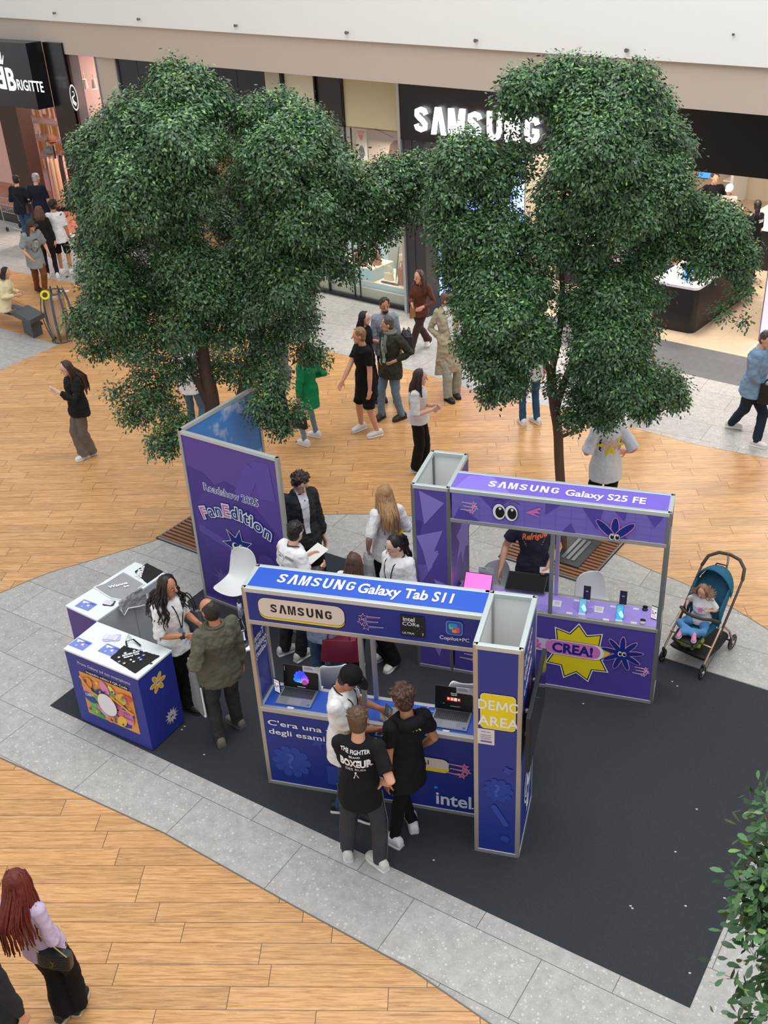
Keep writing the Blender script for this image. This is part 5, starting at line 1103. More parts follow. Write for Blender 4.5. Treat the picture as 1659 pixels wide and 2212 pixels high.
# --- behind the blue header
k=person('person with messy dark hair in black denim jacket and white turtleneck',(647,1023),1.80,None,25,hturn=6,hdown=26,hands=(None,None),skin=SKINP,top=dict(color=(48,50,53),name='jacket',sleeve=1.97,sr=.086,hem=.10,off=.030,collar=(44,46,49),fold=.026),bot=dict(color=(20,20,22),r=(.104,.096,.088,.084,.08)),under=(222,222,226),hair=('mop',(56,42,38)),wide=1.0)
a=Art(k['front']);
for sg in(-1,1):a.rrect(sg*.10-.045,.0,sg*.10+.045,.06,.006,ink((38,40,43)));a.rrect(sg*.10-.047,.045,sg*.10+.047,.066,.006,ink((62,64,67)))
a.done('chest_pockets',k['root'])
k=person('person with short dark hair in white printed staff t-shirt beside the purple wall',(637,1127),1.74,((615,1412),(650,1424)),128,hturn=14,hdown=16,hands=((.26,-.02,-.24),(.24,-.02,-.28)),skin=SKINP,top=dict(color=(238,238,240),sleeve=.95,sr=.088,hem=.15,off=.024),bot=dict(color=(36,38,44),r=(.100,.090,.080,.076,.072)),shoes=(206,204,200),hair=('short',(30,26,26)))
lanyard(k,badge=False);a=Art(k['back']);a.rrect(-.10,.08,.03,.13,.008,DI);a.rrect(-.097,.083,.027,.127,.007,WI);a.text('SAMSUNG',-.035,.095,.02,DI,bold=.01,width=.10);a.rrect(.05,.11,.15,.14,.008,ink((150,150,156)),-.3);a.circle(.02,.0,.03,ink((120,120,126)));a.circle(.02,.0,.026,WI);a.circle(.08,-.01,.03,ink((120,120,126)));a.circle(.08,-.01,.026,WI);a.star(-.16,.14,.03,.015,6,YEL);a.done('print',k['root'])
inhand(k,0,'brochure','white brochure held over the counter by the short haired staff person','brochure',.20,.26,.004,mat('paper',(232,230,226)),up=nrm(k['fw']*.9+ZZ*.3))
k=person('person in blue jeans with a large burgundy bag behind the blue stand',(685,1226),1.62,None,172,hturn=8,hdown=10,hands=((.1,.05,-.35),None),fem=True,top=dict(color=(128,146,168),name='denim_jacket',sleeve=1.9,sr=.078,hem=.08,off=.02),bot=dict(color=(64,92,122),r=(.100,.092,.086,.084,.088)),hair=('short',(44,34,32)))
tote(k,1,'burgundy leather shopper with slanted sides behind the blue stand',mat('burgundy',(118,28,52),.45),w=.42,h=.26,d=.14,drop=.16,at=k['SH'][1]*.5+k['WR'][1]*.5+k['rt']*.02-ZZ*.05-k['fw']*.10,ax=k['rt'])
k=person('young person with brown hair in white top and dark trousers behind the laptops',(766,1195),1.62,((740,1448),(772,1452)),150,hturn=-20,hdown=6,fem=True,top=dict(color=(228,228,230),sleeve=1.0,sr=.082,hem=.16,off=.024),bot=dict(color=(40,42,46),r=(.098,.090,.082,.078,.072)),shoes=(40,40,42),hair=('long',(82,58,46),.22))
k=person('person with dark curly ponytail in white staff t-shirt smiling to the left',(850,1158),1.70,((832,1418),(850,1438)),318,hturn=-16,hdown=16,skin=SKINP,fem=True,top=dict(color=(238,238,240),sleeve=1.0,sr=.084,hem=.10,off=.024),bot=dict(color=(18,18,20),r=(.102,.098,.096,.10,.108)),shoes=(226,222,214),hair=('pony',(36,26,26),.36))
lanyard(k,badge=False)
k=person('person with long straight blond hair and staff t-shirt seen from behind by the purple column',(829,1048),1.70,None,196,hturn=10,hdown=8,hands=((.06,.1,-.48),(.20,-.02,-.30)),skin=SKINP,fem=True,top=dict(color=(234,234,236),sleeve=.95,sr=.086,hem=.13,off=.026),bot=dict(color=(34,34,38)),hair=('long',(170,132,92),.34))
a=Art(k['back']);a.star(.10,-.14,.085,.05,9,YEL,sx=1.3);a.rrect(.02,-.18,.17,-.10,.02,DI);a.text('SCATTA',.095,-.137,.024,PINKL,bold=.04,width=.12);a.text('& CREA!',.095,-.172,.024,PINKL,bold=.04,width=.12);a.done('print',k['root'])
tote(k,0,'crumpled clear plastic bag in the hand of the blond person',mat('clear_plastic',(220,222,226),.2,alpha=.55,bump=.6),w=.24,h=.34,drop=.05,d=.12)
# --- right stand
k=person('person in navy t-shirt lettered Refrigue leaning on the lilac counter',(1158,1085),1.80,None,350,hturn=8,hdown=30,hands=((.22,.0,-.34),(.20,.18,-.44)),skin=SKIN,top=dict(color=(48,48,62),sleeve=.72,sr=.080,hem=.12),bot=dict(color=(44,62,84),r=(.100,.090,.080,.074,.07)),bulk=1.08,hair=('short',(60,44,36)),shoes=(60,60,64))
a=Art(k['front']);a.text('Refrigue',0,.07,.06,ink((238,120,70)),bold=.03,shear=.3,rot=.15,width=.27);
for q in range(4):a.strip([(-.12+q*.01,.045-q*.024),(.12-q*.01,.075-q*.024)],.008,ink([(214,96,90),(206,170,80),(226,200,90),(190,90,120)][q]))
a.done('lettering',k['root'])
inhand(k,0,'leaflet','white folded leaflet held by the person in the navy t-shirt','leaflet',.12,.16,.004,mat('paper',(232,230,226)),up=nrm(k['fw']+ZZ*.2))
k=person('staff person seen from behind in white t-shirt printed SCATTA and CREA under the right tree',(1316,872),1.80,None,184,hturn=5,hdown=6,hands=((.20,.04,-.34),(.10,.10,-.36)),skin=SKIN,top=dict(color=(226,227,230),sleeve=.95,sr=.090,hem=.18,off=.030),bot=dict(color=(20,20,23),r=(.104,.094,.086,.08,.076)),hair=('short',(56,40,34)),bulk=1.05)
a=Art(k['back']);a.star(.0,.0,.17,.10,10,YEL,sx=1.1)
a.rrect(-.14,-.01,.14,.085,.04,DI);a.rrect(-.14,-.095,.14,.005,.04,DI);a.text('SCATTA',0,.012,.05,PINKL,bold=.06,width=.24);a.text('& CREA!',0,-.07,.05,PINKL,bold=.06,width=.24);a.rrect(-.06,.19,.09,.235,.01,ink((150,152,160)));a.rrect(-.056,.194,.086,.231,.009,WI);a.text('GALAXY',.015,.205,.016,DI);a.done('print',k['root'])
# --- walkers in the middle
k=person('person in green blazer with light jeans walking below the left tree',(652,742),1.70,((660,962),(684,944)),232,hturn=-4,hdown=6,hands=(None,(.12,.04,-.28)),fem=True,near=False,top=dict(color=(20,140,88),name='blazer',sleeve=1.8,sr=.078,hem=.24,off=.032),bot=dict(color=(118,146,164),r=(.088,.074,.056,.050,.044)),hair=('long',(176,136,92),.10),toe=(4,4))
tote(k,0,'black handbag carried by the person in the green blazer',mat('bag_black',(18,18,20),.4),w=.30,h=.24,drop=.12)
k=person('blond person in long black t-shirt and black shorts walking left',(774,708),1.82,((816,942),(781,928)),298,hturn=-22,hdown=4,hands=(None,(735,835,.95)),skin=SKIN,near=True,top=dict(color=(18,18,20),sleeve=.66,sr=.074,hem=.30,off=.022),bot=dict(color=(20,20,22),len=.9,name='shorts'),hair=('short',(150,112,76)),shoes=(228,228,226),faceon=False)
k=person('grey haired person in dark green field jacket, scarf and blue jeans',(836,684),1.77,((868,905),(824,904)),312,hturn=-38,hdown=6,hands=((.05,-.02,-.34),(.06,.0,-.36)),skin=SKIN,top=dict(color=(56,56,48),name='field_jacket',sleeve=1.95,sr=.086,hem=.18,off=.032,collar=(58,58,50),fold=.026),bot=dict(color=(108,134,156),r=(.100,.088,.072,.064,.060)),under=(150,176,160),hair=('short',(84,80,76)),shoes=(62,50,44),sole=(46,38,34),bulk=1.05)
mb=MB();NB,s=k['NB'],k['s'];mb.tube([NB+k['rt']*math.cos(q)*.085*s+k['fw']*(math.sin(q)*.08*s+.015)+ZZ*.02 for q in np.linspace(0,2*math.pi,14)],.03*s,8);mb.tube([NB+k['fw']*.10*s,k['front'].p(.03,.1,6),k['front'].p(.05,-.05,8)],[.035,.035,.03],8,flat=.5);obj('scarf',mb,cloth((112,120,112)),k['root'],smooth=True)
k=person('bearded person in light grey sweater standing behind the field jacket',(830,644),1.78,None,8,hturn=4,hdown=8,skin=SKINT,top=dict(color=(140,150,162),name='sweater',sleeve=1.95,sr=.080,hem=.12,off=.022),bot=dict(color=(40,44,56)),shoes=(36,34,34),sole=(30,28,28),hair=('short',(40,32,30)))
e=MB();e.ell(k['HC']+k['hf']*.045*k['s']-k['hu']*.085*k['s'],k['hr']*.052*k['s'],k['hf']*.050*k['s'],k['hu']*.036*k['s']);obj('beard',e,hairmat((44,34,32)),k['root'],smooth=True)
tote(k,0,'black holdall slung between the field jacket and the grey sweater',mat('bag_nylon',(26,26,30),.6),w=.42,h=.26,d=.2,drop=.10,at=fl(880,745,1.0)+ZZ*.3,name='holdall')
k=person('person with long black hair and black top talking beside the blond walker',(787,673),1.66,None,60,hturn=10,hdown=4,hands=((.22,.0,-.22),None),fem=True,skin=SKINP,top=dict(color=(22,22,25),name='blouse',sleeve=1.5,sr=.070,hem=.12),bot=dict(color=(26,26,30)),hair=('long',(22,18,20),.22),shoes=(40,40,40))
inhand(k,0,'smartphone','pale phone held up by the person with long black hair','smartphone',.075,.15,.009,mat('phone_case_pale',(216,206,210),.4),scr=BLACK)
k=person('person in brown leather jacket and brown flared trousers striding past the shop',(907,593),1.68,((886,768),(926,742)),330,hturn=-22,hdown=8,hands=((.18,-.02,-.32),(.20,-.04,-.28)),fem=True,skin=SKIN,top=dict(color=(98,58,46),name='leather_jacket',sleeve=1.92,sr=.072,hem=.06,off=.020,collar=(92,54,42)),bot=dict(color=(66,48,44),r=(.094,.084,.074,.078,.086)),hair=('long',(76,50,42),.24),shoes=(214,208,204),feetz=(0,.06),maxlean=.45)
tote(k,1,'small tan handbag held in front by the person in the leather jacket',mat('bag_tan',(150,98,52),.4),w=.16,h=.18,drop=.04,d=.06)
k=person('person in long beige trench coat and grey trousers walking right',(967,634),1.74,((985,856),(968,866)),22,hturn=30,hdown=22,hands=((.16,-.03,-.38),(.14,.0,-.40)),fem=True,skin=SKIN,top=dict(color=(170,158,134),name='trench_coat',sleeve=1.9,sr=.086,hem=.50,off=.034,collar=(164,152,128),fold=.03),bot=dict(color=(158,160,150),r=(.098,.088,.084,.086,.084)),under=(210,212,212),hair=('bun',(110,78,58)),shoes=(26,26,28),sole=(24,24,26),maxlean=.3)
tote(k,0,'dark green shopping bag beside the beige trench coat',mat('bag_green',(34,72,66),.5),w=.30,h=.34,drop=.12,at=fl(1010,700,1.1)+ZZ*.15)
k=person('staff person with white t-shirt and black cargo trousers standing behind the purple column',(907,798),1.72,((918,1008),(898,1020)),78,hturn=8,hdown=8,hands=((.22,-.10,-.24),(.22,-.08,-.26)),fem=True,skin=SKINP,top=dict(color=(228,226,228),sleeve=1.0,sr=.080,hem=.06,off=.024),bot=dict(color=(24,24,26),r=(.100,.094,.088,.086,.086)),hair=('long',(60,42,38),.20),shoes=(220,220,220))
a=Art(k['back']);a.star(.02,-.08,.09,.05,8,YEL);a.rrect(-.05,-.12,.09,-.04,.02,DI);a.text('CREA!',.02,-.095,.03,PINKL,bold=.05,width=.11);a.done('print',k['root'])
k=person('heavy person in light blue knit shirt and dark jeans striding out of frame at right',(1658,716),1.76,((1632,964),(1578,922)),62,hturn=-35,hdown=14,hands=((.06,.16,-.36),(1645,832,.95)),skin=SKIN,top=dict(color=(122,150,178),name='knit_shirt',sleeve=1.7,sr=.090,hem=.10,off=.026,fold=.024),bot=dict(color=(30,42,58),r=(.106,.094,.080,.070,.062)),hair=('short',(70,62,58)),bulk=1.22,maxlean=.5,shoes=(224,222,216),feetz=(0,.03))
tote(k,0,'black bag hanging from the hand of the person in the blue knit shirt',mat('bag_black',(18,18,20),.4),w=.30,h=.30,drop=.10,at=fl(1662,845,.9)+ZZ*.2)
k=person('person with very long brown hair in black jacket looking at a phone',(140,780),1.66,((200,983),(184,990)),305,hturn=0,hdown=18,hands=((.30,-.02,-.10),None),skin=SKINP,fem=True,top=dict(color=(30,30,33),name='jacket',sleeve=1.95,sr=.088,hem=.12,off=.034,collar=(44,46,50),fold=.026),bot=dict(color=(112,104,98),r=(.098,.092,.088,.092,.098)),hair=('long',(62,42,34),.42),shoes=(232,230,228))
inhand(k,0,'smartphone','white phone held up by the person in the black jacket','smartphone',.075,.15,.009,mat('phone_case_white',(232,224,230),.4),scr=em((150,140,170),.4))
# --- behind the left tree
k=person('person in white shirt almost hidden behind the left tree trunk',(395,720),1.75,None,160,near=False,top=dict(color=(232,232,236),sleeve=1.,hem=.14,sr=.08),bot=dict(color=(80,110,140)))
k=person('person in blue denim walking behind the left part of the left tree',(425,690),1.70,None,110,near=False,fem=True,top=dict(color=(66,96,132),name='denim_shirt',sleeve=1.8),bot=dict(color=(96,112,130)))
k=person('person in grey-blue top with white trainers mostly hidden by the left tree',(592,700),1.74,None,250,near=False,top=dict(color=(116,124,136),sleeve=1.8,name='sweater'),bot=dict(color=(40,44,56)))
k=person('person in pale top and jeans behind the right tree trunk',(1150,690),1.74,None,200,near=False,top=dict(color=(188,200,204),sleeve=1.),bot=dict(color=(48,84,120)),hair=('short',(60,50,44)))
k=person('person in white and black clothing carrying a small white bag right of the right tree',(1398,690),1.66,None,20,near=False,fem=True,top=dict(color=(222,222,224),sleeve=.9),bot=dict(color=(24,24,26)),hair=('long',(196,160,140),.1))
tote(k,0,'small white bag carried right of the right tree',mat('bag_white',(230,230,230),.4),w=.22,h=.24,drop=.06,at=fl(1402,770,.75)+ZZ*.25)
# --- upper left
k=person('person in grey printed t-shirt, cap and brown trousers walking by the bench',(70,478),1.74,((98,640),(82,628)),40,hturn=25,hdown=10,hands=((.12,.10,-.44),(.14,.04,-.44)),skin=SKIN,near=False,top=dict(color=(142,150,154),sleeve=.9,sr=.09,hem=.22,off=.036),bot=dict(color=(118,72,34),r=(.10,.088,.078,.07,.062)),hair=('long',(60,44,40),.14),cap=(72,64,54),shoes=(30,28,28),sole=(28,26,26),feetz=(0,.04))
a=Art(k['front']);a.circle(0,-.08,.10,ink((70,76,84)),.16);a.circle(.02,-.04,.05,ink((190,196,200)),.08);a.done('print',k['root'])
k=person('person with brown hair in black clothes beside the white t-shirt',(82,445),1.66,None,190,near=False,fem=True,top=dict(color=(30,28,28),name='jacket',sleeve=1.9,hem=.18,sr=.08),bot=dict(color=(24,24,26)),hair=('long',(96,66,52),.16),shoes=(232,232,232))
k=person('person with dark afro hair in white t-shirt and black shorts',(112,432),1.72,None,185,near=False,hands=((.12,.06,-.40),None),skin=SKINT,top=dict(color=(232,232,234),sleeve=.9,sr=.082,hem=.16,off=.026),bot=dict(color=(22,22,24),len=.9,name='shorts'),hair=('mop',(28,20,18)),shoes=(236,236,236))
k=person('person in navy jumper with a crossbody strap at the upper left edge',(32,378),1.76,None,165,near=False,hturn=30,top=dict(color=(28,30,42),name='jumper',sleeve=1.9,sr=.088,hem=.12,off=.03),bot=dict(color=(58,84,120)),bulk=1.15,hair=('short',(34,28,26)),hands=((.24,-.02,-.30),(.26,.0,-.28)))
e=MB();e.tube([k['back'].p(-.16,.24,6),k['back'].p(-.03,.0,8),k['back'].p(.12,-.28,8)],.012,6,flat=.5);obj('crossbody_strap',e,BLACK,k['root'])
tote(k,1,'brown crossbody bag at the hip of the person in the navy jumper',mat('bag_brown',(66,54,50),.5),w=.24,h=.2,drop=.05,at=k['PC']+k['rt']*.24-k['fw']*.05+ZZ*.15)
k=person('grey haired person in dark navy shirt at the security gate',(76,374),1.80,None,170,near=False,hturn=-25,top=dict(color=(24,28,44),name='shirt',sleeve=.9,sr=.084,hem=.10,off=.026),bot=dict(color=(76,104,136)),bulk=1.15,hair=('short',(168,164,160)),hands=((.22,-.02,-.28),None))
# --- in the phone shop
k=person('person in black polo standing with hand on hip deep in the phone shop',(1546,372),1.82,None,355,near=False,hands=((.1,.06,-.40),(.02,.14,-.34)),top=dict(color=(18,18,20),sleeve=.8,sr=.084),bot=dict(color=(24,24,26)),hair=('short',(60,48,44)))
k=person('person in white cap beside the person in the black polo',(1577,398),1.62,None,330,near=False,fem=True,top=dict(color=(206,190,180),sleeve=1.),bot=dict(color=(60,60,66)),cap=(236,232,232))
k=person('person with dark ponytail in black staff top lettered SAM at the right edge',(1638,432),1.70,None,215,near=False,fem=True,hturn=-50,hands=((.3,0,.05),None),top=dict(color=(20,20,22),sleeve=.9,sr=.076),bot=dict(color=(22,22,24)),hair=('pony',(34,24,24),.3))
a=Art(k['back']);a.text('SAM',.02,.04,.06,WI,bold=.04);a.done('lettering',k['root'])
k=person('person in pale clothes standing behind the front shop table',(1450,468),1.72,None,300,near=False,top=dict(color=(196,176,160),sleeve=1.),bot=dict(color=(60,70,84)),hair=('short',(150,110,84)))
k=person('person in light top at the half hidden shop table',(1345,488),1.66,None,320,near=False,fem=True,top=dict(color=(206,196,190),sleeve=1.),bot=dict(color=(50,50,56)),hair=('long',(120,84,60),.2))
# --- bottom left
k=person('person with long dark red hair in lilac top and black trousers seen from above',(30,1882),1.66,((140,2196),(172,2178)),166,hturn=6,hdown=14,hands=((.16,.02,-.44),(.14,-.02,-.46)),fem=True,skin=SKINP,top=dict(color=(200,180,206),name='blouse',sleeve=1.9,sr=.068,hem=.04,off=.014),bot=dict(color=(20,20,23),r=(.104,.090,.080,.086,.092)),hair=('long',(104,32,22),.42),shoes=(28,26,28),sole=(190,180,160),maxlean=.45)
q=k['back'].p(.13,-.22,0)-k['fw']*.02+k['rt']*.03
u=nrm(ZZ+k['rt']*.15);c0=q-ZZ*.18
bg=thing('quilted_handbag',c0,'black quilted chain handbag on the hip of the red haired person','bag');mb=MB();mb.loft([(c0+u*.17*x,k['rt']*wd*.5,k['fw']*.035) for x,wd in((0,.24),(.1,.27),(.6,.27),(1,.26))],16,p=6)
obj('bag_body',mb,mat('quilt_black',(32,38,44),.35,bump=.3),bg,bevel=.004)
a=Art(Frame(c0-k['fw']*.038,k['rt'],u,-k['fw']))
for j in range(7):a.strip([(-.12,.155-j*.02),(0,.125-j*.02),(.12,.155-j*.02)],.003,ink((70,80,88)))
a.done('quilting',bg)
a=Art(Frame(c0-k['fw']*.040,k['rt'],u,-k['fw']));GO=mat('bag_gold',(206,186,130),.3,.8);a.strip([(-.015,.10),(0,.075),(.0,.05)],.005,GO);a.strip([(.015,.10),(0,.075)],.004,GO);a.strip([(.02,.07),(-.01,.062),(.012,.048),(-.015,.040)],.004,GO);a.strip([(-.02,.05),(-.02,.03),(.0,.03)],.004,GO);a.done('clasp',bg)
mb=MB();mb.tube([c0+u*.17-k['rt']*.11-k['fw']*.03,k['back'].p(-.06,-.1,8),k['back'].p(.02,.05,8),k['SH'][1]+ZZ*.05],.006,6);mb.tube([c0+u*.17+k['rt']*.11-k['fw']*.03,k['back'].p(.12,-.05,10),k['SH'][1]+ZZ*.055],.006,6);obj('chain_strap',mb,GO,bg,smooth=True)
k=person('person in black shirt cut off by the left edge beside the red hair',(-88,2000),1.74,None,168,near=True,top=dict(color=(44,47,50),name='shirt',sleeve=1.9,sr=.085,hem=.24,off=.034),bot=dict(color=(24,25,28),r=(.104,.094,.084,.08,.076)),hair=('short',(40,34,30)),shoes=(24,24,26))
# --- seated on the bench
k=person('seated person with dark hair in cream jacket on the wooden bench',(10,577),1.62,((78,700),(70,694)),75,near=False,fem=True,seat=.47,pelvis=tuple(fl(8,664,.5)),hturn=10,hdown=16,hands=((.24,-.02,-.26),(.26,-.04,-.26)),top=dict(color=(226,214,176),name='jacket',sleeve=1.9,sr=.08,hem=.06,off=.028),bot=dict(color=(92,98,112)),hair=('long',(26,22,24),.05),shoes=(28,26,26),sole=(26,24,24))
# ---------------------------------------------------------------- trees
BARK=mat('bark',(104,76,58),.85,bump=.9,bscale=30,var=.3,vscale=12,stretch=(1,1,.3))
def leafmat(n,rgb,i):
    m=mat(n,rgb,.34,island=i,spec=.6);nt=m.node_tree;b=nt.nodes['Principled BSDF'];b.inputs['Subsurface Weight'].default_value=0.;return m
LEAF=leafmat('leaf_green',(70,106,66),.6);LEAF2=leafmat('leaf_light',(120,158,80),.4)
def atd(px,py,base,off=0.):
    """point on the pixel's ray in the upright plane through the trunk base, off metres towards the camera"""
    A=V(base[0],base[1],0)-HF*off;return onpl(px,py,A,HF)
def leaves(cl,n_tot,size,seed,drift=.35):
    r=np.random.default_rng(seed);V_=[];w=np.array([c[1]**2*c[2] for c in cl]);w=w/w.sum();cnt=(w*n_tot).astype(int)
    P=[];Nn=[];TT=[]
    for (c,rad,den),n in zip(cl,cnt):
        # sprigs: clusters of leaves on twig ends
        ns=max(4,n//9);d=r.normal(size=(ns,3));d/=np.linalg.norm(d,axis=1)[:,None]
        rr=rad*(1-.30*r.random(ns)**1.5)*(.94+.20*np.sin(d[:,0]*5+c[0]*3)*np.cos(d[:,2]*6+c[1]));sc=c+d*rr[:,None]*V(1,1,.92)
        k=np.repeat(np.arange(ns),9);sub=r.normal(size=(len(k),3))*size*.95
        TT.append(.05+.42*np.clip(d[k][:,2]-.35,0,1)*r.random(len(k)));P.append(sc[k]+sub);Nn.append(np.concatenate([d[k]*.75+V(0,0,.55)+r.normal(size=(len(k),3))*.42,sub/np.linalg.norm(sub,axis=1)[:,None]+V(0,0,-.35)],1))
    TP=np.concatenate(TT);P=np.concatenate(P);Q=np.concatenate(Nn);U=Q[:,:3]/np.linalg.norm(Q[:,:3],axis=1)[:,None];D=Q[:,3:];D=D-U*(D*U).sum(1)[:,None];D/=np.linalg.norm(D,axis=1)[:,None];A=np.cross(D,U);n=len(P)
    L=(size*(.7+.6*r.random(n)))[:,None];W=L*.20
    v=np.stack([P,P+D*L*.45+A*W-U*L*.04,P+D*L*.82+A*W*.95-U*L*.04,P+D*L*1.0-U*L*.08,P+D*L*.82-A*W*.95-U*L*.04,P+D*L*.45-A*W-U*L*.04],1).reshape(-1,3)
    me=bpy.data.meshes.new('foliage');me.vertices.add(n*6);me.vertices.foreach_set('co',v.ravel())
    b=np.arange(n)[:,None]*6;f=np.concatenate([b+0,b+1,b+2,b+3,b+0,b+3,b+4,b+5],1).reshape(-1,4)
    me.loops.add(n*8);me.loops.foreach_set('vertex_index',f.ravel().astype(np.int32));me.polygons.add(n*2)
    me.polygons.foreach_set('loop_start',np.arange(n*2,dtype=np.int32)*4)
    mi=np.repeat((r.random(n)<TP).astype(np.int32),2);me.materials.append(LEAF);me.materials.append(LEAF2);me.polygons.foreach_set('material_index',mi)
    me.update(calc_edges=True);me.validate();return me
def tree(base,label,trunks,clumps,n,size,seed,droop=()):
    t=thing('tree',V(base[0],base[1],0),label,'tree','indoor trees beside the display stands')
    for nm,pts,rr in trunks:
        P=[V(base[0],base[1],.02) if q is None else atd(q[0],q[1],base,q[2] if len(q)>2 else 0) for q in pts];P=[V(*p) for p in curve3(P)]
        k=len(P);mb=MB();mb.tube(P,list(np.linspace(rr[0],rr[1],k)),10);obj(nm,mb,BARK,t,smooth=True)
    cl=[]
    rg=random.Random(seed)
    for c in clumps:
        px,py,r_=c[:3];off=c[3] if len(c)>3 else None;den=c[4] if len(c)>4 else 1.
        if off is None:off=rg.uniform(-.7,.5)
        p0=atd(px,py,base,off);dist=(p0-CAM)@FZ;rad=r_*dist/FPX;cl.append((p0,rad,den))
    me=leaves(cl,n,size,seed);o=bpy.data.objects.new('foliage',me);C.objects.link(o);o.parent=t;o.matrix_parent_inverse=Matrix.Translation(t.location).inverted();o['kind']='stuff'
    tw=MB()
    cen=[p for p,_,_ in cl]
    for p,rad,den in cl:
        q=min((x for x in cen if x is not p),key=lambda x:np.linalg.norm(x-p));
        if np.linalg.norm(p-q)<.5 and den>.5:tw.tube([q,(p+q)/2-ZZ*.05,p],[.022,.016,.008],5)
        for _ in range(5):
            d=nrm(np.array([rg.gauss(0,1) for _ in range(3)]));tw.tube([p,p+d*rad*.85],[.009,.004],4)
    obj('branches',tw,BARK,t,fixn=False)
    return t
def curve3(P,n=5):
    o=[]
    for i in range(len(P)-1):
        a,b,c,d=P[max(i-1,0)],P[i],P[i+1],P[min(i+2,len(P)-1)]
        for k in range(n):
            t=k/n;o.append(.5*((2*b)+(c-a)*t+(2*a-5*b+4*c-d)*t*t+(3*b-a-3*c+d)*t**3))
    o.append(P[-1]);return o
LT=(-2.62,4.25);RT=(2.24,4.70)
LC=[(395,205,80,.3),(455,215,44,.2),(300,285,86,.5),(215,325,64,.1),(385,310,92,.9),(300,400,108,.8),(200,420,56,0),(250,480,72,.3),(410,390,66,.8),(380,470,60,.5),(480,300,50,-.9,.7),(492,480,44,-.5,.8),(490,430,60,-1.0,.5),
(225,590,60,.6),(200,520,40,0),(185,690,42,.4,.7),(250,660,66,.6),(330,610,72,.2,.8),(300,735,60,.4,.6),(400,560,66,.6),(240,745,34,.2,.35),(390,700,60,.6,.6),(430,630,60,.7,.8),(320,830,46,.3,.45),(285,890,36,.2,.4),(350,880,44,.3,.42),(350,955,34,.6,.55),(395,930,40,.6,.45),(440,790,40,-.2,.35),(380,790,42,.3,.45),(200,750,30,.2,.4),(250,850,26,.2,.25),
(600,255,62,.2),(550,260,56,.1),(655,290,68,.5),(600,350,92,.9),(700,360,72,.4),(545,400,56,.3),(640,460,92,.8),(730,450,58,.2),(570,520,70,.6),(690,540,58,.4),(745,580,32,.2,.5),(620,600,76,.7),(540,640,66,.5,.9),(640,690,52,.2,.6),(480,700,56,.3,.6),(570,740,54,.2,.5),(660,755,34,.0,.45),(500,790,44,.0,.4),(545,810,36,.4,.45),(590,820,40,.7,.6),(570,880,38,.9,.7),(605,915,28,.9,.7),(640,885,22,.9,.5),(690,770,24,0,.4),(475,590,62,.5),(520,560,50,-.8,.5),
(810,410,58,.2),(770,470,52,.2),(850,380,48,0),(830,490,36,0,.7),(885,440,46,-.1,.9),(905,370,44,-.1,.9),(790,540,28,0,.4)]
tree(LT,'tall leafy indoor tree behind the tall purple wall',[
 ('trunk',[None,(452,960),(458,870,.1),(440,780,.1),(425,640,.1),(405,470,.2),(400,330,.1)],(.12,.05)),
 ('branch',[(455,885,.1),(410,790,.2),(385,745,.2),(330,700,.2)],(.05,.02)),('branch',[(505,930),(540,800,.1),(560,720,.1),(570,600,.1),(600,450,.2)],(.10,.035)),('branch',[(425,640,.1),(520,520,.1),(640,470,.1),(730,500,.1),(800,470)],(.06,.02)),('branch',[(405,500,.2),(320,430,.2),(260,380,.2)],(.05,.02))],LC,290000,.044,11)
RC=[(1250,205,84),(1135,195,52),(1340,220,90),(1400,240,56),(1290,170,40),(1200,165,38),(1400,330,92),(1440,400,56),(1290,320,110,.5),(1095,230,34,.1,.4),(1110,285,26,0,.12),(1120,345,44,0,.5),(1000,340,62,.1),(1060,380,62,0,.8),(970,400,48),(990,500,62,.1,.8),(960,460,40,0,.8),(1070,500,70,.1,.9),(1050,590,72,.2),(985,580,42,0,.8),(1430,440,62,.2),(1350,440,90,.4),(1230,430,80,.2,.7),(1180,520,60,.2,.7),(1270,540,60,.1,.6),(1130,620,66,.2,.9),(1080,680,78,.5),(1020,650,46,.3),(1140,730,64,.5),(1060,770,56,.4),(1010,740,34,.2,.7),(1100,820,44,.4,.8),(1060,850,26,.3,.8),
(1330,640,80,.3),(1370,720,48,.2),(1310,730,78,.5),(1250,660,50,.2,.7),(1390,560,52,.1,.7),(1450,510,52,.1,.8),(1550,490,62,.2),(1500,450,36,.1,.7),(1590,550,46,.2,.9),(1520,560,46,.2,.7),(1600,620,28,.2,.4),(1560,670,22,.2,.2),(1610,690,18,.2,.15),(1350,820,72,.5),(1430,840,48,.4,.9),(1460,860,24,.3,.7),(1270,850,42,.2,.8),(1290,780,62,.4,.9),(1240,900,30,.2,.6),(1310,890,38,.4,.8),(1200,830,30,.1,.3),(1390,880,30,.4,.7),(1410,640,30,0,.6)]
tree(RT,'slender leafy indoor tree growing from the wooden grate behind the purple stand',[
 ('trunk',[None,(1214,1100),(1208,1000),(1205,930),(1196,870),(1190,800)],(.062,.055)),
 ('branch',[(1190,805),(1170,770),(1165,740),(1110,680,.2)],(.04,.02)),('branch',[(1190,805),(1205,740),(1215,640),(1210,500),(1225,380)],(.045,.02)),('branch',[(1200,885),(1225,810),(1260,740),(1280,640),(1290,500)],(.05,.02)),('branch',[(1206,945),(1240,930),(1300,880,.2)],(.028,.012)),('branch',[(1215,640),(1300,620),(1400,580),(1470,540)],(.03,.008)),('branch',[(1205,740),(1120,600),(1040,520)],(.035,.015))],RC,280000,.044,12)
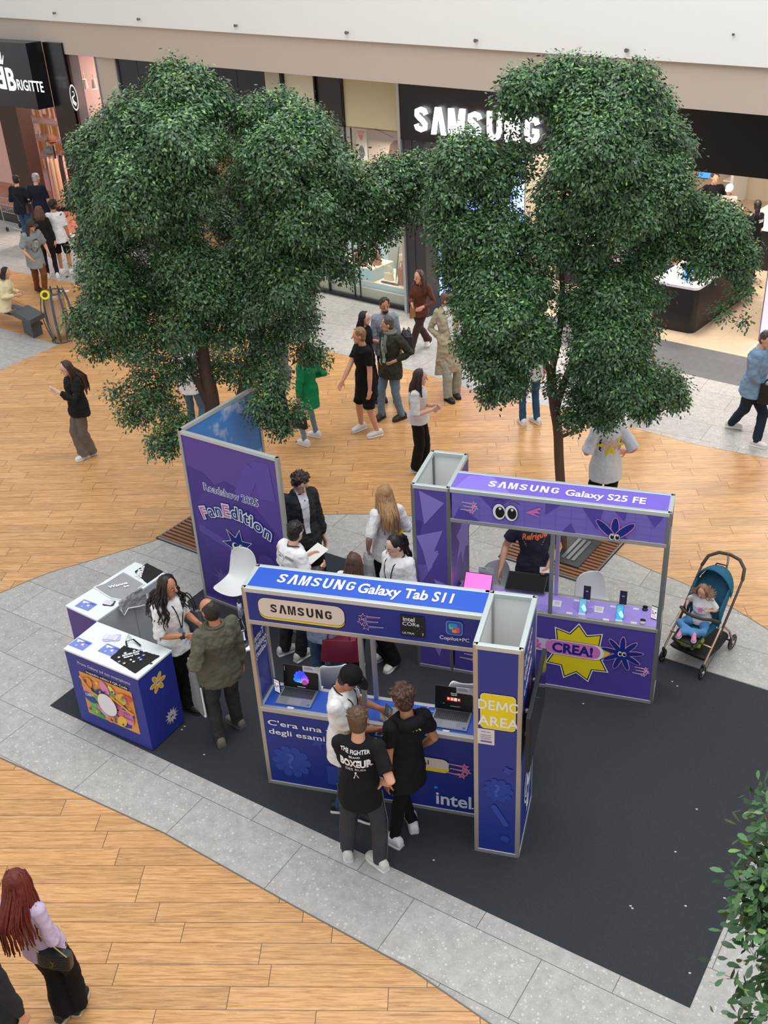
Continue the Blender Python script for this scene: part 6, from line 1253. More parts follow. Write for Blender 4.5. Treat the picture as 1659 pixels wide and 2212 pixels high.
# foliage of a tree close to the camera on the right
NB_=fl(1830,2320,0.);
nt3=thing('tree',NB_,'glossy leafed tree reaching in at the lower right edge','tree','indoor trees beside the display stands')
cl=[]
for px,py,r_,dist,den in((1650,1950,26,5.2,.5),(1690,1960,70,5.2,1.),(1680,2040,50,5.1,1.),(1680,1860,40,5.3,.9),(1700,1780,46,5.3,.9),(1655,1760,10,5.3,.3),(1668,2180,22,5.0,.8),(1640,2205,16,5.0,.5),(1750,1900,90,5.3,1.),(1770,2080,90,5.1,1.),(1655,1900,26,5.2,.6),(1640,2090,18,5.1,.6)):
    d=ray(px,py);cl.append((CAM+d*dist,r_*dist/FPX,den*(4 if r_<30 else 1)))
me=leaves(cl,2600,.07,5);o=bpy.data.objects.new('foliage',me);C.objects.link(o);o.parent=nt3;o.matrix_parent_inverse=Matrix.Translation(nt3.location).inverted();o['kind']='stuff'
mb=MB();top=CAM+ray(1760,1980)*5.2;mb.tube([NB_,lerp(NB_,top,.5),top],[.06,.05,.03],8)
for p,r_,_ in cl:mb.tube([top,(top+p)/2-ZZ*.03,p],[.014,.01,.005],5)
obj('trunk',mb,BARK,nt3,smooth=True)
# ---------------------------------------------------------------- bar stools
SHELL=mat('stool_shell',(230,232,232),.35);CHR=mat('chrome',(200,202,206),.12,1.)
def stool(seatpx,z,face,label,at=None,group='white shell bar stools'):
    c=fl(*seatpx,z) if at is None else at;c=V(c[0],c[1],.007);t=thing('bar_stool',c,label,'stool',group);f=facing(face);r=np.cross(f,ZZ)
    # shell: seat curving up into the back
    prof=[(.21,.005,.17),(.17,.0,.20),(.08,-.025,.215),(-.03,-.03,.215),(-.12,-.01,.205),(-.175,.06,.195),(-.205,.16,.19),(-.225,.27,.18),(-.235,.35,.155),(-.238,.385,.11)]
    me=[];F_=[];n=13
    for y,h_,w_ in prof:
        for k in range(n):
            u=-1+2*k/(n-1);dip=.045*(abs(u)**2.5)
            me.append(c+ZZ*z+f*(y+dip*(.9 if h_>.05 else 0))+r*u*w_+ZZ*(h_+(dip if h_<=.05 else 0)))
    for i in range(len(prof)-1):
        for k in range(n-1):F_.append((i*n+k,i*n+k+1,(i+1)*n+k+1,(i+1)*n+k))
    mb=MB();mb.add(me,F_);o=obj('seat_shell',mb,SHELL,t,smooth=True);md=o.modifiers.new('s','SOLIDIFY');md.thickness=.014;md=o.modifiers.new('u','SUBSURF');md.levels=1;md.render_levels=2
    mb=MB();mb.tube([c+ZZ*(z-.03),c+ZZ*(z-.25)],.022,12,rnd=False);mb.tube([c+ZZ*(z-.22),c+ZZ*.03],.03,14,rnd=False);obj('column',mb,CHR if True else CHR,t,smooth=True)
    mb=MB();mb.loft([(c+ZZ*q,V(rr,0,0),V(0,rr,0)) for q,rr in((0,.20),(.012,.20),(.03,.08),(.05,.03))],28);obj('base',mb,CHR,t,smooth=True)
    mb=MB();mb.tube([c+ZZ*.33+f*(.09+.10*math.sin(q)+.05)+r*.15*math.cos(q) for q in np.linspace(0,math.pi,11)]+[c+ZZ*.33,c+ZZ*.33+f*.14+r*.15],.010,7);obj('footrest',mb,CHR,t,smooth=True)
    mb=MB();mb.box(c+ZZ*(z-.045),(.09,.09,.012),(f,r,ZZ));mb.tube([c+ZZ*(z-.05),c+ZZ*(z-.07)+r*.2],.006,6);obj('swivel_plate',mb,BLACK,t)
stool((512,1268),.78,330,'white shell bar stool in front of the tall purple wall')
stool((727,1475),.66,182,'white shell bar stool behind the left laptop')
stool((1012,1512),.66,170,'white shell bar stool behind the right laptop beside the blue column')
stool(None,.60,12,'white shell bar stool behind the phones on the lilac counter',at=P.w(1.42,.64,0))
stool(None,.58,20,'white shell bar stool mostly hidden behind the pink tablet',at=P.w(.40,.66,0))
stool(None,.72,150,'white shell bar stool peeping out behind the television',at=V(2.22,.80,0))
mb=MB();q=fl(722,1456,.80);
for k in range(4):mb.tube([q+HR*x+ZZ*(.03+.015*k)+HF*.01*k for x in(-.16,-.05,.06,.16)],[.012,.02,.02,.012],6,flat=.4)
obj('folded_bag',mb,mat('glossy_black_bag',(22,22,24),.25,bump=.6,bscale=20),None,smooth=True,label='glossy black folded plastic bag behind the left laptop',cat='bag')
# ---------------------------------------------------------------- laptops on the blue counter
KEY=mat('laptop_keys',(52,54,60),.5);SILV=mat('laptop_silver',(150,154,164),.35,.6)
def laptop(x,label,kind):
    t=thing('laptop',B.w(x,.2,h1),label,'laptop','silver laptops on the blue counter')
    w_,d_=.345,.245;y0=.075
    def bb(nm,a,b_,m,par=None,**k):
        mb=MB();a,b_=V(*a),V(*b_);mb.box((a+b_)/2,np.abs(b_-a)/2);return obj(nm,mb,m,par or t,**k)
    ps=B.w(x-w_/2,y0,h1+.002);bs=bb('base',ps,ps+V(w_,d_,.014),SILV,bevel=.004)
    kb=MB()
    for r_ in range(6):
        for q in range(17):
            p=ps+V(.02+q*.0180,.105+r_*.0205,.0143);kb.bx(p,p+V(.0155,.0175,.0016))
    obj('keyboard',kb,KEY,t)
    bb('touchpad',ps+V(.11,.012,.0141),ps+V(.235,.088,.0148),mat('touchpad',(166,170,180),.3,.4))
    bb('sticker',ps+V(.30,.012,.0141),ps+V(.325,.035,.0148),ink((70,110,210)))
    th=math.radians(12);u=V(0,math.sin(th),math.cos(th));n_=V(0,-math.cos(th),math.sin(th));hp_=ps+V(w_/2,d_-.004,.016)
    mb=MB();mb.box(hp_+u*.115,(w_/2,.115,.0035),(V(1,0,0),u,n_));lid=obj('screen_lid',mb,mat('lid_black',(20,20,22),.25),t,bevel=.003)
    a=Art(Frame(hp_+n_*.0036,V(1,0,0),u,n_));a.rrect(-w_/2+.008,.012,w_/2-.008,.224,.003,em((10,10,12),.15))
    if kind==0:
        for k,(an,l,cc) in enumerate(((150,.07,(22,90,60)),(168,.075,(28,120,190)),(138,.085,(40,90,235)),(118,.095,(44,84,240)),(98,.10,(38,70,225)),(78,.095,(50,60,220)),(58,.08,(66,60,210)),(38,.075,(110,70,210)),(18,.075,(150,70,210)),(5,.07,(190,80,190)),(-12,.06,(130,60,120)))):
            q=math.radians(an);a.circle(.005+l*.55*math.cos(q),.075+l*.6*math.sin(q),l*.52,em(cc,.9),.026,rot=q)
        for k in range(5):
            q=math.radians(60+25*k);a.strip([(.005,.06),(.005+.05*math.cos(q),.06+.05*math.sin(q))],.003,em((120,200,250),.8))
        a.strip([(-.03,.018),(.05,.018)],.006,em((170,170,180),.5))
        for k in range(4):a.circle(-.158,.21-k*.012,.003,em((190,190,200),.7),n=6)
    else:
        a.text('Microsoft',.0,.165,.010,em((220,220,220),.9));a.text('Copilot+PC',.0,.15,.008,em((220,220,220),.8))
        for k,cc in enumerate(((214,70,60),(230,120,110),(240,170,140),(120,60,50))):a.rrect(-.062+k*.032,.095,-.034+k*.032,.128,.003,em(cc,.9));a.circle(-.048+k*.032,.113,.008,em((250,210,190),.8))
        a.rrect(-.03,.04,.06,.046,.002,em((120,120,130),.5));a.text('Start',-.09,.06,.006,em((180,180,190),.6))
    a.done('display',lid)
    q=ps+V(.28,d_+.03,0);mb=MB();mb.box(q+V(0,0,.128),(.085,.002,.13));mb.box(q+V(0,.02,.002),(.085,.03,.002));T=thing('price_card',q,'white lettered price card standing behind the %s laptop'%('left' if kind==0 else 'right'),'card','white price cards behind the laptops');o=obj('card',mb,mat('card_white',(232,232,234),.5),T)
    a=Art(Frame(q+V(0,-.002,0),V(1,0,0),ZZ,V(0,-1,0)));a.circle(.065,.245,.028,ink((214,214,216)));a.text('Galaxy Book',-.03,.245,.009,DI)
    for k in range(2):a.strip([(-.07,.235-k*.01),(.02,.235-k*.01)],.003,ink((120,120,124)))
    a.done('print',T)
    c=ps+V(w_*.47,-.028,0);mb=MB();mb.box(c,(.03,.012,.004));obj('label_tag',mb,mat('card_white',(232,232,234)),None,label='small white tag on the counter below the %s laptop'%('left' if kind==0 else 'right'),cat='tag',group='white tags below the laptops')
    mb=MB();mb.tube([ps+V(-.002,.19,.01),ps+V(-.05,.17,.02),ps+V(-.075,.21,.012),ps+V(-.05,.25,.006),ps+V(.05,.26,.006)],.004,6);obj('charging_cable',mb,WHITE,None,smooth=True,label='white charging cable looping from the %s laptop'%('left' if kind==0 else 'right'),cat='cable')
laptop(.315,'open silver laptop showing a blue and violet bloom wallpaper',0)
laptop(1.775,'open silver laptop with a black start screen beside the blue column',1)
def pricetab(c,a,u,label,w_=.07,h_=.155):
    t=thing('display_phone',c,label,'phone');n=np.cross(a,u);mb=MB();mb.box(c+u*h_/2,(w_/2,h_/2,.005),(a,u,n));obj('casing',mb,BLACK,t,bevel=.003)
    A_=Art(Frame(c+n*.0055,a,u,n));A_.rrect(-w_/2+.004,.004,w_/2-.004,h_-.004,.004,em((226,226,234),.55));A_.text('SAMSUNG',0,h_-.018,.005,DI,bold=.01,width=.045);A_.strip([(-.028,h_-.028),(.028,h_-.028)],.005,DI)
    for k,cc in enumerate(((40,150,70),(120,190,60),(240,220,50),(240,160,50),(220,70,50))):A_.poly([(-.026,h_-.05-k*.009),(-.014+k*.006,h_-.05-k*.009),(-.014+k*.006,h_-.057-k*.009),(-.026,h_-.057-k*.009)],ink(cc))
    A_.rrect(.008,h_-.075,.024,h_-.060,.002,DI)
    for k in range(3):A_.strip([(-.022,.05-k*.012),(.022,.05-k*.012)],.003,ink((150,150,156)))
    A_.done('screen',t);mb=MB();mb.box(c+V(0,0,.004)-nrm(V(n[0],n[1],0))*.02,(.03,.03,.004),(a,nrm(V(n[0],n[1],0)),ZZ));obj('foot',mb,BLACK,t)
u_=nrm(ZZ*.97+V(.0,.25,0));c=B.w(.115,.235,h1+.001);pricetab(c,nrm(V(.93,-.37,0)),nrm(ZZ),'phone with an energy label standing at the left end of the blue counter')
c=P.w(2.05,.17,h1+.001);pricetab(c,P.x*.93-P.y*.37,ZZ,'phone with an energy label standing at the right end of the lilac counter')
# cloths and cables on the blue counter, centre
mb=MB();c=fl(845,1545,.975);
mb.loft([(c+HR*x,HF*wd,ZZ*.02) for x,wd in((-.10,.05),(-.05,.11),(.05,.12),(.13,.06))],14);obj('cloth_bag',remesh(mb,.008,2,disp=.03,dscale=.08),mat('felt_mid',(150,150,148),.95,bump=.5),None,smooth=True,label='crumpled grey cloth with white edge on the middle of the blue counter',cat='cloth')
mb=MB();mb.tube([fl(800,1568,1.0),fl(825,1575,.98),fl(850,1568,.985),fl(870,1545,.985)],.008,6);mb.tube([fl(818,1562,.96),fl(812,1588,.88),fl(826,1590,.88),fl(832,1565,.96)],.008,6);obj('strap',mb,WHITE,None,smooth=True,label='white strap hanging over the front edge of the blue counter',cat='strap')
# ---------------------------------------------------------------- on the lilac counter
def pp(x,y,z=0):return P.w(x,y,h1+z)
def loc2(px,py,z=.958+.007):
    q=fl(px,py,z);d=q-P.o;return float(d@P.x),float(d@P.y)
def phone(px,py,scr,label,back=False,tilt=.35):
    x,y=loc2(px,py);c=pp(x,y,.002);f=-P.y if not back else P.y;u=nrm(ZZ+(-f)*tilt);a=nrm(np.cross(u,f));n=np.cross(a,u)
    t=thing('smartphone',c,label,'phone','demo phones on the lilac counter');mb=MB();mb.box(c+u*.085,(.037,.08,.004),(a,u,n));obj('casing',mb,mat('phone_frame',(60,66,80),.3,.5),t,bevel=.003)
    A_=Art(Frame(c+n*.0045,a,u,n));A_.rrect(-.034,.009,.034,.162,.006,scr);
    if not back and tilt>.2:A_.circle(.012,.075,.02,em((160,220,225),.8),.045,rot=.5);A_.circle(-.01,.11,.016,em((90,160,190),.8),.03,rot=-.4)
    else:A_.rrect(-.012,.10,.012,.112,.002,ink((180,190,220)))
    A_.done('display',t)
    mb=MB();mb.box(c+V(0,0,.006),(.035,.02,.006),(P.x,P.y,ZZ));mb.tube([c,c+u*.05-n*.012],.010,6);obj('holder',mb,WHITE,t)
SC1=em((96,150,176),.8);SC2=em((50,150,190),.85);SC3=em((24,26,48),.5)
phone(1257,1327,SC1,'demo phone with a grey-blue screen nearer the middle of the lilac counter');phone(1337,1341,SC2,'demo phone with a turquoise screen nearer the right of the lilac counter')
phone(1267,1297,SC3,'dark demo phone behind the grey-blue one',tilt=.15);phone(1345,1308,SC3,'dark demo phone behind the turquoise one',tilt=.15)
for k,(px,py,wd,hd) in enumerate(((1246,1298,.03,.014),(1230,1325,.03,.014),(1324,1311,.03,.014),(1309,1339,.03,.014),(1374,1316,.03,.014),(1369,1346,.03,.014))):
    x,y=loc2(px,py);mb=MB();mb.box(pp(x,y,.003),(wd,hd,.003),P.ax);obj('label_tag',mb,mat('card_white',(232,232,234)),None,label='small white tag on the lilac counter, %s'%['left of the middle dark phone','left of the grey-blue phone','left of the dark phone on the right','left of the turquoise phone','rear one by the earbud cases','front one by the earbud cases'][k],cat='tag',group='white tags on the lilac counter')
for k,(px,py) in enumerate(((1203,1306),(1294,1319))):
    x,y=loc2(px,py);t=thing('info_card',pp(x,y),['white info card left of the phones on the lilac counter','white info card between the two lit phones'][k],'card','white info cards on the lilac counter');mb=MB();mb.box(pp(x,y,.012),(.045,.04,.004),(P.x,nrm(P.y+ZZ*.25),nrm(ZZ-P.y*.25)));o=obj('card',mb,mat('card_white',(232,232,234)),t)
    a=Art(Frame(pp(x,y,.0165),P.x,nrm(P.y+ZZ*.25)));
    for j in range(4):a.strip([(-.03,.022-j*.013),(.03,.022-j*.013)],.003,ink((170,150,200)))
    a.done('print',t)
for k,(px,py,m,l) in enumerate(((1393,1318,BLACK,'black earbud case on the lilac counter'),(1388,1347,mat('case_silver',(190,192,204),.3),'open silver and black earbud case on the lilac counter'))):
    x,y=loc2(px,py);t=thing('earbud_case',pp(x,y),l,'earbud case');mb=MB();mb.ell(pp(x,y,.012),P.x*.03,P.y*.024,ZZ*.012,16,8);obj('case_body',mb,m,t,smooth=True)
    mb=MB();mb.ell(pp(x,y+.02,.028),P.x*.029,P.y*.010,ZZ*.018,16,8);obj('case_lid',mb,BLACK,t,smooth=True)
x,y=loc2(1030,1277);tl_=nrm(ZZ*.75+P.y*.6);tablet(pp(x,y,.004),tl_,P.x,.30,.19,em((236,110,190),.95),'tablet with a bright pink screen at the left of the lilac counter')
c=pp(x+.06,y+.17,.0);mb=MB();mb.box(c+ZZ*.10,(.08,.002,.10),P.ax);T=thing('price_card',c,'white price card behind the pink tablet','card');obj('card',mb,mat('card_white',(232,232,234)),T);a=Art(Frame(c-P.y*.0025,P.x,ZZ,-P.y));a.circle(.06,.185,.024,ink((214,214,216)));a.text('Galaxy',-.02,.18,.012,DI);a.done('print',T)
x,y=loc2(1132,1283);tablet(pp(x,y,.03),nrm(ZZ*.35+P.y*.9),P.x,.42,.24,mat('blank_screen',(20,21,24),.6,spec=.2),'black tablet on a stand behind the open top of the blue column')
x,y=loc2(1070,1276);mb=MB();mb.tube([pp(x-.05,y-.02,.006),pp(x,y-.04,.02),pp(x+.06,y-.02,.006),pp(x+.10,y,.006)],.005,6);obj('charging_cable',mb,WHITE,None,smooth=True,label='white charging cable beside the pink tablet on the lilac counter',cat='cable')
# ---------------------------------------------------------------- on the small counters
def flyer(q,ang,label,z=.955,col=(120,140,214),kind=0,group='leaflets on the promotional counters',w_=.10,h_=.14,n=1):
    c=fl(*q,z);a=V(math.cos(ang),math.sin(ang),0);b=V(-a[1],a[0],0);t=thing('leaflet',c-ZZ*.004,label,'leaflet',group);mb=MB()
    for k in range(n):
        an=.12*k;a2=a*math.cos(an)+b*math.sin(an);b2=V(-a2[1],a2[0],0);mb.box(c+ZZ*(.0015*k)+a*.006*k,(w_,h_*.5,.0007),(a2,b2,ZZ))
    obj('sheet',mb,ink(col),t)
    A_=Art(Frame(c+ZZ*.0015*(n),a,b,ZZ))
    if kind==0:
        for k,(x_,y_,r_,cc) in enumerate(((-.05,.02,.02,WI),(.03,.0,.022,WI),(-.02,-.04,.018,ink((200,190,240))),(.06,-.02,.014,ink((230,160,210))),(.0,.04,.012,ink((240,220,120))))):A_.star(x_,y_,r_,r_*.5,7,cc)
        A_.rrect(-.08,.025,.0,.045,.01,WI);A_.rrect(.02,.035,.09,.055,.01,ink((90,100,200)))
    else:
        A_.rrect(-w_*.85,-h_*.4,w_*.85,h_*.4,.004,ink((228,228,240)));
        for k in range(4):A_.strip([(-w_*.6,h_*.25-k*.02),(w_*.6,h_*.25-k*.02)],.004,ink((170,160,210)))
    A_.done('print',t)
bd=math.atan2(-.276,.962)
flyer((186,1307),bd,'blue leaflet with white stars on the rear white counter');flyer((235,1303),bd+.2,'small stack of white cards with dark edges on the rear white counter',kind=1,col=(70,64,90),n=3,w_=.055,h_=.09)
flyer((174,1391),bd,'leaflet with a big white label at the left end of the blue counter');flyer((240,1378),bd+.3,'fanned white and lilac cards on the blue counter',kind=1,col=(196,190,230),n=4,w_=.08,h_=.10);flyer((237,1404),bd,'blue leaflet with white stars left of the black tote bag')
# folded cloth with white edge, draped
def draped(pts,z,m,label,name,cat,hang=None,edge=None,art=None):
    Q=[fl(x,y,z) for x,y in pts];c=sum(Q)/len(Q);t=thing(name,c,label,cat);mb=MB();mb.prism(Q,(0,0,.012));me=remesh(mb,.008,2,name,disp=.010,dscale=.06);obj('fabric',me,m,t)
    if hang:
        for hh in hang:
            mb=MB();P_=[fl(*q) for q in hh];
            for k in range(len(P_)-1):mb.loft([(P_[k],HR*.10+ZZ*.02,HF*.012),(P_[k+1],HR*(.10 if k==0 else .03),HF*.012)],10)
            obj('hanging_fold',remesh(mb,.008,2,disp=.02,dscale=.08),m,t,smooth=True)
    if edge:
        e=MB();e.tube([q+ZZ*.012 for q in Q]+[Q[0]+ZZ*.012],.008,6);obj('edging',e,edge,t,smooth=True)
    if art:
        A_=Art(Frame(c+ZZ*.022,HR*.9+HF*.35,nrm(-HR*.35+HF*.9)));art(A_);A_.done('lettering',t)
    return t
FG=mat('felt_light',(132,134,136),.95,bump=.6)
draped([(204,1270),(228,1262),(266,1238),(276,1242),(312,1264),(296,1276),(262,1298),(240,1294),(224,1284)],.948,mat('felt_pale',(158,160,162),.95,bump=.8),'grey cloth bag with white lettering draped over the rear counter','cloth_bag','bag',edge=WI,art=lambda A_:(A_.text('Wanna',.0,.0,.05,WI,bold=.04),A_.text('be',.08,-.06,.04,WI,bold=.04)))
cn_=nrm(V(*(C2[2]-C2[1])));cn_=V(cn_[1],-cn_[0],0);cl_=bpy.data.objects['cloth_bag.001'] if 'cloth_bag.001' in bpy.data.objects else None
for o_ in C.objects:
    if o_.get('label','').startswith('grey cloth bag with white lettering'):cl_=o_
PH=[onpl(x,y,C2[1]+cn_*.03,cn_) for x,y in((258,1296),(282,1278),(304,1268),(312,1282),(316,1302),(296,1308),(272,1312),(263,1328),(257,1316))]
mb=MB();mb.prism(PH,cn_*.03);obj('hanging_fold',remesh(mb,.007,3,disp=.035,dscale=.06),mat('felt_pale',(158,160,162)),cl_,smooth=True)
mb=MB();mb.tube([q+cn_*.035 for q in PH[3:]],.007,6);obj('hanging_hem',mb,WI,cl_,smooth=True)
draped([(290,1236),(318,1218),(354,1236),(318,1262)],.948,mat('tote_black',(28,28,30),.9),'black tote bag lying folded at the far end of the rear counter','tote_bag','bag',art=lambda A_:(A_.text('SAMSUNG',-.05,.02,.035,WI,bold=.05,rot=1.2),A_.text('Galaxy',-.09,.02,.035,WI,bold=.05,rot=1.2)))
def totart(A_):
    A_.text('SAMSUNG',.0,.045,.026,WI,bold=.05);A_.text('Galaxy Tab',.0,.010,.024,WI,bold=.05);r=random.Random(3)
    for x_,y_ in((-.12,.05),(-.13,-.02),(-.09,-.07),(-.02,-.045),(.06,-.05),(.11,-.03),(.13,.03),(.10,.07),(-.05,.085),(.04,.085),(.0,-.09),(.07,-.09)):A_.star(x_,y_,r.uniform(.014,.024),.009,r.choice((5,7,9)),r.choice((WI,WI,WI,ink((160,170,230)),ink((220,214,120)))))
tb=draped([(238,1422),(268,1396),(346,1418),(292,1456)],.95,mat('tote_black',(28,28,30),.9),'black printed tote bag lying on top of the blue counter','tote_bag','bag',art=totart)
mb=MB();mb.tube([fl(275,1400,.97),fl(272,1385,.985),fl(288,1381,.985),fl(303,1394,.97)],.010,6,flat=.5);mb.tube([fl(322,1431,.965),fl(334,1437,.94),fl(338,1440,.88),fl(328,1434,.94)],.010,6,flat=.5);obj('handles',mb,BLACK,tb,smooth=True)
mb=MB();mb.tube([fl(272,1382,.955),fl(278,1370,.97),fl(284,1378,.975),fl(276,1386,.96)],.006,6);mb.sph(fl(279,1376,.97),.012);obj('bottle',mb,mat('clear_plastic',(220,222,226)),None,smooth=True,label='crumpled clear plastic wrapper behind the black tote bag',cat='wrapper')
# ---------------------------------------------------------------- bench and bin, upper left
bt=fl(60,690,0.);bn=thing('bench',fl(30,712),'wooden slatted bench with a dark grey end block at the left edge','bench')
q0,q1,q2,q3=fl(24,672,.45),fl(64,692,.45),fl(95,676,.45),fl(60,658,.45)
a_=nrm(q1-q0);a_[2]=0;b_=nrm(q3-q0);b_[2]=0
GB=mat('bench_grey',(78,84,88),.6)
mb=MB();mb.prism([q0-ZZ*.1,q1-ZZ*.1,q2-ZZ*.1,q3-ZZ*.1],(0,0,.1));obj('end_block',mb,GB,bn,bevel=.005)
mb=MB();ce=(q0+q1+q2+q3)/4;mb.prism([lerp(q0,ce,.5)-ZZ*.45,lerp(q1,ce,.35)-ZZ*.45,lerp(q2,ce,.35)-ZZ*.45,lerp(q3,ce,.5)-ZZ*.45],(0,0,.36));obj('end_leg',mb,GB,bn)
s0=fl(-40,640,.45);dl=nrm(V(*(fl(2,662,.45)-q0)));dl[2]=0;dl=nrm(dl)
for k in range(6):
    o_=lerp(q0,q3,(k+.5)/6);mb=MB();e_=o_+dl*1.6;mid_=(o_+e_)/2;mb.box(mid_-ZZ*.03,(.8,.028,.03),(dl,nrm(V(-dl[1],dl[0],0)),ZZ));obj('slat',mb,mat('bench_wood',(190,134,82),.5,var=.15,vscale=6),bn,bevel=.003)
bc=fl(128,742,0.);bc=bc+HF*.18+HR*.03;b2=thing('litter_bin',bc,'round litter bin of curved dark ribs around a clear bag with a yellow disc','bin')
for k in range(9):
    an=2*math.pi*k/9+.2;d=V(math.cos(an),math.sin(an),0);mb=MB()
    mb.tube([bc+d*(.17+.12*math.sin(math.pi*min(1,z/1.15)))+ZZ*z for z in np.linspace(.02,1.05,9)],[.012]+[.024]*7+[.016],6,flat=.45,flatdir=tuple(d+V(0,0,.01)));obj('rib',mb,GB,b2,smooth=True)
for z,r_ in((.02,.2),(1.0,.2)):
    mb=MB();mb.tube([bc+V(math.cos(q)*r_,math.sin(q)*r_,z) for q in np.linspace(0,2*math.pi,25)],.014,6);obj('ring',mb,GB,b2,smooth=True)
mb=MB();mb.loft([(bc+ZZ*z,V(r_,0,0),V(0,r_,0)) for z,r_ in((.08,.12),(.2,.19),(.6,.20),(.88,.19),(.90,.21))],20);obj('bin_liner',mb,mat('bin_liner',(204,178,150),.3,bump=.5,alpha=.8),b2,smooth=True)
mb=MB();c=fl(97,637,1.05);d=nrm(CAM-c);x_=nrm(np.cross(d,ZZ));mb.loft([(c,x_*.09,np.cross(x_,d)*.09),(c+d*.02,x_*.09,np.cross(x_,d)*.09)],20);dk=obj('sign_disc',mb,ink((232,214,50)),b2)
mb=MB();mb.loft([(c+d*.021,x_*.05,np.cross(x_,d)*.05),(c+d*.023,x_*.05,np.cross(x_,d)*.05)],16);obj('symbol',mb,ink((70,72,40)),dk);mb=MB();mb.tube([c-d*.01,c-ZZ*.1+HR*.03],.01,6);obj('disc_arm',mb,GB,b2)
# ---------------------------------------------------------------- shopping trolley upper left
tc=fl(46,500);tr_=thing('shopping_trolley',tc,'wire shopping trolley between the two people in navy','trolley');mb=MB();x_,y_=FD,FN
def tp(a,b,z):return tc+x_*a+y_*b+ZZ*z
for z,w_,l_ in((.95,.25,.42),(.75,.24,.38),(.55,.22,.34)):mb.tube([tp(-l_,-w_,z),tp(l_,-w_,z),tp(l_,w_,z),tp(-l_,w_,z),tp(-l_,-w_,z)],.008,5)
for k in range(9):
    for s_ in(-1,1):mb.tube([tp(-.34+.085*k,s_*.22,.55),tp(-.40+.1*k,s_*.25,.95)],.005,4)
obj('basket',mb,ALU,tr_)
mb=MB()
for s_ in(-1,1):mb.tube([tp(-.4,s_*.22,.95),tp(-.36,s_*.22,.2),tp(.38,s_*.2,.12)],.012,6)
obj('frame',mb,ALU,tr_)
for s_ in(-1,1):
    for a0 in(-.34,.36):
        mb=MB();mb.tube([tp(a0,s_*.2-.014,.06),tp(a0,s_*.2+.014,.06)],.055,14,rnd=False);obj('wheel',mb,BLACK,tr_)
# ---------------------------------------------------------------- pushchair with child
TEAL=mat('teal_fabric',(28,96,124),.85,bump=.4,bscale=10,var=.08);TEALD=mat('teal_fabric_inside',(22,78,104),.85,bump=.3);RG=mat('rose_metal',(206,170,150),.25,.9)
w1_,w2_,w3_,w4_=fl(1440,1424)+ZZ*.0,fl(1516,1458),fl(1566,1404),fl(1500,1372)
pc=(w1_+w2_+w3_+w4_)/4;pt_=thing('pushchair',pc,'teal pushchair with black wheels standing at the carpet corner','pushchair')
fo=nrm((w1_+w2_)/2-(w3_+w4_)/2);fo[2]=0;fo=nrm(fo);si=nrm(np.cross(ZZ,fo));   # fo: forward; si: child's left
def q_(f,s_,z):return pc+fo*f+si*s_+ZZ*z
FRW=.235;wb=.33
for s_ in(-1,1):
    for f_,r_ in((wb,.075),(-wb,.092)):
        c=q_(f_,s_*FRW,r_);T=MB();th=np.linspace(0,2*math.pi,25);T.tube([c+fo*math.cos(q)*r_*.86+ZZ*math.sin(q)*r_*.86 for q in th],r_*.14,8);o=obj('wheel',T,BLACK,pt_,smooth=True)
        h=MB();h.tube([c+fo*math.cos(q)*r_*.70+ZZ*math.sin(q)*r_*.70 for q in th],.005,6);h.tube([c-si*.02,c+si*.02],.02,10,rnd=False);obj('rim',h,mat('wheel_rim',(196,186,178),.3,.5),o,smooth=True)
        h=MB()
        for k in range(5):
            an=k*2*math.pi/5;h.tube([c,c+fo*math.cos(an)*r_*.8+ZZ*math.sin(an)*r_*.8],.009,5)
        obj('spokes',h,BLACK,o)
def tb_(nm,P_,r_,m,par=None,**k):
    mb=MB();mb.tube(P_,r_,8);return obj(nm,mb,m,par or pt_,smooth=True,**k)
for s_ in(-1,1):
    w_=s_*FRW
    tb_('front_leg',[q_(wb,w_,.16),q_(.02,w_,.48)],.013,RG);tb_('fork',[q_(wb,w_*1.0,.17),q_(wb+.01,w_*.93,.075)],.018,BLACK)
    tb_('rear_leg',[q_(-wb,w_,.1),q_(-.22,w_,.30),q_(-.06,w_,.46)],.013,RG)
    tb_('push_arm',[q_(.02,w_,.40),q_(-.14,w_*1.02,.62),q_(-.36,w_*1.0,.90)],.014,mat('push_grey',(70,64,62),.4))
tb_('handlebar',[q_(-.36,-FRW,.90),q_(-.43,-.21,.99),q_(-.49,-.12,1.04),q_(-.50,0,1.055),q_(-.49,.12,1.04),q_(-.43,.21,.99),q_(-.36,FRW,.90)],.019,mat('grip_brown',(72,58,52),.6))
tb_('strap_loop',[q_(-.50,-.02,1.07),q_(-.47,0,.98),q_(-.44,.01,.93)],.012,mat('strap_taupe',(150,136,112),.7));tb_('carry_strap',[q_(-.30,.08,.93),q_(-.36,.04,1.0),q_(-.34,-.06,1.0),q_(-.28,-.10,.92)],.009,BLACK)
tb_('axle',[q_(-wb,-FRW,.1),q_(-wb,FRW,.1)],.012,BLACK);tb_('cross_bar',[q_(.2,-FRW,.33),q_(.2,FRW,.33)],.011,RG)
mb=MB();mb.loft([(q_(-.30,0,.17),si*.20,ZZ*.05),(q_(-.1,0,.16),si*.215,ZZ*.055),(q_(.22,0,.17),si*.21,ZZ*.04),(q_(.28,0,.21),si*.20,ZZ*.01)],16,p=4);obj('basket',remesh(mb,.01,1),mat('basket_black',(30,27,28),.8),pt_,smooth=True)
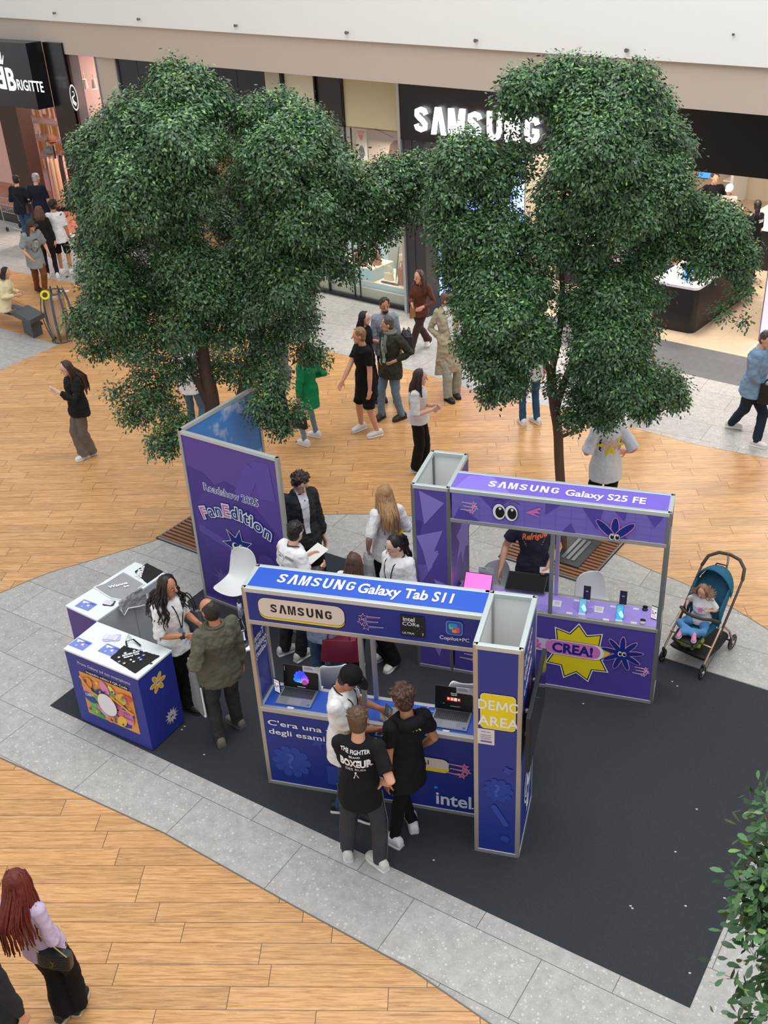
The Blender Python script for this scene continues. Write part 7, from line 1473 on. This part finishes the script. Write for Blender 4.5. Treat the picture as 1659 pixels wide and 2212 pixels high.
# seat shell: teal, reclined
mb=MB();ub=nrm(V(*(-fo*.45+ZZ*.9)));bk=np.cross(si,ub)
mb.loft([(q_(-.04,0,.45)+ub*t,si*wd,bk*th_) for t,wd,th_ in((0,.17,.03),(.12,.185,.035),(.3,.19,.04),(.45,.175,.04),(.56,.12,.03))],20,p=2.6);obj('backrest',remesh(mb,.01,2,disp=.01,dscale=.06),TEALD,pt_,smooth=True)
mb=MB();mb.loft([(q_(-.05,0,.44),si*.17,ZZ*.03),(q_(.08,0,.43),si*.165,ZZ*.03),(q_(.22,0,.43),si*.15,ZZ*.02)],18,p=3);obj('seat',remesh(mb,.01,2),TEAL,pt_,smooth=True)
for s_ in(-1,1):
    mb=MB();mb.loft([(q_(-.02,s_*.185,.46),ZZ*.05,si*.014),(q_(-.02,s_*.185,.46)+ub*.2+fo*.05,nrm(bk)*.075,si*.014),(q_(-.02,s_*.185,.46)+ub*.42,nrm(bk)*.05,si*.012)],12);obj('side_wing',remesh(mb,.008,2),TEAL,pt_,smooth=True)
# canopy folded as a hood arc over the top
v=[];F_=[];n=17;m_=7
for j in range(m_):
    ph=j/(m_-1)
    for k in range(n):
        t=math.pi*k/(n-1);rad=.215;c0=q_(-.07,0,.48)+ub*.30
        tilt=(-.15+.75*ph);d_=nrm(ub*math.cos(tilt)+bk*(-1 if bk@fo<0 else 1)*math.sin(tilt))
        v.append(c0+si*rad*math.cos(t)+d_*(.29*math.sin(t))+(fo*.02))
for j in range(m_-1):
    for k in range(n-1):F_.append((j*n+k,j*n+k+1,(j+1)*n+k+1,(j+1)*n+k))
mb=MB();mb.add(v,F_);o=obj('canopy',mb,TEAL,pt_,smooth=True);o.modifiers.new('s','SOLIDIFY').thickness=.012
tb_('bumper_bar',[q_(-.02,-.20,.52),q_(.12,-.19,.62),q_(.20,-.10,.64),q_(.22,0,.645),q_(.20,.10,.64),q_(.12,.19,.62),q_(-.02,.20,.52)],.018,mat('bumper_brown',(62,54,48),.6))
tb_('leg_rest',[q_(.24,-.13,.42),q_(.36,-.13,.37),q_(.40,0,.36),q_(.36,.13,.37),q_(.24,.13,.42)],.014,BLACK)
mb=MB();mb.box(q_(.30,0,.40),(.08,.12,.008),(fo,si,ZZ));obj('leg_rest_pad',mb,mat('pad_dark',(44,46,50),.8),pt_,bevel=.004)
for s_ in(-1,1):
    mb=MB();mb.box(q_(-.12,s_*.06,.46)+ub*.38+nrm(bk)*(.05 if bk@fo>0 else -.05),(.022,.03,.010),(si,ub,bk));obj('harness_pad',mb,BLACK,pt_,bevel=.004)
mb=MB();mb.ell(q_(.13,-.04,.27),fo*.14,si*.15,ZZ*.08);obj('folded_jacket',remesh(mb,.008,1,disp=.06,dscale=.05),mat('lime_fabric',(158,190,36),.8),None,smooth=True,label='crumpled lime green jacket in the pushchair basket',cat='jacket')
mb=MB();mb.ell(q_(.10,-.13,.23),fo*.09,si*.05,ZZ*.04);obj('toy',remesh(mb,.008,1,disp=.03,dscale=.05),mat('brown_toy',(160,120,84),.8),None,smooth=True,label='small brown soft toy in the pushchair basket',cat='toy')
# the child
hp3=q_(.02,0,.50)
k=person('toddler with light brown curls in white t-shirt sitting cross legged in the pushchair',tuple(q_(.10,.02,.985)),.92,(tuple(q_(.33,-.06,.44)),tuple(q_(.30,.08,.44))),-28,hturn=-15,hdown=20,hands=((.16,.03,-.14),(.10,.14,-.16)),skin=SKIN,fem=True,near=True,kid=True,seat=.45,pelvis=tuple(hp3),bulk=1.25,top=dict(color=(228,228,230),sleeve=.8,sr=.085,hem=.02,off=.014,fold=.008),bot=dict(color=(92,144,196),r=(.110,.100,.085,.08,.07)),hair=('curly',(136,104,78),.05),shoes=(214,130,170),sole=(220,214,216))
a=Art(k['front']);a.star(0,.0,.04,.02,6,PNK);a.done('print',k['root'])
